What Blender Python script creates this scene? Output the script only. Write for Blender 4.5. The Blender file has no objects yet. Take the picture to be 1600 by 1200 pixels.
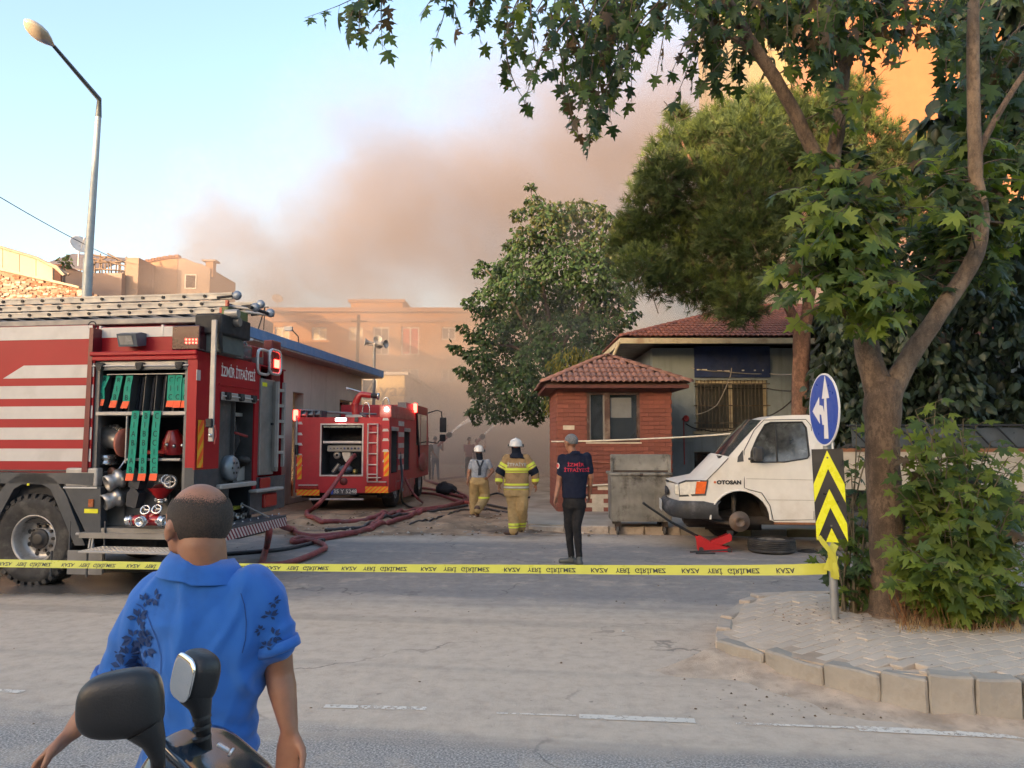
import bpy,bmesh,math,random
from mathutils import Vector,Matrix,noise
R=math.radians
PI=math.pi
random.seed(7)
SC=bpy.context.scene
COL=SC.collection
# ---------------------------------------------------------------- camera
CAM_Z,PITCH,F=1.65,4.3,1200.0
cd=bpy.data.cameras.new('camera');cam=bpy.data.objects.new('camera',cd);COL.objects.link(cam)
cam.location=(0,0,CAM_Z);cam.rotation_euler=(R(90+PITCH),0,0)
cd.sensor_width=36;cd.lens=F/1600*36;cd.clip_start=0.05;cd.clip_end=3000
SC.camera=cam
# ---------------------------------------------------------------- world and sun
SUN_EL,SUN_AZ=6.5,218.0  # azimuth clockwise from +Y (the view direction): behind, to the left
world=bpy.data.worlds.new("World");SC.world=world;world.use_nodes=True
nt=world.node_tree;nt.nodes.clear()
sky=nt.nodes.new('ShaderNodeTexSky');sky.sky_type='NISHITA';sky.sun_disc=False
sky.sun_elevation=R(SUN_EL);sky.sun_rotation=R(SUN_AZ);sky.altitude=0
sky.air_density=1.0;sky.dust_density=3.3;sky.ozone_density=1.5
bg=nt.nodes.new('ShaderNodeBackground');bg.inputs['Strength'].default_value=0.15
wo=nt.nodes.new('ShaderNodeOutputWorld')
tint=nt.nodes.new('ShaderNodeMix');tint.data_type='RGBA';tint.blend_type='MULTIPLY';tint.inputs[0].default_value=1.0;tint.inputs[7].default_value=(1.05,0.985,0.975,1)
nt.links.new(sky.outputs[0],tint.inputs[6]);nt.links.new(tint.outputs[2],bg.inputs['Color']);nt.links.new(bg.outputs[0],wo.inputs['Surface'])
sl=bpy.data.lights.new('sun','SUN');sl.energy=2.0;sl.angle=R(0.5);sl.color=(1.0,0.70,0.44)
sun=bpy.data.objects.new('sun',sl);COL.objects.link(sun)
_sd=Vector((math.sin(R(SUN_AZ))*math.cos(R(SUN_EL)),math.cos(R(SUN_AZ))*math.cos(R(SUN_EL)),math.sin(R(SUN_EL))))
sun.rotation_euler=_sd.to_track_quat('Z','Y').to_euler()
SC.view_settings.view_transform='Standard';SC.view_settings.look='None'
SC.view_settings.exposure=2.58;SC.view_settings.gamma=1.0;SC.view_settings.use_curve_mapping=False
SC.render.engine='CYCLES'
cy=SC.cycles
cy.use_denoising=True;cy.max_bounces=6;cy.diffuse_bounces=3;cy.glossy_bounces=3
cy.transmission_bounces=5;cy.transparent_max_bounces=12;cy.volume_bounces=1
cy.volume_max_steps=128;cy.use_adaptive_sampling=True;cy.adaptive_threshold=0.02
cy.sample_clamp_indirect=6
# ---------------------------------------------------------------- measuring: a pixel of the photo and a known plane give a point
_c,_s=math.cos(R(PITCH)),math.sin(R(PITCH))
def ray(px,py):
 u,v=(px-800)/F,(600-py)/F
 return Vector((u,_c-v*_s,_s+v*_c))
def P(px,py,Y):
 d=ray(px,py);t=Y/d.y
 return Vector((d.x*t,Y,CAM_Z+d.z*t))
def G(px,py,z=0.0):
 d=ray(px,py);t=(z-CAM_Z)/d.z
 return Vector((d.x*t,d.y*t,z))
class Frame:
 """local frame of a thing on the ground: origin and heading; planes of it measured from the photo"""
 def __init__(s,x,y,deg,z=0.0):
  s.o=Vector((x,y,z));s.a=R(deg)
  s.ex=Vector((math.cos(s.a),math.sin(s.a),0));s.ey=Vector((-math.sin(s.a),math.cos(s.a),0))
 def ypl(s,px,py,y=0.0):  # plane local y = const -> (x, z)
  d=ray(px,py);c=Vector((0,0,CAM_Z))-s.o
  t=(y-c.dot(s.ey))/d.dot(s.ey);p=c+d*t
  return p.dot(s.ex),p.z
 def xpl(s,px,py,x=0.0):  # plane local x = const -> (y, z)
  d=ray(px,py);c=Vector((0,0,CAM_Z))-s.o
  t=(x-c.dot(s.ex))/d.dot(s.ex);p=c+d*t
  return p.dot(s.ey),p.z
 def w(s,x,y,z=0.0):
  return s.o+s.ex*x+s.ey*y+Vector((0,0,z))
ROAD=-7.6  # heading of the road: its right end comes nearer
# ---------------------------------------------------------------- materials
def srgb(h):
 if isinstance(h,str):
  h=h.lstrip('#');v=[int(h[i:i+2],16)/255 for i in (0,2,4)]
  return tuple(x/12.92 if x<=0.04045 else ((x+0.055)/1.055) **2.4 for x in v)+(1,)
 return tuple(h)+(1,) if len(h)==3 else tuple(h)
class NT:
 def __init__(s,name):
  s.m=bpy.data.materials.new(name);s.m.use_nodes=True;s.t=s.m.node_tree;s.t.nodes.clear()
  s.out=s.n('ShaderNodeOutputMaterial');s.b=s.n('ShaderNodeBsdfPrincipled');s.l(s.b.outputs[0],s.out.inputs['Surface'])
 def n(s,typ,**k):
  x=s.t.nodes.new(typ)
  for a,v in k.items():setattr(x,a,v)
  return x
 def l(s,a,b):s.t.links.new(a,b)
 def put(s,inp,v):
  if hasattr(v,'is_output') or isinstance(v,bpy.types.NodeSocket):s.l(v,inp)
  else:inp.default_value=v
 def coord(s,kind='Object'):
  if kind=='World':return s.n('ShaderNodeNewGeometry').outputs['Position']
  return s.n('ShaderNodeTexCoord').outputs[kind]
 def noise(s,vec,scale,detail=4,rough=0.55,dist=0.0):
  x=s.n('ShaderNodeTexNoise');s.l(vec,x.inputs['Vector']);x.inputs['Scale'].default_value=scale
  x.inputs['Detail'].default_value=detail;x.inputs['Roughness'].default_value=rough;x.inputs['Distortion'].default_value=dist
  return x.outputs['Fac']
 def ramp(s,fac,stops):
  x=s.n('ShaderNodeValToRGB');s.l(fac,x.inputs[0]);e=x.color_ramp.elements
  while len(e)<len(stops):e.new(0.5)
  for i,(p,c) in enumerate(stops):e[i].position=p;e[i].color=srgb(c) if not isinstance(c,(int,float)) else (c,c,c,1)
  return x.outputs[0]
 def mix(s,fac,a,b,mode='MIX'):
  x=s.n('ShaderNodeMix',data_type='RGBA',blend_type=mode);s.put(x.inputs[0],fac);s.put(x.inputs[6],a);s.put(x.inputs[7],b)
  return x.outputs[2]
 def math(s,op,a,b=0.0,c=None,clamp=False):
  x=s.n('ShaderNodeMath',operation=op,use_clamp=clamp);s.put(x.inputs[0],a);s.put(x.inputs[1],b)
  if c is not None:s.put(x.inputs[2],c)
  return x.outputs[0]
 def mr(s,v,a,b,c=0.0,d=1.0,smooth=True):
  x=s.n('ShaderNodeMapRange',interpolation_type='SMOOTHSTEP' if smooth else 'LINEAR');s.put(x.inputs[0],v)
  for i,q in enumerate((a,b,c,d)):s.put(x.inputs[i+1],q)
  return x.outputs[0]
 def xyz(s,vec):
  x=s.n('ShaderNodeSeparateXYZ');s.l(vec,x.inputs[0]);return x.outputs
 def scaled(s,vec,sc,rot=(0,0,0),loc=(0,0,0)):
  x=s.n('ShaderNodeMapping');s.l(vec,x.inputs[0]);x.inputs['Scale'].default_value=sc;x.inputs['Rotation'].default_value=rot
  x.inputs['Location'].default_value=loc;return x.outputs[0]
 def bump(s,h,strength=0.3,dist=0.01):
  x=s.n('ShaderNodeBump');s.l(h,x.inputs['Height']);x.inputs['Strength'].default_value=strength;x.inputs['Distance'].default_value=dist
  s.l(x.outputs[0],s.b.inputs['Normal'])
 def set(s,**k):
  for a,v in k.items():s.put(s.b.inputs[a.replace('_',' ')],v)
  return s.m
_mc={}
def mat(name,col='#808080',rough=0.6,metal=0.0,var=0.18,scale=6.0,bump=0.0,bscale=40.0,grime=None,gamt=0.35,gscale=2.0,spec=0.5,coat=0.0,rand=0.0):
 """plain surface: base colour, mottling, optional grime patches and fine relief; one per name"""
 if name in _mc:return _mc[name]
 t=NT(name);c=srgb(col);v=t.coord()
 f=t.noise(v,scale,5)
 dk=tuple(x*(1-var) for x in c[:3])+(1,);lt=tuple(min(1,x*(1+var)) for x in c[:3])+(1,)
 o=t.ramp(f,[(0.3,dk[:3]),(0.7,lt[:3])])
 if grime:
  g=t.mr(t.noise(v,gscale,6,0.65),0.48,0.68,0,gamt)
  o=t.mix(g,o,srgb(grime))
 if rand:
  r_=t.n('ShaderNodeObjectInfo').outputs['Random']
  o=t.mix(1.0,o,t.ramp(r_,[(0,1-rand),(1,1+rand)]),'MULTIPLY')
 t.set(Base_Color=o,Metallic=metal)
 t.put(t.b.inputs['Roughness'],t.mr(t.noise(v,scale*2.3,3),0.3,0.7,max(0.02,rough-(0.02 if coat else 0.08)),min(1,rough+(0.02 if coat else 0.08))))
 t.b.inputs['Specular IOR Level'].default_value=spec
 if coat:t.b.inputs['Coat Weight'].default_value=coat;t.b.inputs['Coat Roughness'].default_value=0.08
 if bump:t.bump(t.noise(v,bscale,4),bump,0.01)
 _mc[name]=t.m
 return t.m
def emit(name,col,strength,base=(0.02,0.02,0.02)):
 if name in _mc:return _mc[name]
 t=NT(name);t.set(Base_Color=srgb(base),Emission_Color=srgb(col),Emission_Strength=strength,Roughness=0.4);_mc[name]=t.m;return t.m
def glass(name,col=(0.02,0.025,0.03),rough=0.06,var=0.0):
 if name in _mc:return _mc[name]
 t=NT(name);v=t.coord();f=t.noise(v,3,4)
 t.set(Base_Color=srgb(col),Metallic=0.0);t.put(t.b.inputs['Roughness'],t.mr(f,0.4,0.7,rough,rough+0.12))
 t.b.inputs['Specular IOR Level'].default_value=0.8;t.b.inputs['Coat Weight'].default_value=0.6;_mc[name]=t.m;return t.m
# ---------------------------------------------------------------- meshes
def frame_from(d,up=Vector((0,0,1))):
 d=Vector(d).normalized()
 if abs(d.dot(up))>0.98:up=Vector((0,1,0))
 x=up.cross(d).normalized();y=d.cross(x).normalized()
 return x,y,d
class MB:
 def __init__(s):s.v=[];s.f=[];s.mi=[];s.mats=[];s.sm=[]
 def _m(s,m):
  if m is None:m=s.mats[0] if s.mats else mat('plain_grey','#808080')
  if m not in s.mats:s.mats.append(m)
  return s.mats.index(m)
 def add(s,vs,fs,m=None,smooth=False):
  b=len(s.v);s.v += [tuple(v) for v in vs];k=s._m(m)
  for f in fs:s.f.append(tuple(b+i for i in f));s.mi.append(k);s.sm.append(smooth)
  return s
 def box(s,x0,x1,y0,y1,z0,z1,m=None,bev=0.0,T=None):
  if x0>x1:x0,x1=x1,x0
  if y0>y1:y0,y1=y1,y0
  if z0>z1:z0,z1=z1,z0
  bev=min(bev,(x1-x0)*.45,(y1-y0)*.45,(z1-z0)*.45)
  if bev<=0:
   vs=[(x0,y0,z0),(x1,y0,z0),(x1,y1,z0),(x0,y1,z0),(x0,y0,z1),(x1,y0,z1),(x1,y1,z1),(x0,y1,z1)]
   fs=[(0,3,2,1),(4,5,6,7),(0,1,5,4),(1,2,6,5),(2,3,7,6),(3,0,4,7)]
  else:
   bm=bmesh.new();bmesh.ops.create_cube(bm,size=1)
   for v in bm.verts:v.co=Vector((x0+(v.co.x+.5)*(x1-x0),y0+(v.co.y+.5)*(y1-y0),z0+(v.co.z+.5)*(z1-z0)))
   bmesh.ops.bevel(bm,geom=bm.edges[:],offset=bev,segments=1 if bev<0.02 else 2,profile=0.5,affect='EDGES')
   vs=[v.co.copy() for v in bm.verts];bm.verts.index_update();fs=[[v.index for v in f.verts] for f in bm.faces];bm.free()
  if T:vs=[T @ Vector(v) for v in vs]
  return s.add(vs,fs,m)
 def prism(s,pts,a,b,m=None,axis='y',T=None,m_side=None):
  """polygon pts (2D) extruded from a to b along axis"""
  n=len(pts)
  def mk(p,t):
   if axis=='y':return Vector((p[0],t,p[1]))
   if axis=='x':return Vector((t,p[0],p[1]))
   return Vector((p[0],p[1],t))
  vs=[mk(p,a) for p in pts]+[mk(p,b) for p in pts]
  if T:vs=[T @ v for v in vs]
  s.add(vs,[tuple(range(n)),tuple(range(2*n-1,n-1,-1))],m)
  return s.add(vs,[(i,i+n,(i+1) % n+n,(i+1) % n) for i in range(n)],m_side or m)
 def tube(s,pts,r,m=None,n=8,caps=True,smooth=True,flat=1.0):
  pts=[Vector(p) for p in pts];k=len(pts);rs=list(r) if isinstance(r,(list,tuple)) else [r]*k
  vs=[];px=None
  for i,p in enumerate(pts):
   d=(pts[min(i+1,k-1)]-pts[max(i-1,0)])
   if d.length<1e-9:d=Vector((0,0,1))
   d.normalize()
   if px is None:x,y,_=frame_from(d)
   else:
    x=px-d*px.dot(d)
    if x.length<1e-6:x,y,_=frame_from(d)
    else:x.normalize();y=d.cross(x)
   px=x
   for j in range(n):
    a=2*PI*j/n;vs.append(p+x*math.cos(a)*rs[i]+y*math.sin(a)*rs[i]*flat)
  fs=[(i*n+j,i*n+(j+1) % n,(i+1)*n+(j+1) % n,(i+1)*n+j) for i in range(k-1) for j in range(n)]
  s.add(vs,fs,m,smooth)
  if caps:s.add(vs,[tuple(range(n-1,-1,-1)),tuple(range((k-1)*n,k*n))],m)
  return s
 def lathe(s,prof,o,ax,m=None,n=20,smooth=True):
  """profile [(radius, along)] turned about axis ax at o"""
  o=Vector(o);x,y,d=frame_from(ax);vs=[]
  for r,t in prof:
   for j in range(n):
    a=2*PI*j/n;vs.append(o+d*t+(x*math.cos(a)+y*math.sin(a))*r)
  k=len(prof)
  return s.add(vs,[(i*n+j,i*n+(j+1) % n,(i+1)*n+(j+1) % n,(i+1)*n+j) for i in range(k-1) for j in range(n)],m,smooth)
 def cyl(s,a,b,r,m=None,n=16,r2=None):
  a,b=Vector(a),Vector(b);L=(b-a).length
  r2=r if r2 is None else r2
  s.lathe([(0,0),(r,0)],a,b-a,m,n,False);s.lathe([(r,0),(r2,L)],a,b-a,m,n,True);s.lathe([(r2,L),(0,L)],a,b-a,m,n,False)
  return s
 def ball(s,c,rx,ry=None,rz=None,m=None,seg=14,rings=9):
  ry=rx if ry is None else ry;rz=rx if rz is None else rz;vs=[];c=Vector(c)
  for i in range(rings+1):
   t=PI*i/rings
   for j in range(seg):
    a=2*PI*j/seg;vs.append(c+Vector((rx*math.sin(t)*math.cos(a),ry*math.sin(t)*math.sin(a),rz*math.cos(t))))
  return s.add(vs,[(i*seg+j,(i+1)*seg+j,(i+1)*seg+(j+1) % seg,i*seg+(j+1) % seg) for i in range(rings) for j in range(seg)],m,True)
 def quad(s,a,b,c,d,m=None):return s.add([a,b,c,d],[(0,1,2,3)],m)
 def mesh(s,name):
  me=bpy.data.meshes.new(name);me.from_pydata(s.v,[],s.f)
  for m in (s.mats or [mat('plain_grey','#808080')]):me.materials.append(m)
  me.polygons.foreach_set('material_index',s.mi);me.polygons.foreach_set('use_smooth',s.sm)
  me.update();return me
 def build(s,name,parent=None,T=None,**tags):
  o=bpy.data.objects.new(name,s.mesh(name));COL.objects.link(o)
  if parent is not None:o.parent=parent
  if T is not None:o.matrix_local=T
  for k,v in tags.items():o[k]=v
  return o
def thing(name,label,cat,loc=(0,0,0),rz=0.0,group=None,parent=None):
 o=bpy.data.objects.new(name,None);COL.objects.link(o);o.location=loc;o.rotation_euler=(0,0,rz);o.empty_display_size=0.2
 o['label']=label;o['category']=cat
 if group:o['group']=group
 return o
def tag(o,label,cat,group=None):
 o['label']=label;o['category']=cat
 if group:o['group']=group
 return o
def inst(name,me,parent=None,T=None):
 o=bpy.data.objects.new(name,me);COL.objects.link(o)
 if parent is not None:o.parent=parent
 if T is not None:o.matrix_local=T
 return o
def children(o):return [c for c in COL.objects if c.parent==o]
def copy_tree(o,parent=None):
 kids=list(o.children);c=o.copy();COL.objects.link(c);c.parent=parent
 for k in kids:copy_tree(k,c)
 return c
def TR(x=0,y=0,z=0,rx=0,ry=0,rz=0,s=1.0):
 from mathutils import Euler
 return Matrix.Translation((x,y,z)) @ Euler((rx,ry,rz)).to_matrix().to_4x4() @ Matrix.Scale(s,4)
def text(txt,m,size,T,parent=None,name='lettering',sx=1.0,depth=0.0008,bold=0.0,flip=False,spacing=1.0,fit=None):
 """flat print laid on a surface: real letters as a thin mesh, centred; T puts it in place (its face is +Z)"""
 cu=bpy.data.curves.new(name,'FONT');cu.body=txt;cu.size=size;cu.align_x='CENTER';cu.align_y='CENTER';cu.extrude=depth
 cu.offset=bold;cu.resolution_u=3;cu.space_character=spacing
 o=bpy.data.objects.new(name,cu);COL.objects.link(o)
 dg=bpy.context.evaluated_depsgraph_get();me=bpy.data.meshes.new_from_object(o.evaluated_get(dg))
 bpy.data.objects.remove(o);bpy.data.curves.remove(cu)
 if fit:
  xs_=[v.co.x for v in me.vertices];me.transform(Matrix.Translation((-(max(xs_)+min(xs_))/2,0,0)));sx=fit/(max(xs_)-min(xs_))
 me.transform(Matrix.Diagonal((sx,-1 if flip else 1,1,1)));me.materials.clear();me.materials.append(m);me.name=name
 return inst(name,me,parent,T)
FRONT=lambda x,y,z,rz=0:TR(x,y,z,R(90),0,rz)  # a text facing -Y
def fbm(p,sc,oct=3):return noise.fractal(Vector(p)*sc,1.0,2.0,oct)
# ================================================================ the setting
def road_mat():
 t=NT('dusty_asphalt');pos=t.coord('World')
 rp=t.scaled(pos,(1,1,1),(0,0,R(-ROAD)));U,V,_=t.xyz(rp)[:3]
 big=t.noise(rp,0.45,5,0.6);st=t.noise(t.scaled(rp,(0.35,1.6,1)),0.9,5,0.6)
 wob=t.math('ADD',V,t.math('MULTIPLY',t.math('SUBTRACT',st,0.5),1.6))
 near=t.mr(wob,4.75,4.25);dust=t.math('MULTIPLY',t.mr(wob,4.05,4.65),t.mr(wob,8.4,7.3))
 lite=t.mr(wob,12.2,13.2)
 grit=t.noise(pos,75,3,0.75);fine=t.noise(pos,240,2,0.6);mid=t.noise(pos,7,5,0.7)
 asph=t.ramp(grit,[(0.36,(0.11,0.10,0.092)),(0.5,(0.28,0.255,0.23)),(0.64,(0.58,0.53,0.46))])
 dk=t.ramp(mid,[(0.3,(0.185,0.168,0.155)),(0.7,(0.255,0.23,0.21))])
 dst=t.ramp(mid,[(0.28,(0.40,0.315,0.24)),(0.52,(0.50,0.405,0.31)),(0.75,(0.56,0.455,0.35))])
 col=dk
 col=t.mix(t.math('MULTIPLY',near,0.85),col,asph)
 col=t.mix(t.math('MULTIPLY',dust,t.mr(big,0.25,0.5,0.88,1.0)),col,dst)
 col=t.mix(t.math('MULTIPLY',lite,0.85),col,dst)
 col=t.mix(t.math('MULTIPLY',t.mr(t.noise(rp,1.7,6,0.72),0.50,0.66),0.4),col,dst)
 # tyre tracks swept along the road, patches and cracks
 tr=t.noise(t.scaled(rp,(0.05,2.2,1)),1.0,3,0.5)
 col=t.mix(t.mr(tr,0.52,0.68,0,0.22),col,(0.12,0.115,0.11,1))
 vo=t.n('ShaderNodeTexVoronoi',feature='DISTANCE_TO_EDGE');wv=t.n('ShaderNodeVectorMath',operation='MULTIPLY_ADD')
 nn=t.n('ShaderNodeTexNoise');nn.inputs['Scale'].default_value=2.2;nn.inputs['Detail'].default_value=5;t.l(rp,nn.inputs['Vector'])
 t.l(nn.outputs['Color'],wv.inputs[0]);wv.inputs[1].default_value=(0.9,0.9,0.9);t.l(rp,wv.inputs[2])
 t.l(wv.outputs[0],vo.inputs['Vector']);vo.inputs['Scale'].default_value=0.42
 crack=t.math('MULTIPLY',t.mr(vo.outputs['Distance'],0.010,0.002),t.mr(big,0.45,0.6))
 col=t.mix(t.math('MULTIPLY',crack,0.55),col,(0.06,0.055,0.05,1))
 # mud carried along the far gutter, and the wet patch under the big engine
 X,Y,_z=t.xyz(pos)[:3]
 mud=t.math('MULTIPLY',t.mr(t.math('ADD',Y,t.math('MULTIPLY',t.math('SUBTRACT',t.noise(pos,1.1,5,0.65),0.5),3.4)),12.9,14.6),t.mr(X,2.6,0.6))
 mudc=t.ramp(t.noise(pos,3.2,6,0.7),[(0.3,(0.055,0.035,0.022)),(0.5,(0.15,0.095,0.058)),(0.7,(0.27,0.18,0.115))])
 col=t.mix(t.math('MULTIPLY',mud,0.9),col,mudc)
 w=t.math('MULTIPLY',t.mr(t.math('ABSOLUTE',t.math('ADD',X,4.9)),2.3,0.8),t.mr(t.math('ABSOLUTE',t.math('SUBTRACT',Y,9.2)),1.3,0.2))
 w=t.mr(t.math('ADD',w,t.math('MULTIPLY',t.math('SUBTRACT',t.noise(rp,1.3,5,0.6),0.5),0.9)),0.2,0.75)
 g=t.math('MULTIPLY',t.mr(t.math('ABSOLUTE',t.math('SUBTRACT',V,13.95)),0.35,0.05),t.mr(t.noise(rp,0.8,4),0.45,0.55))
 g=t.math('MULTIPLY',g,t.mr(X,-0.5,0.6));w=t.math('MAXIMUM',w,t.math('MULTIPLY',g,0.8))
 col=t.mix(t.math('MULTIPLY',w,0.72),col,(0.035,0.032,0.03,1))
 # fallen bits and oil spots
 sp=t.mr(t.noise(pos,13,2,0.5),0.72,0.76);col=t.mix(t.math('MULTIPLY',sp,0.5),col,(0.07,0.055,0.04,1))
 t.set(Base_Color=col);t.put(t.b.inputs['Roughness'],t.mr(w,0,1,0.88,0.22))
 hgt=t.math('ADD',t.math('MULTIPLY',grit,0.5),t.math('ADD',t.math('MULTIPLY',fine,0.2),t.math('MULTIPLY',mid,1.4)))
 t.bump(hgt,0.45,0.012)
 return t.m
def earth_mat():
 t=NT('trodden_earth');pos=t.coord('World')
 a=t.noise(pos,0.5,6,0.65);b=t.noise(pos,5,6,0.7);c=t.noise(pos,40,3)
 col=t.ramp(a,[(0.3,(0.30,0.19,0.11)),(0.5,(0.45,0.29,0.17)),(0.7,(0.52,0.36,0.22))])
 col=t.mix(0.5,col,t.ramp(b,[(0.3,(0.11,0.075,0.05)),(0.7,(0.42,0.31,0.21))]))
 t.set(Base_Color=col,Roughness=0.92);t.bump(t.math('ADD',b,t.math('MULTIPLY',c,0.3)),0.6,0.04);return t.m
def struct(o,label=None):
 o['kind']='structure'
 if label:o['label']=label
 return o
EARTH=earth_mat();ASPH=road_mat()
g=MB();g.quad((-400,-200,-0.02),(400,-200,-0.02),(400,700,-0.02),(-400,700,-0.02),EARTH)
struct(g.build('ground'),'brown trodden earth of the side street and the plots beyond')
FR=Frame(0,0,ROAD)
def rw(u,v,z=0.0):return FR.w(u,v,z)
# the road: a gridded sheet with gentle sags
n1,n2=90,44;vs=[]
for j in range(n2+1):
 for i in range(n1+1):
  u=-70+140*i/n1;v=-9+23.0*j/n2
  vs.append(rw(u,v,0.0))
MBr=MB();MBr.add(vs,[(j*(n1+1)+i,j*(n1+1)+i+1,(j+1)*(n1+1)+i+1,(j+1)*(n1+1)+i) for j in range(n2) for i in range(n1)],ASPH)
struct(MBr.build('road'),'worn grey asphalt road powdered with pale dust')
PAINT=NT('worn_road_paint')
_v=PAINT.coord('World');_f=PAINT.noise(_v,26,5,0.75);_g=PAINT.noise(_v,2.0,4)
PAINT.set(Base_Color=PAINT.ramp(_g,[(0.3,(0.56,0.51,0.43)),(0.7,(0.72,0.66,0.57))]),Roughness=0.8)
_tr=PAINT.n('ShaderNodeBsdfTransparent');_mx=PAINT.n('ShaderNodeMixShader');PAINT.l(PAINT.mr(PAINT.math('ADD',_f,PAINT.math('MULTIPLY',PAINT.math('SUBTRACT',_g,0.5),0.5)),0.53,0.60),_mx.inputs[0])
PAINT.l(PAINT.b.outputs[0],_mx.inputs[1]);PAINT.l(_tr.outputs[0],_mx.inputs[2]);PAINT.l(_mx.outputs[0],PAINT.out.inputs['Surface'])
def dash(a,b,w=0.075):
 a=Vector((a[0],a[1],0));b=Vector((b[0],b[1],0));d=(b-a).normalized();n=Vector((-d.y,d.x,0))*w/2
 z=Vector((0,0,0.004));mb=MB();mb.add([a-n+z,b-n+z,b+n+z,a+n+z],[(0,1,2,3)],PAINT.m)
 return struct(mb.build('lane_marking'))
for p,q,w in (((507,1104),(666,1108),.06),((905,1120),(1086,1127),.075),((1340,1139),(1720,1157),.085),((776,1115),(900,1119),.02),((1150,1131),(1335,1138),.03)):
 dash(G(*p),G(*q),w)
for k in range(1,6):dash(G(507,1104)-FR.ex*(1.35*k+.0),G(507,1104)-FR.ex*(1.35*k-.62),.06)
# ---------------------------------------------------------------- far pavement and its kerb
CONC=mat('kerb_concrete',(0.42,0.35,0.28),.9,var=.18,scale=3,bump=.5,bscale=18,grime=(0.26,0.2,0.15),gamt=.4,gscale=9)
CONC2=mat('kerb_concrete_grey',(0.31,0.275,0.225),.9,var=.18,scale=4,bump=.5,bscale=25,grime=(0.22,0.18,0.14),gamt=.35,gscale=9)
KYEL=mat('kerb_faded_yellow',(0.34,0.27,0.13),.9,var=.3,scale=4,bump=.4,grime=(0.2,0.17,0.13),gamt=.7)
PAVE=mat('dusty_paving',(0.34,0.285,0.22),.92,var=.25,scale=1.3,bump=.4,bscale=14,grime=(0.17,0.12,0.08),gamt=.6,gscale=.7)
edge=[Vector((0.30,14.35,0)),Vector((0.95,14.15,0)),Vector((1.75,13.98,0)),Vector((3.0,13.85,0)),Vector((20,11.6,0)),Vector((45,8.3,0))]
sp_=MB();sp_.prism([(p.x,p.y+0.12) for p in edge]+[(45,34),(1.0,34),(0.35,17.5)],-0.015,0.125,PAVE,axis='z')
pave=struct(sp_.build('pavement'),'raised dusty pavement in front of the brick booth')
def along(pts,step,gap=0.012,jit=0.0):
 out=[];i=0;a=pts[0].copy();rem=[]
 for p,q in zip(pts,pts[1:]):
  L=(q-p).length;n=max(1,round(L/step));d=(q-p)/n
  for k in range(n):out.append((p+d*k,p+d*(k+1)))
 return out
def stone(name,a,b,w,z0,z1,m,parent,side=1,bev=.012,ragged=0.0):
 """one kerb stone between two outer-edge points, its body on the left side of a->b"""
 d=(b-a);L=d.length-.012;d.normalize();n=Vector((-d.y,d.x,0))*side
 bm=bmesh.new();bmesh.ops.create_cube(bm,size=1)
 for v in bm.verts:v.co=Vector((v.co.x*L,v.co.y*w,v.co.z*(z1-z0)))
 bmesh.ops.bevel(bm,geom=bm.edges[:],offset=bev,segments=1,affect='EDGES')
 if ragged:
  bmesh.ops.subdivide_edges(bm,edges=bm.edges[:],cuts=3,use_grid_fill=True)
  sd=random.random()*100;hx,hz=L/2,(z1-z0)/2
  for v in bm.verts:
   v.co += Vector(noise.noise_vector(v.co*7+Vector((sd,sd,0))))*ragged
   ed=max(abs(v.co.x)/hx-.90,0)+max(v.co.z/hz-.86,0)
   if ed>0:v.co.y += ed*.10*max(0,noise.noise(v.co*11+Vector((sd,0,sd)))+.1)
 me=bpy.data.meshes.new(name);bm.to_mesh(me);bm.free();me.materials.append(m)
 T=Matrix.Translation((a+b)/2+n*w/2+Vector((0,0,(z0+z1)/2))) @ Matrix.Rotation(math.atan2(d.y,d.x)+random.uniform(-.012,.012),4,'Z') @ Matrix.Rotation(random.uniform(-.01,.01),4,'X')
 return inst(name,me,parent,T)
segs=along(edge[:4],0.62)+along(edge[3:5],.62)
for i,(a,b) in enumerate(segs):
 if b.x>16:break
 m=CONC if b.x<3.2 else (KYEL if i % 2 else CONC2)
 stone('kerb_stone',a,b,.14,-.03,.135+random.uniform(-.012,.006)-(0.03 if i==0 else 0),m,pave,ragged=.012 if b.x<3.2 else .004)
# churned mud where the lane meets the road
def mud_height(x,y):
 i=(x+5.2)/6.6*64;j=(y-13.6)/5.2*40
 if not (0<=i<=64 and 0<=j<=40):return 0.0
 e=min(i,64-i,8)/8*min(j,40-j,8)/8
 return max(0,0.10*e*max(0,fbm((x,y*1.4,3),1.3,5)+.25)+0.05*e*max(0,fbm((x,y,9),5,4))-0.004)
mm=MB();nx,ny=64,40;vs=[]
for j in range(ny+1):
 for i in range(nx+1):
  x=-5.2+6.6*i/nx;y=13.6+5.2*j/ny
  e=min(i,nx-i,8)/8*min(j,ny-j,8)/8
  h=0.10*e*max(0,fbm((x,y*1.4,3),1.3,5)+.25)+0.05*e*max(0,fbm((x,y,9),5,4))-0.004
  vs.append((x,y,h))
MUD=mat('churned_mud',(0.32,0.205,0.12),.85,var=.45,scale=1.6,bump=.8,bscale=22,grime=(0.05,0.033,0.022),gamt=.8,gscale=1.1)
mm.add(vs,[(j*(nx+1)+i,j*(nx+1)+i+1,(j+1)*(nx+1)+i+1,(j+1)*(nx+1)+i) for j in range(ny) for i in range(nx)],MUD,True)
o=mm.build('mud');o['kind']='stuff';o['label']='churned brown mud where the side street meets the road'
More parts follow.
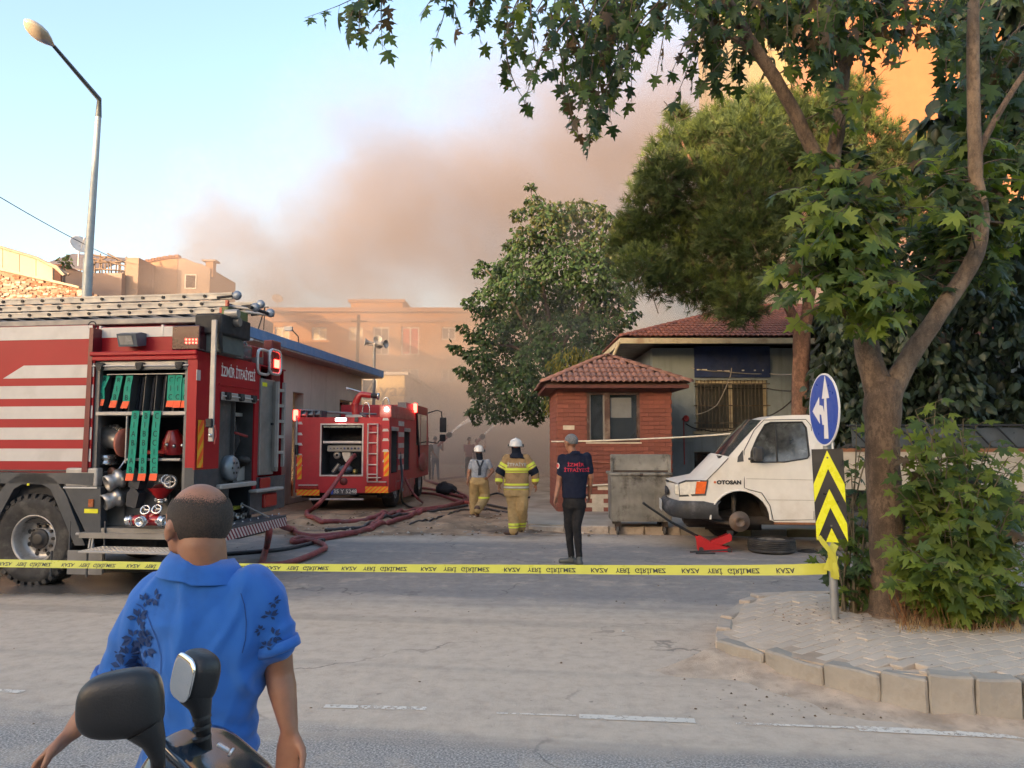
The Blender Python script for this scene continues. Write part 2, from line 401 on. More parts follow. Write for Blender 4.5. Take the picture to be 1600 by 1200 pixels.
# rubble and litter
rb=MB();random.seed(11)
SM=mat('rubble',(0.34,0.29,0.23),.9,var=.4,scale=9);DK=mat('dead_leaf',(0.10,0.06,0.03),.9,var=.4,scale=9)
def pebble(x,y,z,s,m):
 a=random.random()*6.28;vs=[]
 for k in range(5):vs.append((x+s*math.cos(a+k*1.257)*random.uniform(.6,1),y+s*math.sin(a+k*1.257)*random.uniform(.6,1),z))
 vs.append((x,y,z+s*random.uniform(.3,.8)));rb.add(vs,[(0,1,5),(1,2,5),(2,3,5),(3,4,5),(4,0,5)],m)
for _ in range(420):pebble(random.uniform(-4.5,1.6),random.uniform(13.4,18),.0+random.uniform(0,.05),random.uniform(.012,.05),random.choice((SM,SM,DK)))
for _ in range(240):
 p=G(random.uniform(1060,1420),random.uniform(1000,1125));pebble(p.x,p.y,0.003,random.uniform(.004,.014),random.choice((SM,DK)))
for _ in range(160):pebble(random.uniform(-5,3.5),random.uniform(4.6,13),.002,random.uniform(.004,.016),random.choice((SM,DK,DK)))
o=rb.build('rubble');o['kind']='stuff';o['label']='small stones and dead leaves scattered over the road'
lit=MB();random.seed(5)
LW=mat('white_litter',(.7,.7,.68),.7)
for li_,(px,py,s) in enumerate(((972,988,.028),(1002,836,.03),(1016,838,.03),(1031,837,.025))):
 p=G(px,py);mb=MB();mb.add([(0,0,.003),(s,.2*s,.012),(s*1.1,s,.004),(.1*s,.8*s,.014)],[(0,1,2,3)],LW)
 o=mb.build('paper_scrap',T=Matrix.Translation(p));tag(o,('scrap of white litter alone on the open road','leftmost of three white scraps under the skip','middle one of three white scraps under the skip','rightmost of three white scraps under the skip')[li_],'litter','scraps of litter')
# ---------------------------------------------------------------- traffic island
def ztop(x):return min(.24,max(.10,.10+(x-1.5)*.127))
def onisl(px,py):
 z=.2
 for _ in range(6):p=G(px,py,z);z=ztop(p.x)
 return Vector((p.x,p.y,0))
near=[onisl(*p) for p in ((1117,1004),(1193,1019),(1284,1040),(1373,1053),(1450,1059),(1525,1063),(1600,1066),(1680,1070))]
far=[onisl(*p) for p in ((1119,985),(1124,967),(1153,941),(1172,932),(1222,922),(1300,921),(1373,922))]
near += [near[-1]+FR.ex*.38*k for k in range(1,10)];far += [far[-1]+FR.ex*.6*k for k in range(1,8)]
loop=near+far[::-1]
def inside(x,y,poly,m=0.0):
 c=False;n=len(poly);dmin=9
 for i in range(n):
  a,b=poly[i],poly[(i+1) % n]
  if (a.y>y) != (b.y>y) and x<(b.x-a.x)*(y-a.y)/(b.y-a.y)+a.x:c=not c
  ab=b-a;t=max(0,min(1,((x-a.x)*ab.x+(y-a.y)*ab.y)/max(1e-9,ab.length_squared)))
  dmin=min(dmin,math.hypot(a.x+ab.x*t-x,a.y+ab.y*t-y))
 return c and dmin>m
SAND=mat('paving_sand',(0.46,0.37,0.28),.95,var=.22,scale=2.2,bump=.35,bscale=60,grime=(0.2,0.14,0.09),gamt=.5,gscale=1.3)
ib=MB();n_=len(loop)
body_loop=[Vector((p.x+(.07 if i==0 else 0),p.y+.075,0)) for i,p in enumerate(near)]+[Vector((p.x+.05,p.y-.055,0)) for p in far[::-1]]
ib.add([(p.x,p.y,ztop(p.x)-.0025) for p in body_loop]+[(p.x,p.y,-.03) for p in body_loop],[tuple(range(n_))]+[(i,i+n_,(i+1) % n_+n_,(i+1) % n_) for i in range(n_)],SAND)
isl=struct(ib.build('traffic_island'),'raised kerbed island paved with dusty blocks, holding the sign and the plane tree')
PAV=mat('paving_block',(0.46,0.385,0.305),.93,var=.16,scale=3.0,bump=.35,bscale=50,grime=(0.27,0.2,0.14),gamt=.55,gscale=1.4,rand=.08)
bm_=MB();bm_.box(-.1,.1,-.05,.05,-.05,0,PAV,.005);pme=bm_.mesh('paving_block');random.seed(3)
cnt=[]
ca,sa=math.cos(R(24)),math.sin(R(24))
for i in range(-60,60):
 for j in range(-90,90):
  a=i*.207+(.1035 if j % 2 else 0);b=j*.107
  x=4.2+a*ca-b*sa;y=5.7+a*sa+b*ca
  if not inside(x,y,loop,.15):continue
  if math.hypot(x-3.45,(y-6.5))<.55:continue
  cnt.append((math.hypot(x,y),x,y))
cnt.sort()
def pav_T(x,y):return Matrix.Translation((x,y,ztop(x)+random.uniform(-.0018,.0006))) @ Matrix.Rotation((-.1263 if x<2.6 else 0)+random.uniform(-.006,.006),4,'Y') @ Matrix.Rotation(R(24)+random.uniform(-.02,.02),4,'Z')
shown=[c for c in cnt if 700+0<800+c[1]/c[2]*1200<1680];rest=[c for c in cnt if c not in shown]
random.seed(31)
for k,(d,x,y) in enumerate(shown[:300]):inst('paving_block',pme,isl,pav_T(x,y))
mb=MB()
for d,x,y in shown[300:]+rest:
 T=pav_T(x,y);mb.add([T @ v.co for v in pme.vertices],[tuple(p.vertices) for p in pme.polygons],PAV)
o=mb.build('paving_block',isl);o['kind']='stuff'
for i,(a,b) in enumerate(zip(near,near[1:])):
 z1=ztop((a.x+b.x)/2)
 k=2 if (b-a).length>.62 else 1
 for q in range(k):
  aa=a+(b-a)*q/k;bb=a+(b-a)*(q+1)/k
  stone('kerb_stone',aa,bb,.13,-.05,z1+random.uniform(-.006,.012),CONC2,isl,ragged=.011)
# dust swept against the foot of the kerb
mb=MB();vs=[];K_=60;N_=8
for i in range(K_+1):
 t=i/K_*7.0;q=min(6,int(t));p=near[q].lerp(near[q+1],t-q);d=(near[q+1]-near[q]).normalized();nn=Vector((d.y,-d.x,0));wd=.34+.16*noise.noise(Vector((t*1.3,0,0)))+(.35 if i<14 else 0)*(1-i/14)
 for j in range(N_+1):
  s_=j/N_;w_=p+nn*(wd*s_-.03);hh=(.030+.045*max(0,1-i/16))*(1-s_) **1.6*(1+.6*fbm(w_,5))-(.002 if j==N_ else 0);vs.append((w_.x,w_.y,max(hh,-.002)+.0015*(1-s_)))
mb.add(vs,[(i*(N_+1)+j,i*(N_+1)+j+1,(i+1)*(N_+1)+j+1,(i+1)*(N_+1)+j) for i in range(K_) for j in range(N_)],mat('drifted_dust',(.46,.355,.26),.95,var=.25,scale=5,bump=.6,bscale=120,grime=(.26,.19,.13),gamt=.5,gscale=9),True)
o=mb.build('drifted_dust');o['kind']='stuff';o['label']='sandy dust drifted along the foot of the island kerb'
chain=[near[0]]+far
for i,(a,b) in enumerate(zip(chain,chain[1:])):
 if i==5:continue
 z1=ztop((a.x+b.x)/2)
 k=max(1,round((b-a).length/.5))
 for q in range(k):
  aa=a+(b-a)*q/k;bb=a+(b-a)*(q+1)/k
  stone('kerb_stone',aa,bb,.12,-.05,z1+random.uniform(.0,.02),CONC,isl,side=-1,ragged=.01)
# earth and dead leaves round the trunk
mb=MB();vs=[];N1,N2=14,40
for i in range(N1+1):
 for j in range(N2):
  r=.95*i/N1;a=2*PI*j/N2;x=3.62+r*math.cos(a)*1.05;y=6.42+r*math.sin(a)*.62
  vs.append((x,y,.215+.075*math.cos(PI/2*i/N1) **1.5*(1+.5*fbm((x,y,0),6)) ))
mb.add(vs,[(i*N2+j,(i+1)*N2+j,(i+1)*N2+(j+1)%N2,i*N2+(j+1)%N2) for i in range(N1) for j in range(N2)],mat('tree_pit_earth',(0.27,0.18,0.115),.95,var=.4,scale=8,bump=.8,bscale=70,grime=(.09,.05,.03),gamt=.7,gscale=5),True)
o=mb.build('tree_pit_soil');o['kind']='stuff';o['label']='mound of brown earth and leaf litter round the plane tree'
dl=MB();random.seed(9)
for _ in range(900):
 a=random.random()*6.28;r=random.random() **.6*1.15;x=3.5+r*math.cos(a)*1.2;y=6.35+r*math.sin(a)*.6
 if not inside(x,y,loop,.05):continue
 s=random.uniform(.008,.03);z=.225+.075*max(0,1-r)+random.uniform(.0,.02);t=random.random()*6.28
 dx,dy=math.cos(t)*s,math.sin(t)*s
 dl.add([(x,y,z),(x+dx,y+dy,z+s*.3),(x+dx-dy*.5,y+dy+dx*.5,z+s*.1)],[(0,1,2)],random.choice((DK,mat('dry_leaf',(.24,.13,.06),.9,var=.3))))
for _ in range(170):
 x=random.uniform(1.8,6.5);y=random.uniform(4.9,6.9)
 if not inside(x,y,loop,.02):continue
 s=random.uniform(.006,.028);t=random.random()*6.28;dx,dy=math.cos(t)*s,math.sin(t)*s;z=ztop(x)+.004
 dl.add([(x,y,z),(x+dx,y+dy,z+s*.2),(x+dx-dy*.5,y+dy+dx*.5,z+s*.3)],[(0,1,2)],DK)
o=dl.build('leaf_litter');o['kind']='stuff';o['label']='dead leaves and twigs strewn over the island paving'
# ================================================================ buildings
def wall_mat(name,col,grime,gamt=.5,streak=True,bump=.25,var=.1):
 if name in _mc:return _mc[name]
 t=NT(name);v=t.coord('World');c=srgb(col)
 f=t.noise(v,1.1,6,.6);o=t.ramp(f,[(.3,tuple(x*(1-var) for x in c[:3])),(.7,tuple(x*(1+var) for x in c[:3]))])
 if streak:o=t.mix(t.mr(t.noise(t.scaled(v,(3.2,3.2,.28)),1.0,6,.65),.50,.72,0,gamt),o,srgb(grime))
 o=t.mix(t.mr(t.noise(v,.6,6,.7),.5,.7,0,gamt*.7),o,srgb(grime))
 t.set(Base_Color=o,Roughness=.9);t.bump(t.noise(v,22,5,.6),bump,.02);_mc[name]=t.m;return t.m
GL=glass('dark_glass');FRM=mat('window_frame_grey','#9a9488',.6);FRW=mat('window_frame_white','#cfcabf',.6)
def window(parent,c,ex,w,h,m_frame=FRM,n_out=None,panes=2,depth=.10,bars=0,m_glass=GL,name='window',label=None,fr=.05):
 """window with its frame and pane, centre c, in-wall direction ex, outward normal n_out"""
 ex=Vector(ex).normalized();n_=Vector(n_out).normalized();c=Vector(c)
 T=Matrix.Translation(c) @ Matrix(((ex.x,-n_.x,0,0),(ex.y,-n_.y,0,0),(0,0,1,0),(0,0,0,1)))
 mb=MB()
 mb.box(-w/2,w/2,-.02,.06,h/2-fr,h/2,m_frame).box(-w/2,w/2,-.02,.06,-h/2,-h/2+fr,m_frame)
 mb.box(-w/2,-w/2+fr,-.02,.06,-h/2+fr,h/2-fr,m_frame).box(w/2-fr,w/2,-.02,.06,-h/2+fr,h/2-fr,m_frame)
 for k in range(1,panes):
  x=-w/2+w*k/panes;mb.box(x-fr/2,x+fr/2,-.018,.058,-h/2+fr,h/2-fr,m_frame)
 o=mb.build(name,parent,T)
 if label:o['label']=label
 for k in range(panes):
  g=MB();x0=-w/2+w*k/panes+fr*(1 if k==0 else .5);x1=-w/2+w*(k+1)/panes-fr*(1 if k==panes-1 else .5)
  g.box(x0,x1,.02,.035,-h/2+fr,h/2-fr,m_glass);g.build('pane',o)
 return o,T
def wall_holes(mb,a,b,z0,z1,holes,th,m):
 """a wall a->b, thick th on its left side, with rectangular holes (s0, s1, h0, h1) cut clean through"""
 a=Vector((a[0],a[1],0));b=Vector((b[0],b[1],0));d=(b-a);L=d.length;d.normalize();n=Vector((-d.y,d.x,0))
 T=Matrix.Translation(a) @ Matrix(((d.x,n.x,0,0),(d.y,n.y,0,0),(0,0,1,0),(0,0,0,1)))
 xs=sorted({0.0,L} | {h[0] for h in holes} | {h[1] for h in holes});zs=sorted({z0,z1} | {h[2] for h in holes} | {h[3] for h in holes})
 for x0,x1 in zip(xs,xs[1:]):
  run=None
  for q0,q1 in zip(zs,zs[1:]):
   solid=not any(h[0]<=x0+1e-6 and h[1]>=x1-1e-6 and h[2]<=q0+1e-6 and h[3]>=q1-1e-6 for h in holes)
   if solid:run=[run[0] if run else q0,q1]
   if (not solid or q1==zs[-1]) and run:
    mb.box(x0,x1,0,th,run[0],run[1],m,T=T);run=None
 return T
# --- low building with the blue fascia, left of the lane
def low_building():
 e1,e2=Vector((-5.95,15.7,0)),Vector((-4.68,27.7,0));d=(e2-e1).normalized();n=Vector((-d.y,d.x,0))
 e0=e1-d*0.35;r=thing('flat_roofed_building','low beige building with a blue roof edge, behind the two fire engines','building',e1)
 W=wall_mat('beige_render',(0.50,0.43,0.35),(0.30,0.25,0.19),.3)
 o_=0.75;a=e0+n*o_;b=e2+n*o_-d*.9
 mb=MB();T=Matrix.Translation(-Vector(e1));L=(b-a).length
 s=lambda px,py:((Vector((-(-0),0,0)) if 0 else None))
 def hit(px,py):  # photo pixel on that wall -> distance along, height
  dd=ray(px,py);k=(a.dot(n))/dd.dot(n);p=Vector((0,0,CAM_Z))+dd*k;return (p-a).dot(d),p.z
 w0,zt=hit(519,624);w1,_=hit(551,624);_,zb=hit(535,660)
 p0,q1=hit(444,612);p1,_=hit(461,612);_,q0=hit(452,738)
 wall_holes(mb,b,a,0,3.92,[(L-w1,L-w0,zb,zt),(L-p1,L-p0,.15,q1)],.25,W)
 for v in range(len(mb.v)):mb.v[v]=tuple(Vector(mb.v[v])-e1)
 # the wall's back and end
 c=b+n*9;f=a+n*9
 m2=MB();m2.prism([((b-e1).x,(b-e1).y),((c-e1).x,(c-e1).y),((f-e1).x,(f-e1).y),((a-e1).x,(a-e1).y)],3.7,3.92,W,axis='z')
 nn=(b+n*.26)
 wall_holes(mb2 := MB(),c-e1,nn-e1,0,3.7,[],.25,W);mb2.build('wall',r)
 mb.build('wall',r);m2.build('ceiling_slab',r)
 BL=mat('blue_fascia',(0.10,0.20,0.37),.8,var=.12,grime=(.3,.3,.3),gamt=.3)
 rf=MB();q=[e0-e1,e2-e1,e2+n*11-e1,e0+n*11-e1]
 rf.prism([(p.x,p.y) for p in q],3.925,3.965,mat('soffit',(.33,.30,.27),.9),axis='z');rf.build('soffit',r)
 fa=MB();fa.prism([(p.x,p.y) for p in [e0-e1-n*.03,e2-e1-n*.03+d*.03,e2+n*11-e1+d*.03,e0+n*11-e1]],3.968,4.2,BL,axis='z');fa.build('fascia',r)
 window(r,a+d*(w0+w1)/2+n*.12+Vector((0,0,(zt+zb)/2))-e1,d,w1-w0,zt-zb,FRM,-n,panes=3)
 dr=MB();DB=mat('dark_panel',(.03,.035,.06),.3);DR=mat('dark_red_panel',(.16,.02,.03),.4)
 h=q1-.15;o,TT=window(r,a+d*(p0+p1)/2+n*.10+Vector((0,0,.15+h/2))-e1,d,p1-p0,h,FRW,-n,panes=2,m_glass=DB,name='shop_window')
 mb=MB();mb.box(-(p1-p0)/2+.07,(p1-p0)/2-.07,-.012,.0,-.35,.1,DR);mb.box(-(p1-p0)/2+.03,(p1-p0)/2-.03,-.03,-.015,.1,.14,FRW);mb.box(-(p1-p0)/2+.03,(p1-p0)/2-.03,-.03,-.015,-.39,-.35,FRW);mb.build('red_band',o)
 return r
low_building()
# --- orange apartment block across the end of the lane
def apartment():
 Y=56.0;r=thing('apartment_block','orange sunlit apartment block half hidden by smoke at the end of the lane','building',(-10,Y,0))
 OR=wall_mat('orange_render',(0.42,0.19,0.062),(0.40,0.24,0.12),.3,var=.06);BAND=mat('salmon_band',(0.34,0.18,0.11),.85)
 x0,x1=P(398,500,Y).x,8.0;zt=P(600,488,Y).z
 wins=[];z_hi,z_lo=P(600,511,Y).z,P(600,531,Y).z
 for px0,px1 in ((429,452),(487,510),(545,567),(583,608),(627,655),(690,712),(740,762),(800,822)):
  wins.append((P(px0,520,Y).x,P(px1,520,Y).x))
 holes=[]
 for i,(a,b) in enumerate(wins):
  lo=z_lo-(1.1 if i in (3,4) else 0)
  holes.append((a-x0,b-x0,lo,z_hi))
  for f in (1,2):holes.append((a-x0,b-x0,z_lo-3.1*f,z_hi-3.1*f))
 mb=MB();wall_holes(mb,(x0+10,0),(x1+10,0),0,zt,holes,.3,OR)
 mb.box(x0+10,x0+10.3,.3,12,0,zt,OR);mb.box(x1+9.7,x1+10,.3,12,0,zt,OR);mb.box(x0+10,x1+10,12,12.3,0,zt,OR);mb.build('wall',r)
 m=MB();m.box(x0+9.8,x1+10.2,-.35,12.5,zt,zt+.3,BAND);m.build('roof',r)
 m=MB();m.box(x0+10,x1+10,-.14,-.002,P(600,500,Y).z-.15,P(600,500,Y).z+.15,BAND);m.build('cornice',r)
 m=MB();m.box(x0+10,x1+10,-.10,-.002,z_lo-1.45,z_lo-1.15,BAND);m.build('cornice',r)
 RED=mat('red_curtain',(.45,.06,.03),.7);SH=mat('cream_shutter',(.55,.42,.24),.7)
 for i,h in enumerate(holes):
  c=((h[0]+h[1])/2+x0+10,.12,(h[2]+h[3])/2);fl=i % 3
  mg=RED if (i // 3==4 and fl==0) else (SH if (i // 3 in (0,1,2) and fl==0) else GL)
  window(r,c,(1,0,0),h[1]-h[0],h[3]-h[2],FRW,(0,-1,0),panes=2,m_glass=mg,fr=.09)
 m=MB();m.box(P(425,0,Y).x*0-2.5,1.5,3,6,zt+.3,zt+1.3,OR);m.box(-2.7,1.7,2.8,6.2,zt+1.3,zt+1.5,BAND);m.build('stair_head',r)
 return r
apartment()
def satellite_dish(p,rz,s,label,tilt=35):
 r=thing('satellite_dish',label,'satellite dish',p,rz,'satellite dishes on the roofs')
 W=mat('dish_white',(.6,.58,.55),.5,var=.1);m=MB()
 prof=[(.0,-.12*s),(.2*s,-.10*s),(.36*s,-.045*s),(.45*s,0),(.455*s,.006),(.36*s,-.03*s),(.2*s,-.085*s),(0,-.105*s)]
 ax=Vector((0,-math.cos(R(tilt)),math.sin(R(tilt))));c=Vector((0,0,1.0*s));m.lathe(prof,c,ax,W,20);m.build('reflector',r)
 m=MB();m.tube([(0,.12*s,0),(0,.12*s,.9*s),c-ax*.1*s],.02*s+.01,mat('galvanised',(.38,.38,.38),.45,.6));m.build('mast',r)
 m=MB();m.tube([c+Vector((0,0,-.4*s)),c+ax*.45*s],.012*s+.004,mat('galvanised'));m.box(-.03*s,.03*s,c.y+ax.y*.45*s-.04,c.y+ax.y*.45*s+.04,c.z+ax.z*.45*s-.03,c.z+ax.z*.45*s+.05,W);m.build('receiver',r)
 return r
satellite_dish(P(433,486,56.5),.5,.95,'white satellite dish on the left end of the orange apartment roof')
# --- small ochre house with the scrawled wall
def ochre_house():
 Y=38.0;x0=P(556,600,Y).x;x1=P(632,600,Y).x;zt=P(600,586,Y).z
 r=thing('ochre_house','small ochre house with black writing scrawled on its wall, fading into smoke','building',(x0,Y,0))
 OC=wall_mat('ochre_render',(0.40,0.29,0.14),(0.33,0.22,0.12),.3);GR=wall_mat('grey_render',(.33,.28,.24),(.2,.16,.13),.4)
 w=x1-x0;hx=P(562,0,Y).x*0+.25
 m=MB();wall_holes(m,(0,0),(w,0),0,zt,[(.3,1.05,P(0,626,Y).z,P(0,592,Y).z)],.25,OC);m.build('wall',r)
 m=MB();hs=[(2+4.2*k,3.1+4.2*k,2.4,4.0) for k in range(4)];wall_holes(m,(w,.26),(w,19),0,zt,hs,.25,GR)
 m.box(0,w-.26,18.7,19,0,zt,GR);m.box(0,.25,.26,18.7,0,zt,GR);m.build('wall',r)
 m=MB();m.box(-.15,w+.2,-.2,19.2,zt,zt+.14,mat('grey_slab',(.3,.27,.25),.9));m.build('roof',r)
 window(r,(.675,.12,(P(0,626,Y).z+P(0,592,Y).z)/2),(1,0,0),.75,P(0,592,Y).z-P(0,626,Y).z,FRW,(0,-1,0),panes=1)
 for h in hs:window(r,(w-.12,.26+(h[0]+h[1])/2,3.2),(0,1,0),1.1,1.6,FRM,(1,0,0),panes=2)
 text('Ayaz',mat('spray_black',(.09,.07,.05),.9),.95,FRONT(w*.62,-.006,P(0,610,Y).z),r,'scrawl',sx=1.15)
ochre_house()
# --- broken houses on the rise at the left
RUB=wall_mat('rubble_stone',(.30,.21,.15),(.16,.08,.05),.7,var=.25,bump=.8)
def ruins():
 Y=36.0
 def wp(px,py,Y=Y):p=P(px,py,Y);return p
 # house with the sloped top: lit left and shaded right face put into two plaster colours
 r=thing('old_house','old flat orange house with a sloping broken parapet and a tiny window, far left skyline','building',(wp(205,440).x,Y,0))
 ox=wp(205,440).x;OR=wall_mat('sunlit_plaster',(.38,.21,.11),(.36,.22,.13),.4,bump=.5);GP=wall_mat('worn_shaded_plaster',(.33,.25,.19),(.25,.19,.15),.5,bump=.5)
 a=[(wp(x,y).x-ox,wp(x,y).z) for x,y in ((205,421),(222,411),(240,407),(258,404),(278,402))]
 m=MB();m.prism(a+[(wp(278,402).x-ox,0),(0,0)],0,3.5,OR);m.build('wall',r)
 b=[(wp(x,y).x-ox,wp(x,y).z) for x,y in ((278,402),(290,404),(305,410),(316,413),(328,419))]
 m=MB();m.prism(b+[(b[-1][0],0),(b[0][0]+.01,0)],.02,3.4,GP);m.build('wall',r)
 m=MB()
 for k in range(16):
  t=k/16;pts=a;x=pts[0][0]+(pts[-1][0]-pts[0][0])*t;
  z=[p for p in zip(pts,pts[1:]) if p[0][0]<=x<=p[1][0]][0];zz=z[0][1]+(z[1][1]-z[0][1])*(x-z[0][0])/(z[1][0]-z[0][0])
  m.box(x,x+.2,-.1,.25,zz-.02,zz+.09+.03*(k % 2),mat('old_tile',(.30,.13,.07),.85,var=.3))
 m.build('roof_edge',r)
 o,_=window(r,(wp(298,437).x-ox,-.0,wp(298,440).z),(1,0,0),.55,.7,FRW,(0,-1,0),panes=1)
 m=MB();c=wp(325,412);m.box(c.x-ox-.15,c.x-ox+.2,.1,.5,b[-1][1]-.4,b[-1][1]+.35,OR);m.box(c.x-ox-.3,c.x-ox+.35,.0,.6,b[-1][1]+.35,b[-1][1]+.42,GP);m.build('chimney',r)
 m=MB();x0,x1=wp(238,0).x-ox,wp(257,0).x-ox;m.box(x0,x1,-1.6,-.02,0,wp(0,415).z,RUB);m.build('pier',r)
 # low parapet wall in front of it
 o=MB();o.box(wp(155,0).x,wp(240,0).x,Y-2,Y-1.65,0,wp(0,441).z,wall_mat('pink_plaster',(.32,.22,.17),(.28,.18,.13),.5));tag(o.build('parapet_wall'),'low rough pinkish wall between the lamp post and the sloping orange house','wall')
 # terracotta block with a slanting wall
 r=thing('terracotta_house','small terracotta rooftop block beside the satellite dish, left skyline','building',(wp(84,440,34).x,34,0));ox=wp(84,440,34).x
 TC=wall_mat('terracotta_wall',(.36,.15,.08),(.34,.16,.10),.3)
 m=MB();m.box(0,wp(114,0,34).x-ox,0,2.4,0,wp(0,417,34).z,TC);m.build('wall',r)
 m=MB();m.prism([(wp(114,0,34).x-ox+.01,0),(wp(114,0,34).x-ox+.01,wp(0,417,34).z),(wp(205,0,34).x-ox,wp(0,440,34).z),(wp(205,0,34).x-ox,0)],.1,.5,wall_mat('pink_plaster',(.32,.22,.17),(.28,.18,.13)));m.build('wall',r)
 m=MB();m.box(-.1,wp(114,0,34).x-ox+.1,-.1,2.5,wp(0,417,34).z+.002,wp(0,417,34).z+.1,TC);m.build('coping',r)
 # cream panelled wall sloping down above rough stone
 Z=30.0;r=thing('stone_wall_house','rough stone house side topped by sloping cream boards, at the far left edge','building',(wp(-150,440,Z).x,Z,0));ox=wp(-150,440,Z).x
 def q(px,py):return (wp(px,py,Z).x-ox,wp(px,py,Z).z)
 m=MB();m.prism([q(-150,360),q(0,421),q(50,432),q(128,452),q(150,460),(q(150,460)[0],0),(q(-150,0)[0],0)],.1,4,RUB);m.build('wall',r)
 CR=wall_mat('cream_board',(.40,.35,.25),(.36,.28,.18),.3)
 for k in range(9):
  xa,xb=-150+26*k,-150+26*k+25;f=lambda x:388+(x)*.30;g2=lambda x:418+x*.26
  if xb>84:break
  m=MB();m.prism([q(xa,f(xa)),q(xb,f(xb)),q(xb,g2(xb)),q(xa,g2(xa))],-.05,.08,CR);m.build('board',r)
 m=MB();m.tube([Vector((*[q(-150,338)[0]],-.1,q(-150,341)[1])),Vector((q(60,403)[0],-.1,q(60,404)[1])),Vector((q(110,430)[0],-.1,q(110,430)[1]))],.06,mat('rust_pipe',(.35,.25,.17),.7));m.build('rail',r)
 m=MB();m.prism([q(-150,374),q(0,418),q(128,449),q(128,452),q(0,423),q(-150,379)],-.25,.1,mat('cream_ledge',(.45,.36,.24),.8));m.build('ledge',r)
 m=MB();m.prism([q(84,413),q(96,418),q(108,432),q(104,433),q(90,420),q(82,416)],-.3,-.15,mat('rust_pipe'));m.build('brace',r)
 # stones set in the rough wall
 random.seed(21)
 st=MB()
 for k in range(420):
  px=random.uniform(-60,140);y0=423+max(0,px)*.235;py=random.uniform(y0+2,470)
  x,z=q(px,py);s=random.uniform(.05,.12);st.box(x-s,x+s,.1-random.uniform(.02,.07),.12,z-s*.5,z+s*.5,random.choice((RUB,mat('brick_old',(.30,.12,.07),.9,var=.3),mat('pale_stone',(.42,.36,.28),.9,var=.3))),.02)
 o=st.build('stone',r);o['kind']='stuff'
 # dark roofs behind
 for (a,b,c,d,Yy,nm,lb) in (((28,392),(130,400),(150,422),(60,415),40,'shed_roof','dark corrugated shed roof behind the cream boards'),
                                 ((150,414),(175,410),(204,424),(165,430),38,'shed_roof','dark sagging lean-to roof left of the sloping orange house')):
  r2=thing(nm,lb,'shed',(0,0,0));m=MB();dk=mat('old_corrugated',(.16,.13,.12),.8,var=.3)
  A,B,C_,D=[wp(*p,Yy) for p in (a,b,c,d)]
  up=Vector((0,5,1.1))
  m.add([D,C_,B+up,A+up,D-Vector((0,0,.08)),C_-Vector((0,0,.08)),B+up-Vector((0,0,.08)),A+up-Vector((0,0,.08))],[(0,1,2,3),(7,6,5,4),(0,4,5,1),(1,5,6,2),(2,6,7,3),(3,7,4,0)],dk);m.build('roof',r2)
  m=MB();m.box(D.x,C_.x,Yy+.1,Yy+5,0,min(C_.z,D.z)-.15,wall_mat('worn_shaded_plaster',(.4,.31,.24),(.25,.19,.15)));m.build('wall',r2)
  m=MB()
  for k in range(5):
   x=D.x+(C_.x-D.x)*k/4;m.tube([(x,Yy-.1,min(C_.z,D.z)-1.4),(x,Yy-.1,D.z+(C_.z-D.z)*k/4-.02)],.04,mat('old_timber',(.2,.14,.1),.9))
  m.build('post',r2)
 r3=thing('timber_frame','tangle of dark poles and beams on the roof left of the sloping orange house','roof frame',wp(150,440,35.5));o3=r3.location.copy();rr_=random.Random(3);DT_=mat('old_timber',(.12,.08,.06),.9,var=.3)
 for k in range(13):
  x_=140+k*5;h_=rr_.uniform(396,412);m=MB();m.tube([wp(x_,442,35.5)-o3,wp(x_+rr_.uniform(-3,3),h_,35.5)-o3],.035,DT_,5);m.build('pole',r3)
 for a_,b_ in (((138,402),(206,418)),((140,410),(204,409)),((145,398),(180,404)),((150,420),(205,424)),((168,396),(204,415)),((140,415),(170,400))):
  m=MB();m.tube([wp(*a_,35.4)-o3,wp(*b_,35.4)-o3],.04,DT_,5);m.build('beam',r3)
 satellite_dish(wp(124,415,33),.9,.95,'large white satellite dish beside the lamp post on the left skyline',25)
ruins()
o=MB();o.box(P(352,0,44).x,P(398,0,44).x,44,49,0,P(0,484,44).z,wall_mat('grey_concrete',(.34,.30,.27),(.2,.17,.15),.6));tag(o.build('concrete_block_house'),'plain grey concrete house between the blue roof and the orange apartments','building')
# --- tall building at the top right
def tower():
 Y=46.0;x0=P(1180,100,Y).x;xm=P(1246,100,Y).x;x1=P(1500,100,Y).x+4
 r=thing('tall_block','tall yellow and orange sunlit block rising behind the trees at top right','building',(x0,Y,0));H=33
 YL=wall_mat('yellow_render',(.34,.27,.09),(.28,.22,.08),.15,var=.05);OR=wall_mat('orange_paint',(.29,.12,.05),(.24,.10,.04),.2,var=.06)
 m=MB();m.box(0,xm-x0,1.2,14,0,H,YL);m.build('wall',r)
 m=MB();hs=[(P(1350,0,Y).x-xm,P(1395,0,Y).x-xm,29.6,31.2)]
 wall_holes(m,(xm-x0+.01,0),(x1-x0,0),0,H,hs,.3,OR);m.box(xm-x0+.01,xm-x0+.31,.31,14,0,H,OR);m.box(x1-x0-.3,x1-x0,.31,14,0,H,OR);m.build('wall',r)
 for h in hs:window(r,(xm-x0+(h[0]+h[1])/2,.15,(h[2]+h[3])/2),(1,0,0),h[1]-h[0],h[3]-h[2],FRW,(0,-1,0))
 m=MB();m.box(-.3,x1-x0+.3,-.3,14.3,H,H+.4,YL);m.build('roof',r)
 for k in range(13):
  z=4+2.25*k;m=MB();m.box(-.04,xm-x0-.02,1.12,1.199,z,z+.12,mat('slab_line',(.36,.30,.16),.9));m.build('slab_edge',r)
tower()
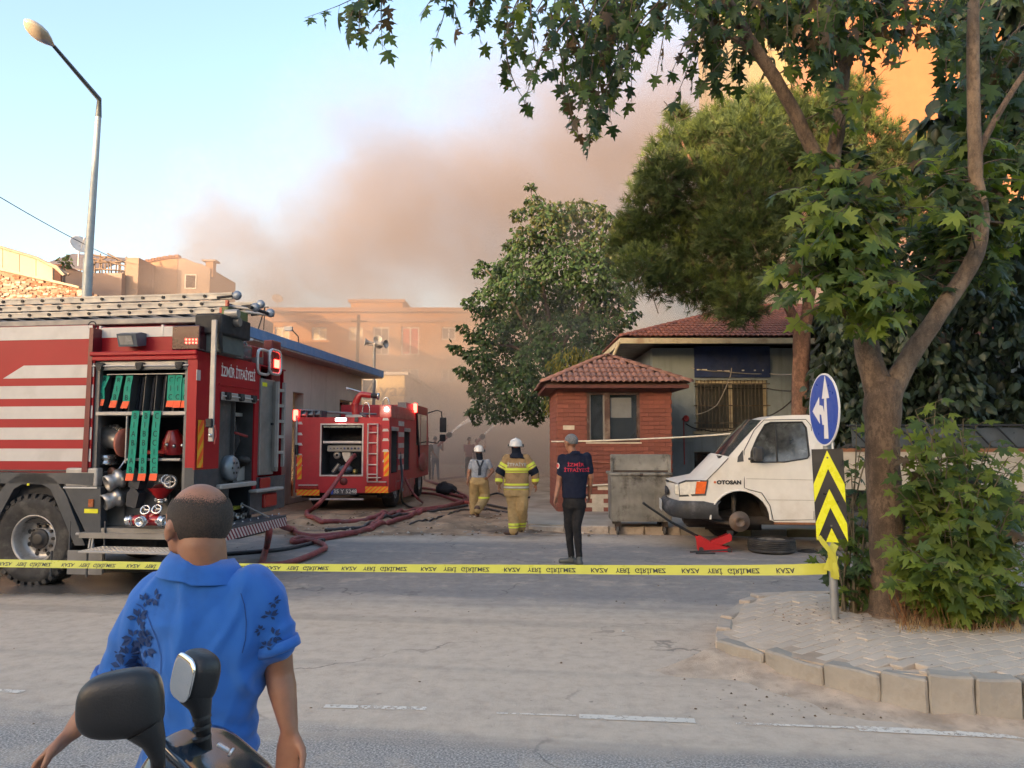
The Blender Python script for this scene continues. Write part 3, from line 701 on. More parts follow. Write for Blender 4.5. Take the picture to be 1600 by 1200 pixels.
# --- unseen row behind the camera, placed and sized to shade the street
def row_behind():
 for i,(x0,x1,H,col) in enumerate(((-110,-38.01,15.4,(.4,.33,.25)),(-38,-12.01,15.0,(.45,.42,.38)),(-12,14,15.3,(.42,.36,.3)),(14.01,70,14.9,(.4,.38,.34)))):
  r=thing('shade_row_building',('pale','cream','sand coloured','greyish')[i]+' flat building out of view behind the viewpoint, set to shade the street','building',(x0,-40,0))
  W=wall_mat('row_render_%s' % 'abcd'[i],col,(.25,.22,.18),.3);m=MB();hs=[]
  n=int((x1-x0)/3.2)
  for k in range(n):
   for f in range(3):hs.append((1+k*3.2,2.5+k*3.2,4.2+2.6*f,5.6+2.6*f) if f<3 and 5.6+2.6*f<H-.4 else (1+k*3.2,2.5+k*3.2,1.2,2.8))
  for v,b_ in ((0,0),):
   wall_holes(m,(x1-x0,0),(0,0),0,H,[((x1-x0)-h[1],(x1-x0)-h[0],h[2],h[3]) for h in hs],.3,W)
  m.box(0,x1-x0,-9,-.31,H-.3,H,W);m.build('wall',r)
  g=MB();g.box(.1,x1-x0-.1,-.29,-.24,3.6,H-.35,GL);g.build('glazing',r)
row_behind()
# low hills closing the horizon
m=MB();vs=[];N=60
for i in range(N+1):
 a=PI*(i/N);x,y=600*math.cos(a),600*math.sin(a)
 vs += [(x,y,-5),(x,y,22+12*noise.noise(Vector((i*.35,0,0))) ),(x*1.15,y*1.15,10)]
m.add(vs,[(3*i+k,3*i+3+k,3*i+4+k,3*i+1+k) for i in range(N) for k in range(2)],mat('far_hills',(.16,.15,.12),1))
struct(m.build('hills'),'low hills on the horizon')
# ================================================================ brick booth
def tile_roof(parent,corners,ridge,z0,z1,tw,tl,m,cap_m,limit=300,hump=.035,ribs=2,sides=(0,1,2,3)):
 """hipped roof: corners (4, counter-clockwise from front left), ridge (2 points); tiles laid in courses, each its own object"""
 C4=[Vector((x,y,z0)) for x,y in corners];A,B=Vector((*ridge[0],z1)),Vector((*ridge[1],z1))
 faces=[(C4[0],C4[1],B,A),(C4[1],C4[2],B,B),(C4[2],C4[3],A,B),(C4[3],C4[0],A,A)]
 und=MB()
 for f in faces:
  ns=(f[1]-f[0]).cross(f[3]-f[0]).normalized();q=[p-ns*.05 for p in f]
  if (f[2]-f[3]).length<1e-5:und.add(q[:3],[(0,1,2)],cap_m)
  else:und.add(q,[(0,1,2,3)],cap_m)
 und.build('roof_deck',parent)
 # one tile: two rounded ribs, thick front edge
 tm=MB();nx=4*ribs+1;vs=[]
 for j,(yy,lift) in enumerate(((-.03,.030),(tl,.0))):
  for i in range(nx):
   x=tw*i/(nx-1);vs.append((x,yy,lift+hump*max(0,math.sin(PI*(i % 4)/4+.0)) **.8 if i % 4 else lift))
 for i in range(nx):vs.append((vs[i][0],-.03,vs[i][2]-.02))
 tm.add(vs,[(i,i+1,nx+i+1,nx+i) for i in range(nx-1)]+[(2*nx+i,2*nx+i+1,i+1,i) for i in range(nx-1)],m,False)
 me=tm.mesh('roof_tile');todo=[]
 for k in sides:
  a,b,c,d=faces[k];ex=(b-a).normalized();nn=(b-a).cross(d-a).normalized();ey=nn.cross(ex)
  W=(b-a).length;H=(d-a).dot(ey);xl=(d-a).dot(ex);xr=(c-a).dot(ex)
  rows=int(H/tl+.7)
  for j in range(rows):
   y=j*tl;
   if y>H-tl*.4:break
   t=(y+tl*.5)/H;l=xl*t;r_=W+(xr-W)*t
   n=max(1,int((r_-l)/tw+.2));off=((r_-l)-n*tw)/2
   for i in range(n):
    p=a+ex*(l+off+i*tw)+ey*y+nn*.012
    M4=Matrix(((ex.x,ey.x,nn.x,p.x),(ex.y,ey.y,nn.y,p.y),(ex.z,ey.z,nn.z,p.z),(0,0,0,1)))
    todo.append((k != 0,p.length if 0 else j,M4))
 front=[t for t in todo if not t[0]];back=[t for t in todo if t[0]];todo=front+back
 for q,_,M4 in todo[:limit]:inst('roof_tile',me,parent,M4 @ Matrix.Translation((random.uniform(-.004,.004),random.uniform(-.006,.006),random.uniform(0,.004))) @ Matrix.Rotation(random.uniform(-.012,.012),4,'Z'))
 if todo[limit:]:
  x=MB()
  for _,_,M4 in todo[limit:]:x.add([M4 @ v.co for v in me.vertices],[tuple(p.vertices) for p in me.polygons],m)
  o=x.build('roof_tile',parent);o['kind']='stuff'
 # hip and ridge caps
 cm=MB();L=tl*1.05;vs=[]
 for j in range(2):
  for i in range(7):
   a=PI*i/6;r=.085-.012*j;vs.append((math.cos(a)*r,L*j,math.sin(a)*r*.75+.012*(1-j)))
 cm.add(vs,[(i,i+1,8+i,7+i) for i in range(6)]+[tuple(range(6,-1,-1))],m,True);cme=cm.mesh('ridge_tile')
 for p,q in ((C4[0],A),(C4[1],B),(C4[2],B),(C4[3],A),(A,B)):
  d=q-p;n=int(d.length/(L*.9));
  if n<1:continue
  x=d.cross(Vector((0,0,1))).normalized();dn=d.normalized();z=x.cross(dn)
  for i in range(n):
   o=p+dn*(d.length*i/n)+z*.02
   inst('ridge_tile',cme,parent,Matrix(((x.x,dn.x,z.x,o.x),(x.y,dn.y,z.y,o.y),(x.z,dn.z,z.z,o.z),(0,0,0,1))))
BRK=mat('facing_brick',(0.205,0.066,0.044),.85,var=.16,scale=5,bump=.35,bscale=60,grime=(.2,.06,.04),gamt=.5,gscale=1.2,rand=.14)
MORT=mat('brick_mortar',(0.155,0.06,0.04),.95,var=.3,scale=6)
PLAST=mat('bare_plaster',(.52,.44,.33),.95,var=.2,scale=6,bump=.4)
def booth():
 Y=17.0;K=Frame(P(871,700,Y).x,Y,1.0)
 r=thing('brick_booth','small red brick booth with a tiled hipped roof and brown framed window','booth',(K.o.x,K.o.y,0),K.a)
 x1=K.ypl(1050,700)[0];zt=K.ypl(950,601)[1];D=2.5
 w0,wt=K.ypl(917,613);w1,wb=K.ypl(1000,691)
 H=[(w0,w1,wb,wt)]
 m=MB()
 wall_holes(m,(0,0),(x1,0),.10,zt,H,.22,MORT)
 m.box(0,.22,.221,D,.10,zt,MORT);m.box(x1-.22,x1,.221,D,.10,zt,MORT);m.box(.22,x1-.22,D-.2,D,.10,zt,MORT);m.build('wall',r)
 # bricks, laid one by one over the front
 bw,bh=.252,.0945;mb=MB();mb.box(.004,bw-.004,-.014,.0,.004,bh-.005,BRK,.003);me=mb.mesh('brick')
 hb=MB();hb.box(.004,bw/2-.004,-.014,.0,.004,bh-.005,BRK,.003);hme=hb.mesh('brick')
 random.seed(8);todo=[]
 holes_px=[(888,901,667,672),(899,903,678,685),(870,877,716,728),(870,876,731,736),(924,950,769,800),(935,948,762,775),(871,874,750,770)]
 hz=[(*K.ypl(a,c),*K.ypl(b,d)) for a,b,c,d in holes_px]
 def gone(x,z):return any(h[0]<=x<=h[2] and h[3]<=z<=h[1] for h in hz)
 rows=int((zt-.12)/bh);bare=MB()
 for j in range(rows):
  z=.12+j*bh;x=-(bw/2 if j % 2 else 0)
  while x<x1-.02:
   a,b=max(x,0),min(x+bw,x1);cx,cz=(a+b)/2,z+bh/2
   pieces=[]
   if z+bh>wb+.004 and z<wt-.004:
    if a<w0-.02:pieces.append((a,min(b,w0-.006)))
    if b>w1+.02:pieces.append((max(a,w1+.006),b))
   else:pieces.append((a,b))
   for a,b in pieces:
    if b-a<.03:continue
    if gone((a+b)/2,cz):bare.box(a,b,-.004,0,z,z+bh,PLAST);continue
    todo.append((a,b,z))
   x += bw
 # bricks hidden behind the skip go into one joined piece
 def hid(t):return .95<t[0] and False
 seen=sorted(todo,key=lambda t:-t[2])
 for a,b,z in seen[:300]:
  J=Matrix.Translation((a,random.uniform(-.003,.002),z))
  s=(b-a)/bw
  inst('brick',me,r,J @ Matrix.Diagonal((s,1,1,1)))
 rest=MB()
 for a,b,z in seen[300:]:rest.box(a+.004,b-.004,-.014,0,z+.004,z+bh-.005,BRK)
 for j in range(rows):
  z=.12+j*bh
  for y0 in [(-.0 if j % 2 else .126)+k*bw for k in range(10)]:
   if y0+bw<D:rest.box(-.014,0,y0+.004,y0+bw-.004,z+.004,z+bh-.005,BRK);rest.box(x1,x1+.014,y0+.004,y0+bw-.004,z+.004,z+bh-.005,BRK)
 o=rest.build('brick',r);o['kind']='stuff'
 if bare.v:o=bare.build('bare_patch',r,label='pale plaster patches where bricks have fallen off');o['kind']='stuff'
 BR=mat('brown_window_frame',(.065,.03,.02),.6,var=.3,grime=(.3,.24,.18),gamt=.5)
 cx,cz=(w0+w1)/2,(wb+wt)/2;W,Hh=w1-w0,wt-wb
 fm=MB();f=.055
 for b in ((-W/2,W/2,Hh/2-f,Hh/2),(-W/2,W/2,-Hh/2,-Hh/2+f),(-W/2,-W/2+f,-Hh/2+f,Hh/2-f),(W/2-f,W/2,-Hh/2+f,Hh/2-f)):fm.box(b[0],b[1],-.03,.06,b[2],b[3],BR)
 xm=K.ypl(951,650)[0]-cx;xn=K.ypl(947,650)[0]-cx
 fm.box(xn-.03,xm+.03,-.028,.058,-Hh/2+f,Hh/2-f,BR)
 wo_=fm.build('window',r,TR(cx,.03,cz),label='brown framed window, its left sash tilted open, a pale reflection painted in the right one')
 g=MB();g.box(xm+.03,W/2-f,.03,.04,-Hh/2+f,Hh/2-f,GL);g.build('pane',wo_)
 g=MB();g.box(-W/2+f,xn-.03,.03,.04,-Hh/2+f,Hh/2-f,GL);g.build('pane',wo_)
 bl=MB();RFLM=mat('pale_reflection',(.15,.155,.15),.8,var=.1);bl.box(xm+.05,W/2-f-.12,.018,.026,-.01,Hh/2-f-.06,RFLM);bl.build('reflection',wo_)  # pale panel standing for the reflection in the right pane
 bl=MB();GA=mat('aluminium_strip',(.20,.19,.17),.5,.3);bl.box(-W/2+f,-W/2+f+.035,.0,.028,-Hh/2+f,Hh/2-f,GA).box(xn-.065,xn-.03,.0,.028,-Hh/2+f,Hh/2-f,GA);bl.build('sash',wo_)
 sl_=MB();sl_.box(w0-.03,w1+.03,-.03,-.002,wb-.03,wb,PLAST);sl_.build('sill',r)
 TL=mat('booth_tile',(.24,.12,.09),.8,var=.3,scale=4,bump=.3,bscale=50,grime=(.14,.09,.06),gamt=.6,gscale=1.6,rand=.18)
 e=.36;z0=K.ypl(960,600)[1];z1=z0+.72
 xl,xr=K.ypl(849,600,-e)[0],K.ypl(1080,603,-e)[0]
 tile_roof(r,[(xl,-e),(xr,-e),(xr,D+e),(xl,D+e)],[((xl+xr)/2-.13,D/2),((xl+xr)/2+.13,D/2)],z0,z1,.262,.30,TL,mat('roof_underside',(.12,.06,.04),.9),300)
 DKW=mat('dark_red_timber',(.10,.03,.022),.7,var=.3)
 ev=MB();ev.box(xl+.04,xr-.04,-e+.03,D+e-.03,z0-.11,z0-.04,DKW);ev.build('eaves',r)
 return K
BOOTH=booth()
# ================================================================ the blue-grey house behind
def blue_house():
 ye=19.5;H=Frame(P(970,527,ye).x,ye,0.0)
 r=thing('blue_grey_house','blue grey single storey house with a navy panel, barred window and red tiled roof','building',(H.o.x,H.o.y,0))
 yw=.95;x0=H.ypl(1019,560,yw)[0];x1=12.5;zt=H.ypl(1100,544,yw)[1];ze=H.ypl(1100,527)[1]
 BG=wall_mat('blue_grey_render',(.20,.24,.27),(.10,.115,.12),.65,var=.12);GRN=wall_mat('pale_green_render',(.235,.275,.285),(.13,.145,.14),.55)
 w0,wt=H.ypl(1086,594,yw);w1,wb=H.ypl(1201,674,yw);v0,vt=H.ypl(1081,706,yw);v1,vb=H.ypl(1112,735,yw)
 m=MB();T=wall_holes(m,(x0,yw),(x1,yw),0,zt,[(w0-x0,w1-x0,wb,wt),(v0-x0,v1-x0,vb,vt)],.3,GRN);m.build('wall',r)
 m=MB();m.box(x0,x0+.3,yw+.301,8.5,0,zt,BG);m.box(x1-.3,x1,yw+.301,8.5,0,zt,BG);m.box(x0+.3,x1-.3,8.2,8.5,0,zt,BG);m.build('wall',r)
 # lower part painted blue grey
 m=MB();m.box(x0-.004,w0-.06,yw-.012,yw-.001,0,H.ypl(0,690,yw)[1],BG);m.box(w0-.06,v1+.3,yw-.012,yw-.001,vt+.02,wb-.08,BG);m.box(v1+.02,x1,yw-.012,yw-.001,0,vt+.02,BG);m.build('painted_dado',r)
 p0,pt=H.ypl(1084,541,yw);p1,pb=H.ypl(1203,591,yw)
 NV=mat('navy_panel',(.018,.035,.11),.55,var=.2,grime=(.12,.13,.14),gamt=.25,gscale=1.2);m=MB();m.box(p0,p1,yw-.05,yw-.002,pb+.02,pt-.01,NV);m.build('navy_panel',r)
 m=MB();WH=mat('flaked_white',(.55,.53,.48),.8)
 for a,b in ((1088,1092),(1096,1104),(1120,1127),(1131,1139),(1158,1162),(1177,1180),(1190,1192)):
  m.box(H.ypl(a,577,yw)[0],H.ypl(b,577,yw)[0],yw-.056,yw-.051,H.ypl(0,579+(b % 3),yw)[1],H.ypl(0,577+(b % 3),yw)[1],WH)
 m.build('flaked_paint',r)
 FC=mat('aged_cream_frame',(.45,.38,.25),.7,var=.25,grime=(.2,.16,.1),gamt=.6)
 o,T=window(r,((w0+w1)/2,yw+.1,(wt+wb)/2),(1,0,0),w1-w0,wt-wb,FC,(0,-1,0),panes=2,fr=.09,m_glass=glass('dusty_glass',(.045,.045,.035),.35))
 W,Hh=w1-w0,wt-wb;IR=mat('rusty_iron',(.13,.105,.08),.8,.3,var=.4)
 for i in range(20):
  x=-W/2+W*(i+.5)/20;g=MB();g.tube([(x,-.14,-Hh/2-.06),(x,-.14,Hh/2)],.009,IR,5);g.build('window_bar',o)
 for z in (-Hh/2+.08,-Hh/2+.22,.0,Hh/2-.1):
  g=MB();g.box(-W/2-.05,W/2+.05,-.152,-.142,z-.015,z+.015,IR);g.build('window_bar',o)
 m=MB();m.box(w0-.08,w1+.08,yw-.1,yw-.002,wb-.07,wb,mat('aged_cream_frame'));m.build('sill',r)
 window(r,((v0+v1)/2,yw+.12,(vt+vb)/2),(1,0,0),v1-v0,vt-vb,IR,(0,-1,0),panes=1,fr=.04)
 # roof
 xr=13.3;depth=9.2;rise=1.62
 TL=mat('house_tile',(.20,.070,.045),.65,var=.3,scale=3,bump=.3,grime=(.12,.05,.035),gamt=.5,gscale=1.2,rand=.2)
 tile_roof(r,[(0,0),(xr,0),(xr,depth),(0,depth)],[(4.6,4.6),(xr-4.6,4.6)],ze,ze+rise,.262,.33,TL,mat('roof_underside'),300,hump=.04,sides=(0,3))
 m=MB();m.box(.03,xr-.03,.03,depth-.03,ze-.055,ze-.03,mat('soffit_grey',(.26,.25,.23),.9,grime=(.14,.12,.1),gamt=.5));m.build('soffit',r)
 m=MB();FA=mat('peeling_fascia',(.50,.44,.30),.8,var=.2,grime=(.22,.13,.08),gamt=.7,gscale=3)
 m.box(-.02,xr+.02,-.03,.0,ze-.16,ze-.02,FA);m.box(-.03,0,0,depth,ze-.16,ze-.02,FA);m.build('fascia',r)
 m=MB();gx=-.03;a=[Vector((gx,-.02,ze-.1)),Vector((gx-.12,.3,ze-.45)),Vector((gx-.5,.9,ze-1.2)),Vector((gx-.55,1.0,ze-1.5))]
 m.tube(a,.045,mat('peeling_fascia'),8);m.build('downpipe',r)
 # siren and conduit on the wall
 s=thing('alarm_bell','small red alarm horn on the blue grey wall beside the booth','alarm',H.w(*[H.ypl(1068,655,yw)[0],yw,H.ypl(1068,655,yw)[1]]));m=MB();RD=mat('alarm_red',(.30,.02,.02),.45)
 m.lathe([(0,0),(.045,0),(.05,-.05),(.085,-.14),(.09,-.15),(.06,-.13),(0,-.1)][::1],(0,-.01,0),(-.25,1,-.1),RD,14);m.build('horn',s)
 m=MB();m.tube([(0,-.02,-.05),(0,-.02,-1.2)],.014,RD,6);m.build('conduit',s)
 return H
HOUSE=blue_house()
# ================================================================ cables, ropes
def cable(name,pts,r,m,label,cat='cable',sag=0.0,n=14,group=None):
 a=[Vector(p) for p in pts];out=[]
 for p,q in zip(a,a[1:]):
  for k in range(n):t=k/n;out.append(p.lerp(q,t)-Vector((0,0,4*sag*t*(1-t))))
 out.append(a[-1]);mb=MB();mb.tube(out,r,m,6);o=mb.build(name);tag(o,label,cat,group);return o
BLK=mat('black_cable',(.02,.02,.02),.6)
yw=19.5+.93
cable('cable',[P(1080,575,yw),P(1130,580,yw-.1),P(1203,584,yw),P(1250,583,16.6)],.014,mat('grey_cable',(.3,.28,.25),.7),'thin grey cable strung along the navy panel to the pine trunk',sag=.03)
cable('cable',[P(1085,604,yw),P(1200,607,yw),P(1243,611,16.5)],.016,BLK,'dark cable across the top of the barred window to the pine',sag=.02)
cable('cable',[P(1085,648,yw-.2),P(1120,633,yw-.2),P(1140,590,yw-.25),P(1143,575,yw-.1)],.012,mat('grey_cable'),'loose grey wire looping down over the barred window',sag=.05)
cable('cable',[P(1072,662,yw),P(1100,671,yw-.2),P(1140,673,yw-.2),P(1200,650,yw-.3),P(1239,624,16.4)],.014,BLK,'black cable sagging from the alarm under the window to the pine',sag=.05)
RP=mat('pale_rope',(.55,.50,.40),.85)
cable('rope',[P(862,690,16.7),P(1000,686,15.2),P(1140,678,13.6),P(1290,672,11.5)],.017,RP,'pale rope stretched across the booth window towards the van','rope',sag=.01)
cable('pipe',[BOOTH.w(*[BOOTH.ypl(915,758,-.03)[0],-.03,BOOTH.ypl(915,759,-.03)[1]]),BOOTH.w(BOOTH.ypl(953,756,-.03)[0],-.03,BOOTH.ypl(953,757,-.03)[1])],.022,RP,'short pale pipe low on the brick wall beside the skip','pipe')
cable('pipe',[BOOTH.w(*[BOOTH.ypl(922,720,-.03)[0],-.03,BOOTH.ypl(922,721,-.03)[1]]),BOOTH.w(BOOTH.ypl(955,724,-.03)[0],-.03,BOOTH.ypl(955,724,-.03)[1])],.012,mat('brick_red_pipe',(.3,.12,.08),.8),'thin reddish pipe fixed to the brick wall above the skip edge','pipe')
cable('overhead_wire',[P(-160,240,20),P(0,308,24),P(205,415,36)],.015,BLK,'thin overhead wire crossing the sky at the left edge','wire',sag=.12)
# ================================================================ street lamp
def street_lamp():
 Y=15.5;b=P(136,455,Y);t=P(155,155,Y);hd=P(84,72,13.9);tip=P(38,30,13.4)
 r=thing('street_lamp','tall grey street lamp with an angled arm over the ladder truck','street lamp',(b.x,Y,0))
 GV=mat('galvanised_pole',(.30,.33,.34),.5,.35,var=.12,grime=(.2,.19,.17),gamt=.4);o=Vector((b.x,Y,0))
 m=MB();zt=t.z;zj=P(0,405,Y).z
 m.tube([(0,0,0),(0,0,1.0)],[.125,.12],GV,14);m.tube([(0,0,.98),(0,0,zj)],[.098,.095],GV,14);m.tube([(0,0,zj-.02),(t.x-b.x,0,zt-.35)],[.083,.055],GV,14);m.build('pole',r)
 m=MB();m.box(-.2,.2,-.2,.2,.0,.03,GV);m.build('base_plate',r)
 m=MB();m.tube([(t.x-b.x,0,zt-.38),(t.x-b.x,0,zt),hd-o],[.062,.05,.035],mat('dark_arm',(.07,.085,.09),.5,.4),10);m.build('arm',r)
 # cobra head: a flattened egg cut level, lens below
 d=(tip-hd);L=d.length;d.normalize();x=d.cross(Vector((0,0,1))).normalized();z=x.cross(d)
 Mh=Matrix(((x.x,d.x,z.x,0),(x.y,d.y,z.y,0),(x.z,d.z,z.z,0),(0,0,0,1)));Mh.translation=hd-o
 prof=[(0,.03),(.08,.06),(.2,.11),(.4,.165),(.6,.175),(.8,.145),(.93,.085),(1,.01)]
 def shell(sgn,k,mm,nm,lab=None):
  vs=[];N=11
  for t_,w in prof:
   for j in range(N):
    a=PI*j/(N-1);vs.append((math.cos(a)*w,t_*L,sgn*math.sin(a)*w*k))
  m=MB();m.add(vs,[(i*N+j,i*N+j+1,(i+1)*N+j+1,(i+1)*N+j) for i in range(len(prof)-1) for j in range(N-1)],mm,True);o_=m.build(nm,r,Mh);return o_
 shell(1,.62,mat('lamp_housing',(.42,.38,.33),.45),'lamp_housing');shell(-1,.75,glass('lamp_lens',(.42,.34,.24),.12),'lamp_lens')
street_lamp()
# ================================================================ poles in the lane
def loud_pole():
 Y=29.0;b=P(583,690,Y);r=thing('loudspeaker_pole','thin pole with four grey horn loudspeakers standing above the second engine','pole',(b.x,Y,0))
 GV=mat('dull_pole',(.22,.21,.20),.6,.3);zt=P(583,537,Y).z;m=MB();m.tube([(0,0,0),(0,0,zt)],[.07,.05],GV,10);m.build('pole',r)
 HM=mat('horn_grey',(.33,.31,.29),.5,.2);px=lambda x:(x-583)/1200*Y
 m=MB();m.tube([(px(572),0,zt-.05),(px(596),0,zt-.05)],.03,GV,6);m.build('crossbar',r)
 for (x,y,z,ax) in ((px(577),0,.04,(-1,-.25,.12)),(px(589),-.1,.1,(.15,-1,.1)),(px(594),0,-.02,(.9,-.5,-.05)),(px(586),.1,.0,(.3,1,0))):
  m=MB();m.lathe([(q*.74,w*.8) for q,w in ((.0,-.22),(.05,-.22),(.055,-.08),(.06,0),(.09,.1),(.15,.2),(.215,.27),(.222,.275),(.21,.265),(.12,.17),(.05,.08),(0,.06))],(x,y,zt+z),ax,HM,16);m.build('horn',r)
loud_pole()
def util_pole():
 Y=44.0;b=P(556,560,Y);r=thing('utility_pole','thin dark pole against the orange apartments','pole',(b.x,Y,0));m=MB();m.tube([(0,0,0),(.12,0,P(557,492,Y).z)],[.13,.09],mat('dark_timber_pole',(.09,.075,.065),.9),8);m.build('post',r)
 m=MB();m.box(-.3,.6,-.05,.05,P(0,503,Y).z,P(0,503,Y).z+.08,mat('dark_timber_pole'));m.build('crossarm',r)
util_pole()
def roof_bits():
 Y=21.0;b=P(403,508,Y);r=thing('antenna_mast','leaning black V shaped mast on the blue roof edge','antenna',b);m=MB();q=P(414,480,Y)-b
 m.tube([(0,0,-.15),q,q+Vector((.1,0,0))],.018,BLK,6);m.tube([P(412,507,Y)-b-Vector((0,0,.15)),q],.014,BLK,6);m.build('mast',r)
 Y=24.0;b=P(467,530,Y);r=thing('roof_floodlight','small floodlight on a bent bracket above the blue roof edge','lamp',b);m=MB();q=[P(467,532,Y)-b-Vector((0,0,.2)),P(466,526,Y)-b,P(456,515,Y)-b]
 m.tube(q,.02,BLK,6);m.build('bracket',r);m=MB();c=P(452,514,Y)-b;m.box(c.x-.14,c.x+.1,-.08,.08,c.z-.06,c.z+.07,mat('horn_grey'));m.build('lamp_head',r)
roof_bits()
# ================================================================ steel rubbish skip
def skip():
 S=Frame(P(956,830,13.75).x,13.75,-3);r=thing('rubbish_skip','battered grey steel rubbish skip with its flat lid raised against the booth','skip',(S.o.x,S.o.y,0),S.a)
 MT=mat('dented_zinc',(.23,.22,.19),.62,.35,var=.35,scale=2.2,bump=.35,bscale=9,grime=(.055,.045,.035),gamt=.85,gscale=2.6);DKM=mat('rust_dark',(.07,.05,.04),.8,.2,var=.4)
 x0,x1=S.ypl(955,780)[0],S.ypl(1050,780)[0];zb=S.ypl(1000,815)[1];zt=S.ypl(1000,743)[1];D=.85
 m=MB();t=.02
 m.prism([(x0+.03,zb),(x1-.03,zb),(x1,zt),(x0,zt)],0,t,MT);m.prism([(x0+.03,zb),(x1-.03,zb),(x1,zt),(x0,zt)],D-t,D,MT)
 m.box(x0+.005,x0+.025,t,D-t,zb,zt,MT);m.box(x1-.025,x1-.005,t,D-t,zb,zt,MT);m.box(x0+.03,x1-.03,t,D-t,zb,zb+.02,MT);m.build('tub',r)
 m=MB();m.box(x0-.03,x1+.02,-.03,.03,zt-.005,zt+.05,MT,.012);m.box(x0-.03,x1+.02,D-.03,D+.03,zt-.005,zt+.05,MT,.012);m.build('rim',r)
 zl=S.ypl(0,709,.12)[1]
 m=MB();m.box(x0+.005,x1-.01,.10,.135,zt+.03,zl,MT,.01);m.build('lid',r)
 m=MB();m.box(x0+.005,x1-.01,.085,.10,zt+.06,zt+.09,DKM);m.box(x0-.004,x0+.04,.07,.10,zt+.0,zl-.01,MT);m.box(x1-.05,x1-.0,.07,.10,zt,zl-.01,MT);m.build('lid_frame',r)
 for x in (x0+.12,x1-.12):
  for y in (.1,D-.1):
   m=MB();m.box(x-.05,x+.05,y-.05,y+.05,.15,zb,DKM);m.tube([(x-.035,y,.07),(x-.035,y,.17)],.012,DKM,6);m.tube([(x+.035,y,.07),(x+.035,y,.17)],.012,DKM,6);c=m.build('castor',r)
   m=MB();m.lathe([(.02,-.022),(.07,-.022),(.078,-.01),(.078,.01),(.07,.022),(.02,.022)],(x,y,.078),(1,0,0),mat('grey_rubber',(.09,.085,.08),.8),16);m.lathe([(0,-.026),(.035,-.026),(.035,.026),(0,.026)],(x,y,.078),(1,0,0),MT,12,False);m.build('wheel',c)
 m=MB()
 for x in (x0+.3,(x0+x1)/2,x1-.3):m.box(x-.012,x+.012,-.010,.0,zb+.03,zt-.03,MT)
 m.build('rib',r);
 m=MB();m.box((x0+x1)/2-.03,(x0+x1)/2+.03,-.045,-.03,zt+.0,zt+.04,DKM);m.build('catch',r)
skip()
# ================================================================ the big ladder engine, rear towards the right
RED=mat('engine_red',(.29,.006,.013),.45,spec=.3,var=.06,scale=3,coat=.06,grime=(.20,.05,.04),gamt=.12,gscale=.8)
WHT=mat('reflective_white',(.47,.455,.44),.5,var=.05,grime=(.3,.27,.25),gamt=.3)
DGR=mat('dark_grey_panel',(.035,.042,.052),.5,var=.15,grime=(.12,.11,.10),gamt=.35)
ALU=mat('aluminium',(.34,.33,.315),.5,.3,var=.12,grime=(.2,.19,.18),gamt=.4)
ALP=mat('aluminium_sheet',(.22,.212,.20),.45,.4,var=.12,grime=(.16,.15,.14),gamt=.4)
CHR=mat('polished_metal',(.6,.6,.6),.22,.9,var=.1)
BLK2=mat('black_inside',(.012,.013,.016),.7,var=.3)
BLR=mat('black_rubber',(.022,.021,.021),.75,var=.25,grime=(.11,.10,.09),gamt=.45,gscale=5,bump=.2,bscale=60)
YRF=mat('yellow_reflector',(.62,.60,.02),.35);ORF=mat('orange_reflector',(.80,.11,.02),.35);AMB=mat('amber_reflector',(.70,.36,.02),.35)
REDL=emit('red_lamp_lit',(1,.03,.02),5.0,(.5,.01,.01));TLR=mat('tail_red',(.28,.010,.010),.35,coat=.3);WLIT=emit('white_lamp_lit',(1,.9,.85),6.0)
GRN=mat('green_webbing',(.0,.22,.15),.75,var=.12);GRT=mat('green_print',(.0,.03,.025),.8);ORS=mat('orange_strap_end',(.75,.10,.03),.7)
CAST=mat('cast_alloy',(.30,.29,.28),.38,.7,var=.25);REDM=mat('red_casting',(.33,.012,.015),.3,coat=.4)
def stripes(parent,T,w,h,n,a,b,name='warning_marking',slant=.5,rev=False):
 """slanting two-colour marking on a plate, w wide and h high, in the plane x-z facing -y"""
 mb=MB();mb.box(-w/2,w/2,-.004,0,-h/2,h/2,a)
 if w>=h:
  p=w/n
  for k in range(-2,n+2):
   x0=-w/2+k*p;x1=x0+p*.5;s=h*slant*(-1 if rev else 1);q=[(x0,-h/2),(x1,-h/2),(x1+s,h/2),(x0+s,h/2)]
   q=clip(q,-w/2,w/2,0)
   if len(q)>2:mb.add([(x,-.006,z) for x,z in q],[tuple(range(len(q)))],b)
 else:
  p=h/n
  for k in range(-2,n+2):
   z0=-h/2+k*p;z1=z0+p*.5;s=w*slant*(-1 if rev else 1);q=[(-w/2,z0),(w/2,z0+s),(w/2,z1+s),(-w/2,z1)]
   q=clip(q,-h/2,h/2,1)
   if len(q)>2:mb.add([(x,-.006,z) for x,z in q],[tuple(range(len(q)))],b)
 return mb.build(name,parent,T)
def clip(q,lo,hi,ax):
 for sg,lim in ((1,lo),(-1,-hi)):
  o=[]
  for i in range(len(q)):
   a,b=q[i],q[(i+1) % len(q)];da,db=sg*a[ax]-lim,sg*b[ax]-lim
   if da>=0:o.append(a)
   if (da>=0) != (db>=0):t=da/(da-db);o.append((a[0]+(b[0]-a[0])*t,a[1]+(b[1]-a[1])*t))
  q=o
  if not q:break
 return q
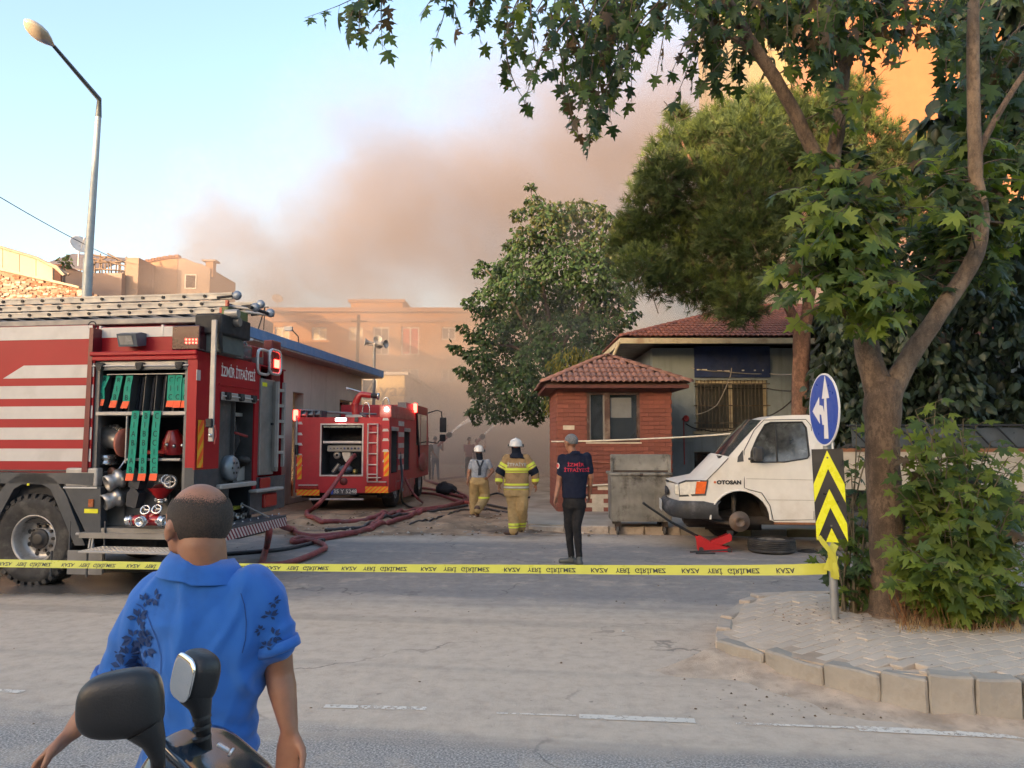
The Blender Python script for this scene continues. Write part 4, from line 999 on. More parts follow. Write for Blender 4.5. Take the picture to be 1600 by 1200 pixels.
def wheel(parent,c,r,w,ax=(0,-1,0),name='wheel',lugs=0,dual=False,rimm=None):
 """wheel at c, outer face towards ax"""
 x,y,d=frame_from(ax);M4=Matrix(((x.x,y.x,d.x,c[0]),(x.y,y.y,d.y,c[1]),(x.z,y.z,d.z,c[2]),(0,0,0,1)))
 root=bpy.data.objects.new(name,None);COL.objects.link(root);root.parent=parent;root.matrix_local=M4
 ri=r*.55;t=MB();h=w/2
 t.lathe([(ri,-h*.8),(r*.80,-h),(r*.94,-h*.96),(r*.985,-h*.8),(r,-h*.4),(r,h*.4),(r*.985,h*.8),(r*.94,h*.96),(r*.80,h),(r*.62,h*.86),(ri,h*.8)],(0,0,0),(0,0,1),BLR,48)
 t.build('tyre',root)
 if lugs:
  lm=MB()
  for k in range(lugs):
   a=2*PI*k/lugs
   for sg in (-1,1):
    T=Matrix.Rotation(a+(PI/lugs if sg>0 else 0),4,'Z');lm.box(r-.012,r+.016,-PI*r/lugs*.62,PI*r/lugs*.62,sg*h*.12,sg*h*.94,BLR,T=T)
    lm.box(r*.93,r+.006,-PI*r/lugs*.55,PI*r/lugs*.55,sg*h*.9,sg*h*1.0,BLR,T=T)
  o=lm.build('tyre_tread',root);o['kind']='stuff'
 rm=rimm or mat('rim_grey',(.36,.35,.34),.4,.5,var=.2,grime=(.08,.07,.065),gamt=.6,gscale=4)
 m=MB();m.lathe([(ri*1.02,h*.82),(ri*.99,h*.86),(ri*.93,h*.72),(ri*.86,h*.35),(ri*.80,-h*.1),(ri*.45,-h*.0),(ri*.42,h*.25),(0,h*.25)],(0,0,0),(0,0,1),rm,40)
 m.lathe([(ri*.99,-h*.82),(ri*.9,-h*.5),(ri*.8,-h*.12)],(0,0,0),(0,0,1),rm,32);m.build('rim',root)
 hb=MB();hb.lathe([(ri*.42,h*.24),(ri*.41,h*.34),(ri*.38,h*.38),(ri*.26,h*.40),(ri*.24,h*.50),(ri*.18,h*.52),(0,h*.52)],(0,0,0),(0,0,1),mat('hub_black',(.035,.033,.032),.55,.3,grime=(.12,.1,.09),gamt=.5),20)
 for k in range(10):a=2*PI*k/10;hb.cyl((math.cos(a)*ri*.52,math.sin(a)*ri*.52,h*-.02),(math.cos(a)*ri*.52,math.sin(a)*ri*.52,h*.16),.018,mat('hub_black'),6)
 hb.build('hub',root)
 hm=MB()
 for k in range(8):a=2*PI*(k+.5)/8;hm.lathe([(0,0),(ri*.10,0)],(math.cos(a)*ri*.68,math.sin(a)*ri*.68,-h*.045),(0,0,1),BLK2,10)
 hm.build('rim_hole',root)
 return root
def coupling(parent,c,ax,r,L,m=CAST,name='hose_coupling',lugs=True):
 mb=MB();mb.lathe([(0,0),(r*.62,0),(r*.62,L*.35),(r*.95,L*.38),(r,L*.5),(r*.95,L*.6),(r*.72,L*.64),(r*.78,L*.8),(r*.84,L),(r*.66,L),(r*.6,L*.75),(0,L*.7)],c,ax,m,18)
 x,y,d=frame_from(ax);c=Vector(c)
 if lugs:
  for k in range(2):
   q=c+d*L*.5+x*r*(1 if k else-1);mb.box(q.x-.015,q.x+.015,q.y-.015,q.y+.015,q.z-.018,q.z+.018,m)
 return mb.build(name,parent)
LT=Frame(-3.60,8.72,-8.0)
def ladder_engine():
 r=thing('ladder_fire_engine','large red fire engine with white stripes, roof ladders and open hose lockers','fire engine',LT.o,LT.a)
 S=lambda px,py,y=0.0:LT.ypl(px,py,y)  # (x, z) on a plane along the side
 B=lambda px,py,x=0.0:LT.xpl(px,py,x)  # (y, z) on a plane along the rear
 XL=-7.2
 post=S(136,600)[0];xj=S(147,600)[0]
 zt=S(300,548)[1];zb0=S(300,733)[1]
 # --- body: upper part set back a little, left part up to the roof
 zr=S(100,508,.12)[1]
 LW=MB();LW.box(XL+2.2,post-.04,.12,2.4,.95,zr,RED,.02);body=LW.build('body',r)
 m=MB();m.box(post-.02,S(272,560,.14)[0],.14,2.36,zt+.005,zr-.03,RED,.01);m.build('body',r)
 # white bands and stripes, thin film proud of the side
 y=.118
 def zz(py):return S(60,py,.118)[1]
 m=MB();m.box(XL+2.22,post-.045,y-.003,y,zz(531),zr-.01,WHT)
 m.build('white_band',r)
 m=MB();m.box(post+.05,S(271,520,.138)[0],.134,.139,S(200,527,.138)[1],zr-.04,WHT);m.build('white_band',r)
 for k,(a,b) in enumerate(((571,591),(603,623),(635,654.5),(668,687),(701,720.5))):
  z1,z0=zz(a),zz(b);xa=S(37,580,y)[0] if k==0 else XL+2.22;xb=S(5,590,y)[0] if k==0 else XL+2.22
  m=MB();q=[(xb,z0),(post-.045,z0),(post-.045,z1),(xa,z1)]
  m.add([(p[0],y-.003,p[1]) for p in q],[(0,1,2,3)],WHT)
  m.build('white_stripe',r)
  m=MB();m.box(post+.055,xj-.005,-.004,-.001,z0,z1,WHT);m.build('white_stripe',r)
 # dark red post between cab-side body and locker
 m=MB();q=[S(140,512,-.02),S(146,512,-.02),S(136,738,-.02),S(127,738,-.02)]
 m.prism([(p[0],p[1]) for p in q],-.02,.16,mat('dark_red_post',(.11,.006,.012),.4));m.build('door_post',r)
 # --- the locker block: a box open to the side, walls of real thickness
 xo0,zo1=S(148,563);xo1,_=S(294,563);_,zo0=S(220,826)
 x_r=S(305,600)[0]
 zsk=S(300,731)[1]
 m=MB();m.box(post+.05,x_r,0,.02,zo1,zt,RED)  # lintel
 m.box(post+.05,xo0,0,.02,zsk,zo1,RED);m.box(xo1,x_r,0,.02,zsk,zo1,RED)
 m.box(post+.05,x_r,.021,2.38,zt-.02,zt,RED);m.build('locker_shell',r)
 m=MB();m.box(post+.03,x_r+.02,-.03,.0,zt-.045,zt+.005,RED,.01);m.box(post+.03,x_r+.02,-.018,.0,zt-.10,zt-.05,RED,.01);m.build('gutter_trim',r)
 m=MB();m.box(post+.05,xo0,0,.022,.62,zsk-.001,DGR);m.box(xo1,x_r,0,.022,.62,zsk-.001,DGR);m.build('skirt',r)
 # inner walls
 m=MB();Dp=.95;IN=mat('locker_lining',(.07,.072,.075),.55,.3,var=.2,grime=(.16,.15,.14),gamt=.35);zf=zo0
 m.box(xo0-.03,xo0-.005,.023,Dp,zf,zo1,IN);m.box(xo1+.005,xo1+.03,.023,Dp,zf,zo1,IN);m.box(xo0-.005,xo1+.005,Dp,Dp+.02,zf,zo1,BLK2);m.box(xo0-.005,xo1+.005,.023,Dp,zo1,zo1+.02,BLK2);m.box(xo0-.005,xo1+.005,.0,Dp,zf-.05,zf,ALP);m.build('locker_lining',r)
 # silver jamb inside left, rolled shutter with its brackets and rod
 m=MB();m.box(xo0,xo0+.05,.03,.09,zf,zo1,mat('jamb_grey',(.12,.125,.13),.5,.3));m.box(xo1-.05,xo1,.03,.09,zf,zo1,mat('jamb_grey'));m.build('locker_jamb',r)
 zs1,zs0=S(220,564,.05)[1],S(220,578,.05)[1]
 m=MB();m.box(xo0+.04,xo1-.03,.02,.10,zs0,zs1,ALU,.02);m.box(xo0+.04,xo1-.03,.012,.02,zs0+.045,zs0+.055,ALP);m.build('roller_shutter',r)
 m=MB();zz_=S(220,571,0)[1];m.tube([(xo0-.05,-.012,zz_),(xo1+.01,-.012,zz_-.004)],.008,WHT,6);m.build('shutter_handle',r)
 for px in (157,219,281):
  x=S(px,571,0)[0];m=MB();m.box(x-.05,x+.05,-.03,.03,zz_-.01,zz_+.035,BLR,.008);m.cyl((x,-.035,zz_-.02),(x,.02,zz_-.02),.035,BLR,12);m.build('shutter_bracket',r)
 # upper bay: folded hoses hung in slots, green webbing in front
 zsh=S(220,646,.04)[1];ztop=S(220,584,.1)[1]
 m=MB();m.box(xo0+.02,xo1-.02,.02,.07,zsh-.022,zsh+.022,ALU,.006);m.build('shelf_rail',r)
 m=MB();m.box(xo0,xo1,.07,Dp,zsh-.02,zsh-.005,ALP);m.build('shelf',r)
 m=MB();m.box(xo0+.1,xo1-.05,.08,.1,ztop-.01,ztop,ALU);m.build('hose_rail',r)
 for a,b in ((168,160),(188,181),(207,200),(228,222),(245,240),(260,254),(274,270)):
  xt,xb=S(a,586,.12)[0],S(b,642,.12)[0];m=MB()
  m.prism([(xt,ztop),(xt+.006,ztop),(xb+.006,zsh+.02),(xb,zsh+.02)],.12,.85,mat('divider_edge',(.10,.105,.11),.5,.3));m.build('divider',r)
 HB=mat('dark_canvas',(.016,.019,.028),.85,var=.35,scale=30)
 for k in range(7):
  xt=S(172+k*17,586,.2)[0];xb=S(165+k*17,642,.2)[0]
  for j in range(3):
   o=.035*j;m=MB();m.prism([(xt+o,ztop-.03),(xt+o+.028,ztop-.03),(xb+o+.028,zsh+.03),(xb+o,zsh+.03)],.2+.02*j,.8,HB);m.build('folded_hose',r)
 def strap(pts,w,end,letters,name='green_webbing_strap'):
  """pts: photo pixels down the strap"""
  P3=[Vector((*[LT.ypl(px,py,yy)[0]],yy,LT.ypl(px,py,yy)[1])) for px,py,yy in pts]
  m=MB();n=len(P3)
  vs=[p+Vector((sx*w/2,dy,0)) for p in P3 for sx in (-1,1) for dy in (0,.008)]
  for i in range(n-1):
   a=4*i;mm=ORS if (end and i==n-2) else GRN
   m.add([vs[a],vs[a+2],vs[a+6],vs[a+4],vs[a+1],vs[a+3],vs[a+7],vs[a+5]],[(0,1,2,3),(4,7,6,5),(0,4,5,1),(2,6,7,3),(0,3,7,4),(1,5,6,2)],mm)
  o=m.build(name,r)
  L=[(P3[i+1]-P3[i]).length for i in range(n-1-(1 if end else 0))];tot=sum(L)
  for k,ch in enumerate(letters):
   t=tot*(k+.6)/len(letters);i=0
   while i<len(L)-1 and t>L[i]:t -= L[i];i += 1
   p=P3[i].lerp(P3[i+1],t/L[i]);text(ch,GRT,w*1.05,FRONT(p.x,p.y-.003,p.z),o,'strap_letter',sx=.8)
  return o
 w=.085
 for pts in (((167,587,.1),(158,607,.06),(158,624,.06),(155,634,.05)),((187,587,.1),(183,606,.07),(178,626,.06),(175,637,.05)),((203,587,.1),(199,606,.07),(197,627,.06),(193,638,.05)),
    ((268,586,.1),(267,604,.07),(266,626,.06),(264,636,.05)),((280,586,.1),(278,604,.07),(277,626,.06),(275,637,.05)),((291,590,.1),(289,606,.08),(289,626,.07),(287,637,.06))):
  strap(pts,w,True,'BIB' if pts[0][0]<210 else 'CIC')
 for pts in (((212,642,.0),(209,668,-.01),(207,700,-.01),(203,740,-.01),(201,751,-.012)),((229,642,.0),(226,668,-.01),(224,700,-.01),(222,740,-.01),(220,751,-.012)),((246,642,.0),(243,668,-.01),(241,700,-.01),(240,740,-.01),(238,751,-.012))):
  strap(pts,.092,True,'BIABIAB' if pts[0][0]<215 else ('BIBBIBB' if pts[0][0]<235 else 'CICCICC'))
 # middle bay: big cast valve on the left, red branch pipe on the right
 z2=S(250,718,.04)[1];xm=S(199,700,.05)[0]
 m=MB();m.box(xm,xo1-.08,.03,.06,z2-.014,z2+.014,ALU,.005);m.box(xm-.02,xm,.03,.06,S(199,724,.05)[1],zsh-.023,ALU,.005);m.build('shelf_rail',r)
 m=MB();m.box(xm,xo1,.07,Dp,z2-.02,z2-.008,ALP);m.build('shelf',r)
 def L3(px,py,yy):x,z=LT.ypl(px,py,yy);return Vector((x,yy,z))
 v=MB();v.tube([L3(159,706,.35),L3(160,690,.3),L3(170,682,.28),L3(192,691,.22),L3(195,692,.22)],[.09,.12,.135,.10,.10],CAST,16);v.tube([L3(168,672,.3),L3(181,668,.25),L3(198,679,.2)],[.05,.045,.04],CHR,12);v.ball(L3(158,690,.32),.13,.12,.15,CAST);v.build('suction_valve',r)
 v=MB();v.lathe([(0,-.01),(.17,-.01),(.175,.03),(.12,.045),(0,.05)],L3(195,692,.20),(1,-.12,-.03),mat('dull_red_cap',(.28,.09,.06),.6),24);v.build('valve_cap',r)
 v=MB();v.lathe([(.10,0),(.14,.005),(.14,.04),(.11,.05),(.13,.07),(.13,.12),(.1,.13),(.09,.05)],L3(165,727,.3),(0,0,1),CHR,22);v.build('outlet_ring',r)
 v=MB();v.tube([L3(150,664,.2),L3(148,685,.2),L3(155,706,.2),L3(151,716,.22)],.02,REDM,8);v.build('red_lever',r)
 v=MB();v.tube([L3(197,717,.2),L3(187,732,.15),L3(184,736,.12)],[.012,.012,.02],CHR,8);v.build('drain_lever',r)
 v=MB();v.tube([L3(272,706,.35),L3(272,690,.32),L3(270,672,.3)],[.14,.13,.06],REDM,16);v.tube([L3(252,712,.3),L3(262,680,.28)],.025,REDM,8);v.box(L3(258,0,.3).x,L3(290,0,.3).x,.2,.4,L3(0,709,.3).z,L3(0,703,.3).z,REDM,.01);v.build('red_monitor',r)
 v=MB()
 for px,py in ((261,695),(285,696),(272,697)):v.ball(L3(px,py,.19),.022,m=CHR,seg=8,rings=6)
 v.build('bolt',r)
 # lower bay: pump face, outlets, red branch
 m=MB();zp1=S(150,731,.06)[1];zp0=S(150,760,.06)[1];m.box(S(134,0,-.01)[0],S(158,740,.06)[0],-.01,.10,zp0,zp1,ALU,.02);m.box(S(134,0,-.01)[0]-.01,S(158,740,.06)[0]+.01,-.02,.10,zp0-.02,zp0-.002,WHT);m.build('corner_box',r)
 m=MB();m.box(S(159,0,.25)[0],S(224,0,.25)[0],.25,.28,zf+.005,S(0,735,.25)[1],ALP);m.box(S(225,0,.3)[0],S(290,0,.3)[0],.3,.33,zf+.005,S(0,740,.3)[1],mat('dusty_lining',(.16,.155,.15),.5,.3,var=.2));m.build('pump_panel',r)
 m=MB();m.lathe([(0,.03),(.05,.03),(.055,0),(.035,-.01),(0,-.01)],L3(174,737,.23),(0,1,0),mat('copper_plug',(.25,.12,.08),.5,.5),14);m.build('gauge',r)
 for px,py in ((198,747),(194,776)):
  c=L3(px,py,.22);coupling(r,c+Vector((.07,0,.05)),(-.55,-.75,-.35),.115,.3,CAST,'pump_outlet')
  m=MB();m.prism([(c.x+.14,c.z-.09),(c.x+.26,c.z-.12),(c.x+.30,c.z+.05),(c.x+.22,c.z+.13),(c.x+.15,c.z+.06)],.05,.20,mat('black_flap',(.02,.025,.035),.4));m.build('flap',r)
  m=MB();m.box(c.x-.14,c.x-.06,.19,.25,c.z-.03,c.z+.04,ALU);m.build('label_plate',r)
 v=MB();v.tube([L3(252,762,.2),L3(252,778,.2)],[.15,.055],REDM,16);v.tube([L3(252,750,.25),L3(252,763,.2)],[.05,.1],CAST,14);v.build('red_branch',r)
 coupling(r,L3(252,776,.2),(0,0,-1),.06,.07,CHR);coupling(r,L3(263,752,.2),(.3,-.8,.2),.07,.12,CHR)
 v=MB()
 v.lathe([(.06,-.01),(.085,0),(.06,.01),(.045,0),(.06,-.01)],L3(266,753,.1),(.2,-1,.2),CAST,16)
 for k in range(4):a=k*PI/2;v.tube([L3(266,753,.1),L3(266,753,.1)+Vector((math.cos(a)*.07,0,math.sin(a)*.07))],.01,CAST,5)
 v.build('hand_wheel',r)
 # red three-way on the locker floor
 q=L3(228,813,.0);
 v=MB();v.tube([q+Vector((-.13,0,0)),q+Vector((.18,0,0))],.058,REDM,14);v.tube([q+Vector((.0,.06,.03)),q+Vector((.02,-.08,-.005))],.06,REDM,14);v.tube([q+Vector((.05,0,.02)),q+Vector((.13,.02,.1))],.04,REDM,10);v.build('three_way_valve',r)
 coupling(r,q+Vector((-.11,0,0)),(-1,-.1,-.05),.07,.12,CHR);coupling(r,q+Vector((.15,0,0)),(1,-.3,-.05),.07,.12,CHR);coupling(r,q+Vector((.015,-.05,-.003)),(0,-1,0),.065,.10,CHR)
 for dx,dz in ((.0,.12),(.14,.13)):
  v=MB();v.lathe([(.05,-.008),(.066,0),(.05,.008),(.038,0),(.05,-.008)],q+Vector((dx,-.02,dz)),(.1,-1,.5),CHR,14);v.tube([q+Vector((dx,0,dz)),q+Vector((dx*.6,0,.02))],.012,CHR,6)
  for k in range(3):a=k*2.1;v.tube([q+Vector((dx,-.02,dz)),q+Vector((dx+math.cos(a)*.05,-.02,dz+math.sin(a)*.05))],.008,CHR,5)
  v.build('hand_wheel',r)
 # --- deck under the locker, step, brackets
 m=MB();m.box(S(152,0,-.05)[0],x_r-.02,-.05,.4,zf-.085,zf-.052,ALU,.01);m.box(S(159,0,-.05)[0],x_r-.02,-.06,-.045,zf-.11,zf-.05,ALP);m.build('deck',r)
 za,xs0,xs1=S(200,866,-.42)[1],S(121,866,-.42)[0],S(268,866,-.42)[0]
 m=MB();m.box(xs0,xs1,-.42,-.02,za,za+.025,ALU,.006)
 for k in range(20):
  for j in range(6):
   x=xs0+.05+k*(xs1-xs0-.1)/19;yv=-.38+j*.06;m.box(x-.016,x+.016,yv-.006,yv+.006,za+.025,za+.029,CHR,T=None)
 m.build('fold_down_step',r)
 m=MB()
 for x in (S(136,0,-.1)[0],S(188,0,-.1)[0]):
  m.box(x,x+.015,-.30,-.28,za-.28,za,DGR);m.box(x,x+.015,-.02,.0,za-.28,za+.3,DGR)
 m.box(S(136,0,-.1)[0],S(188,0,-.1)[0],-.03,-.015,za-.30,za-.03,mat('clear_dusty_plate',(.16,.155,.15),.4));m.tube([(S(178,0,0)[0],-.05,za),(S(178,0,0)[0],-.02,zf-.08)],.012,ALU,6);m.tube([(S(182,0,0)[0],-.05,za),(S(182,0,0)[0],-.02,zf-.08)],.012,ALU,6);m.build('step_bracket',r)
 # --- mudguard, side panel, wheel
 wc=S(50,842,.02);wr=(S(50,774,.02)[1]-0)/2;
 wheel(r,(wc[0],.02+.17,wr),wr,.36,(0,-1,0),lugs=34)
 wheel(r,(wc[0],2.2,wr),wr,.36,(0,1,0),lugs=0)
 out=[S(*p) for p in ((-40,738),(2,738),(72,740),(90,752),(104,772),(134,852),(118,852),(92,790),(80,764),(68,757),(0,755),(-40,757))]
 mir=2*wc[0];L_out=[(mir-x,z) for x,z in out]
 m=MB();m.prism(out,-.015,.42,DGR);m.prism([out[0],out[11],(L_out[0][0],out[11][1]),(L_out[0][0],out[0][1])][::-1],-.015,.42,DGR) if L_out[0][0]<out[0][0] else None
 m.prism([(x,z) for x,z in L_out][::-1],-.015,.42,DGR);m.build('mudguard',r)
 m=MB();m.box(wc[0]-.85,min(wc[0]+.85,post),.095,.117,.7,out[11][1]+.01,BLK2);m.build('wheel_arch_liner',r)
 m=MB();m.box(XL+2.2,L_out[5][0],.1,.5,.55,.95,DGR);m.box(S(60,0)[0]*0+XL+2.2,post,.1,.14,out[1][1]+.01,zz(734),DGR);m.build('skirt',r)
 q=[S(*p,-.005) for p in ((100,762),(104,735),(127,735),(127,760),(157,762),(157,838),(140,840),(136,836))]
 m=MB();m.prism(q[::-1],-.005,.1,DGR);m.build('side_panel',r)
 m=MB();a,b=S(132,795,-.01),S(153,802,-.01);m.box(a[0],b[0],-.014,-.006,b[1],a[1],YRF);m.build('side_reflector',r)
 m=MB();a,b=S(139,780,-.01),S(146,792,-.01);m.box(a[0],b[0],-.02,-.006,b[1],a[1],mat('amber_dull',(.3,.09,.03),.3));m.build('side_marker',r)
 m=MB();a=S(44,757,-.02);m.box(a[0]-.015,a[0]+.015,-.022,-.016,a[1]-.012,a[1]+.012,YRF);m.build('side_reflector',r)
 # underside: chassis and tanks, kept dark
 m=MB();m.box(XL+.3,-.2,.7,.95,.6,.85,DGR);m.box(XL+.3,-.2,1.5,1.75,.6,.85,DGR);m.cyl((wc[0],.4,wr),(wc[0],2.0,wr),.12,DGR);m.box(S(175,0,.3)[0],S(270,0,.3)[0],.35,1.2,.35,zf-.1,BLK2,.04);m.build('chassis',r)
 # --- rear end
 def bz(px,py,x=0):return B(px,py,x)
 y_e=2.36;yc0,zc1=B(343,612);yc1=B(397,618)[0];zc0=B(345,756)[1]
 zs_=B(320,733)[1]
 m=MB();t=.02
 m.box(x_r,x_r+t,0.0,yc0,zs_,zt,RED);m.box(x_r,x_r+t,yc0,yc1,zc1,zt,RED);m.box(x_r,x_r+t,yc1,B(403,700)[0],.9,zt,RED);m.build('rear_panel',r)
 m=MB();m.box(x_r,x_r+t,0.0,yc0-.0,.72,zs_-.002,DGR);m.box(x_r,x_r+t+.01,B(400,700)[0],y_e,.72,B(410,745)[1],DGR);m.build('rear_skirt',r)
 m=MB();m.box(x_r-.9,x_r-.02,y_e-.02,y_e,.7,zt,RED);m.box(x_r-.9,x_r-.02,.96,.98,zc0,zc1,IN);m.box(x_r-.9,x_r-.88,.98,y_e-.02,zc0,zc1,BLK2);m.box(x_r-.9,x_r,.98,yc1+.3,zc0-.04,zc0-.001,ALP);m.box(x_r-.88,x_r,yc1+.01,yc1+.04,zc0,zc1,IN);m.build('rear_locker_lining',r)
 m=MB();m.box(x_r+.0+.021,x_r+.045,yc0,yc1,zc1-.10,zc1,ALU,.01);m.build('roller_shutter',r)
 m=MB();m.tube([(x_r+.06,yc0-.02,zc1-.05),(x_r+.06,yc1+.02,zc1-.05)],.009,WHT,6);m.build('shutter_handle',r)
 for k in range(3):
  yy=yc0+(yc1-yc0)*(.12+.38*k);m=MB();m.cyl((x_r+.04,yy,zc1-.055),(x_r+.09,yy,zc1-.055),.04,BLR,10);m.box(x_r+.04,x_r+.08,yy-.05,yy+.05,zc1-.04,zc1,BLR);m.build('shutter_bracket',r)
 m=MB();a,b=B(345,755,x_r+.06),B(397,747,x_r+.06);m.box(x_r+.021,x_r+.09,a[0]-.05,b[0]+.02,zc0-.06,zc0-.002,ALU,.01);m.build('sill',r)
 # things inside the rear locker
 yc=(yc0+yc1)/2
 def B3(px,py,xx):yv,z=LT.xpl(px,py,xx);return Vector((xx,yv,z))
 m=MB();c=B3(350,731,x_r-.1);m.lathe([(0,.0),(.12,0),(.155,.02),(.16,.1),(.13,.14),(0,.15)],c,(1,0,0),mat('reel_grey',(.22,.25,.28),.4,.5),24)
 for k in range(6):a=k*PI/3;m.cyl(c+Vector((.151,math.cos(a)*.07,math.sin(a)*.07)),c+Vector((.153,math.cos(a)*.07,math.sin(a)*.07)),.016,BLK2,8)
 m.build('drum',r)
 m=MB()
 for px,py in ((349,648),(349,661),(372,648)):
  c=B3(px,py,x_r-.15);m.box(c.x-.2,c.x,c.y-.12,c.y+.12,c.z-.02,c.z+.025,ALU)
 m.build('shelf',r)
 m=MB();c0=B3(366,662,x_r-.05);m.tube([c0,B3(369,690,x_r-.05),B3(364,705,x_r-.08)],[.02,.05,.03],BLK2,8);m.tube([B3(366,676,x_r-.02),B3(386,682,x_r-.02)],.018,mat('dull_red',(.2,.02,.02),.6),6);m.tube([B3(367,652,x_r-.06),B3(364,706,x_r-.06)],.01,CHR,6);m.build('hung_tool',r)
 m=MB();c=B3(378,676,x_r-.3);m.box(c.x-.02,c.x,c.y-.12,c.y+.12,c.z-.12,c.z+.12,REDM);m.build('red_case',r)
 m=MB()
 for k in range(6):c=B3(347+(k % 3)*5,691+8*(k // 3),x_r-.12);m.ball(c,.014,m=CHR,seg=8,rings=6)
 m.box(*(x_r-.16,x_r-.13),B3(345,0,x_r-.13).y,B3(360,0,x_r-.13).y,B3(0,706,x_r).z,B3(350,686,x_r).z,ALP);m.build('control_panel',r)
 m=MB();m.prism([(p.y,p.z) for p in (B3(370,752,x_r-.1),B3(392,748,x_r-.1),B3(392,722,x_r-.1),B3(372,735,x_r-.1))],x_r-.3,x_r-.1,ALU,axis='x');m.build('bracket_plate',r)
 m=MB();m.lathe([(.0,0),(.1,0),(.12,.03),(.1,.07),(0,.08)],B3(376,721,x_r-.12),(.2,0,1),BLR,16);m.build('coiled_line',r)
 # recess below, with couplings and a shackle
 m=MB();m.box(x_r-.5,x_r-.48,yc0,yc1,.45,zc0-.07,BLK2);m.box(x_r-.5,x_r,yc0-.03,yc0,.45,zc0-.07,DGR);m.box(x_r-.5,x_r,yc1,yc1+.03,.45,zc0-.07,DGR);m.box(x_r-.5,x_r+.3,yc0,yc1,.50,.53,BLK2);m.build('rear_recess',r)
 m=MB();c=B3(378,790,x_r-.02);m.lathe([(.04,-.01),(.05,0),(.04,.01),(.03,0),(.04,-.01)],c,(1,.2,0),CHR,12,True);m.build('shackle',r)
 m=MB();c=B3(362,793,x_r-.2);m.box(c.x,c.x+.1,c.y-.12,c.y+.08,c.z-.02,c.z+.02,mat('dull_yellow',(.4,.38,.05),.5));m.build('yellow_bar',r)
 for px,py in ((358,806),(366,808),(374,804)):coupling(r,B3(px,py,x_r-.15),(1,0,0),.05,.12,CAST)
 # lettering and the maker's slip, on the rear face
 yL0,yL1=B(344,585)[0],B(397,592)[0];zl=(B(344,579)[1]+B(397,591)[1])/2
 Tb=lambda yv,z,off=.0225:Matrix.Translation((x_r+off,yv,z)) @ Matrix.Rotation(R(90),4,'Z') @ Matrix.Rotation(R(90),4,'X')
 text('İZMİR İTFAİYESİ',mat('letter_white',(.62,.60,.58),.5),.168,Tb((yL0+yL1)/2,zl),r,'lettering',bold=.003,fit=yL1-yL0)
 m=MB();m.box(x_r+.02,x_r+.032,B(340,605)[0],B(401,605)[0],zc1+.08,zc1+.10,RED);m.build('rear_trim',r)
 stripes(r,Matrix.Translation((x_r+.027,.10,(B(307,656)[1]+B(307,731)[1])/2)) @ Matrix.Rotation(R(90),4,'Z'),.12,B(305,656)[1]-B(305,731)[1],3,AMB,ORF,slant=1.3)
 m=MB();c=B3(309,586,x_r+.022);m.box(c.x,c.x+.006,c.y-.03,c.y+.05,c.z-.06,c.z+.06,mat('maker_badge',(.4,.38,.38),.4));m.build('badge',r)
 # grey side column and ladder beyond it
 yk0,yk1=B(404,700,x_r+.03)[0],B(426,700,x_r+.03)[0];zk1=B(410,592)[1];zk0=B(410,742)[1]
 m=MB();m.box(x_r+.0,x_r+.05,yk0,yk1,zk0,zk1,ALP,.01);m.box(x_r-.02,x_r+.12,yk1,B(430,700,x_r+.1)[0],zk0+.04,zk1-.02,ALP,.01);m.build('grey_door',r)
 m=MB();m.box(x_r+.051,x_r+.055,B(410,600,x_r+.05)[0],B(417,600,x_r+.05)[0],B(410,604)[1],B(410,598)[1],YRF);m.build('yellow_sticker',r)
 m=MB();m.box(x_r+.05,x_r+.07,yk1-.12,yk1+.05,zk1-.62,zk1-.59,BLK2);m.build('door_handle',r)
 m=MB();yr0,yr1=B(432,700,x_r+.12)[0],B(442,700,x_r+.12)[0];m.box(x_r+.10,x_r+.14,yr0-.02,yr0+.02,zk0+.1,zk1-.02,ALU)
 m.box(x_r+.10,x_r+.14,yr1-.02,yr1+.02,zk0+.1,zk1-.02,ALU);m.build('ladder_rail',r)
 for k in range(5):z=zk0+.3+k*(zk1-zk0-.35)/4.4;m=MB();m.box(x_r+.105,x_r+.135,yr0+.02,yr1-.02,z-.02,z+.02,ALU);m.build('rung',r)
 # tail lamps, bumper shelf
 for px0,px1,a,b,off in ((408,423,747,763,.06),(414,433,772,790,.10)):
  p,q=B(px0,a,x_r+off),B(px1,b,x_r+off);m=MB();m.box(x_r+.03,x_r+off,p[0],q[0],q[1],p[1],TLR,.015);m.build('tail_lamp',r)
 m=MB();p=B(400,768,x_r+.14);q=B(437,764,x_r+.14);m.box(x_r+.032,x_r+.16,p[0],q[0]+.1,p[1]-.02,p[1]+.02,ALU,.01);m.box(x_r+.032,x_r+.06,p[0],q[0],p[1]-.30,p[1]-.02,DGR);m.build('rear_shelf',r)
 # striped fold-down step along the rear
 xs=x_r+.42;p,q=B(350,838,xs),B(447,814,xs);hz_=.115;zc=(p[1]+q[1])/2
 m=MB();m.box(x_r+.1,xs,p[0]-.02,q[0],zc+hz_/2,zc+hz_/2+.02,DGR);m.box(xs-.02,xs,p[0]-.02,q[0],zc-hz_/2,zc+hz_/2,DGR)
 for yy in (p[0]+.3,q[0]-.4):m.tube([(x_r,yy,zc+.25),(xs-.05,yy,zc+.09)],.012,ALP,6)
 for k in range(9):m.ball((x_r+.25,p[0]+.15+k*.2,zc+hz_/2+.02),.012,m=CHR,seg=6,rings=4)
 st=m.build('rear_step',r)
 stripes(st,Matrix.Translation((xs+.001,(p[0]+q[0])/2,zc)) @ Matrix.Rotation(R(90),4,'Z'),q[0]-p[0],hz_,22,mat('dusty_white_tape',(.5,.46,.45),.5),mat('maroon_tape',(.16,.015,.03),.5),slant=-.9)
 # --- roof: ladder stack
 yl=.30
 x0=XL+.4
 rows=[((0,471),(362,462.5),5.2),((0,482.5),(352,474),4.8),((0,493),(343,485),4.4)]
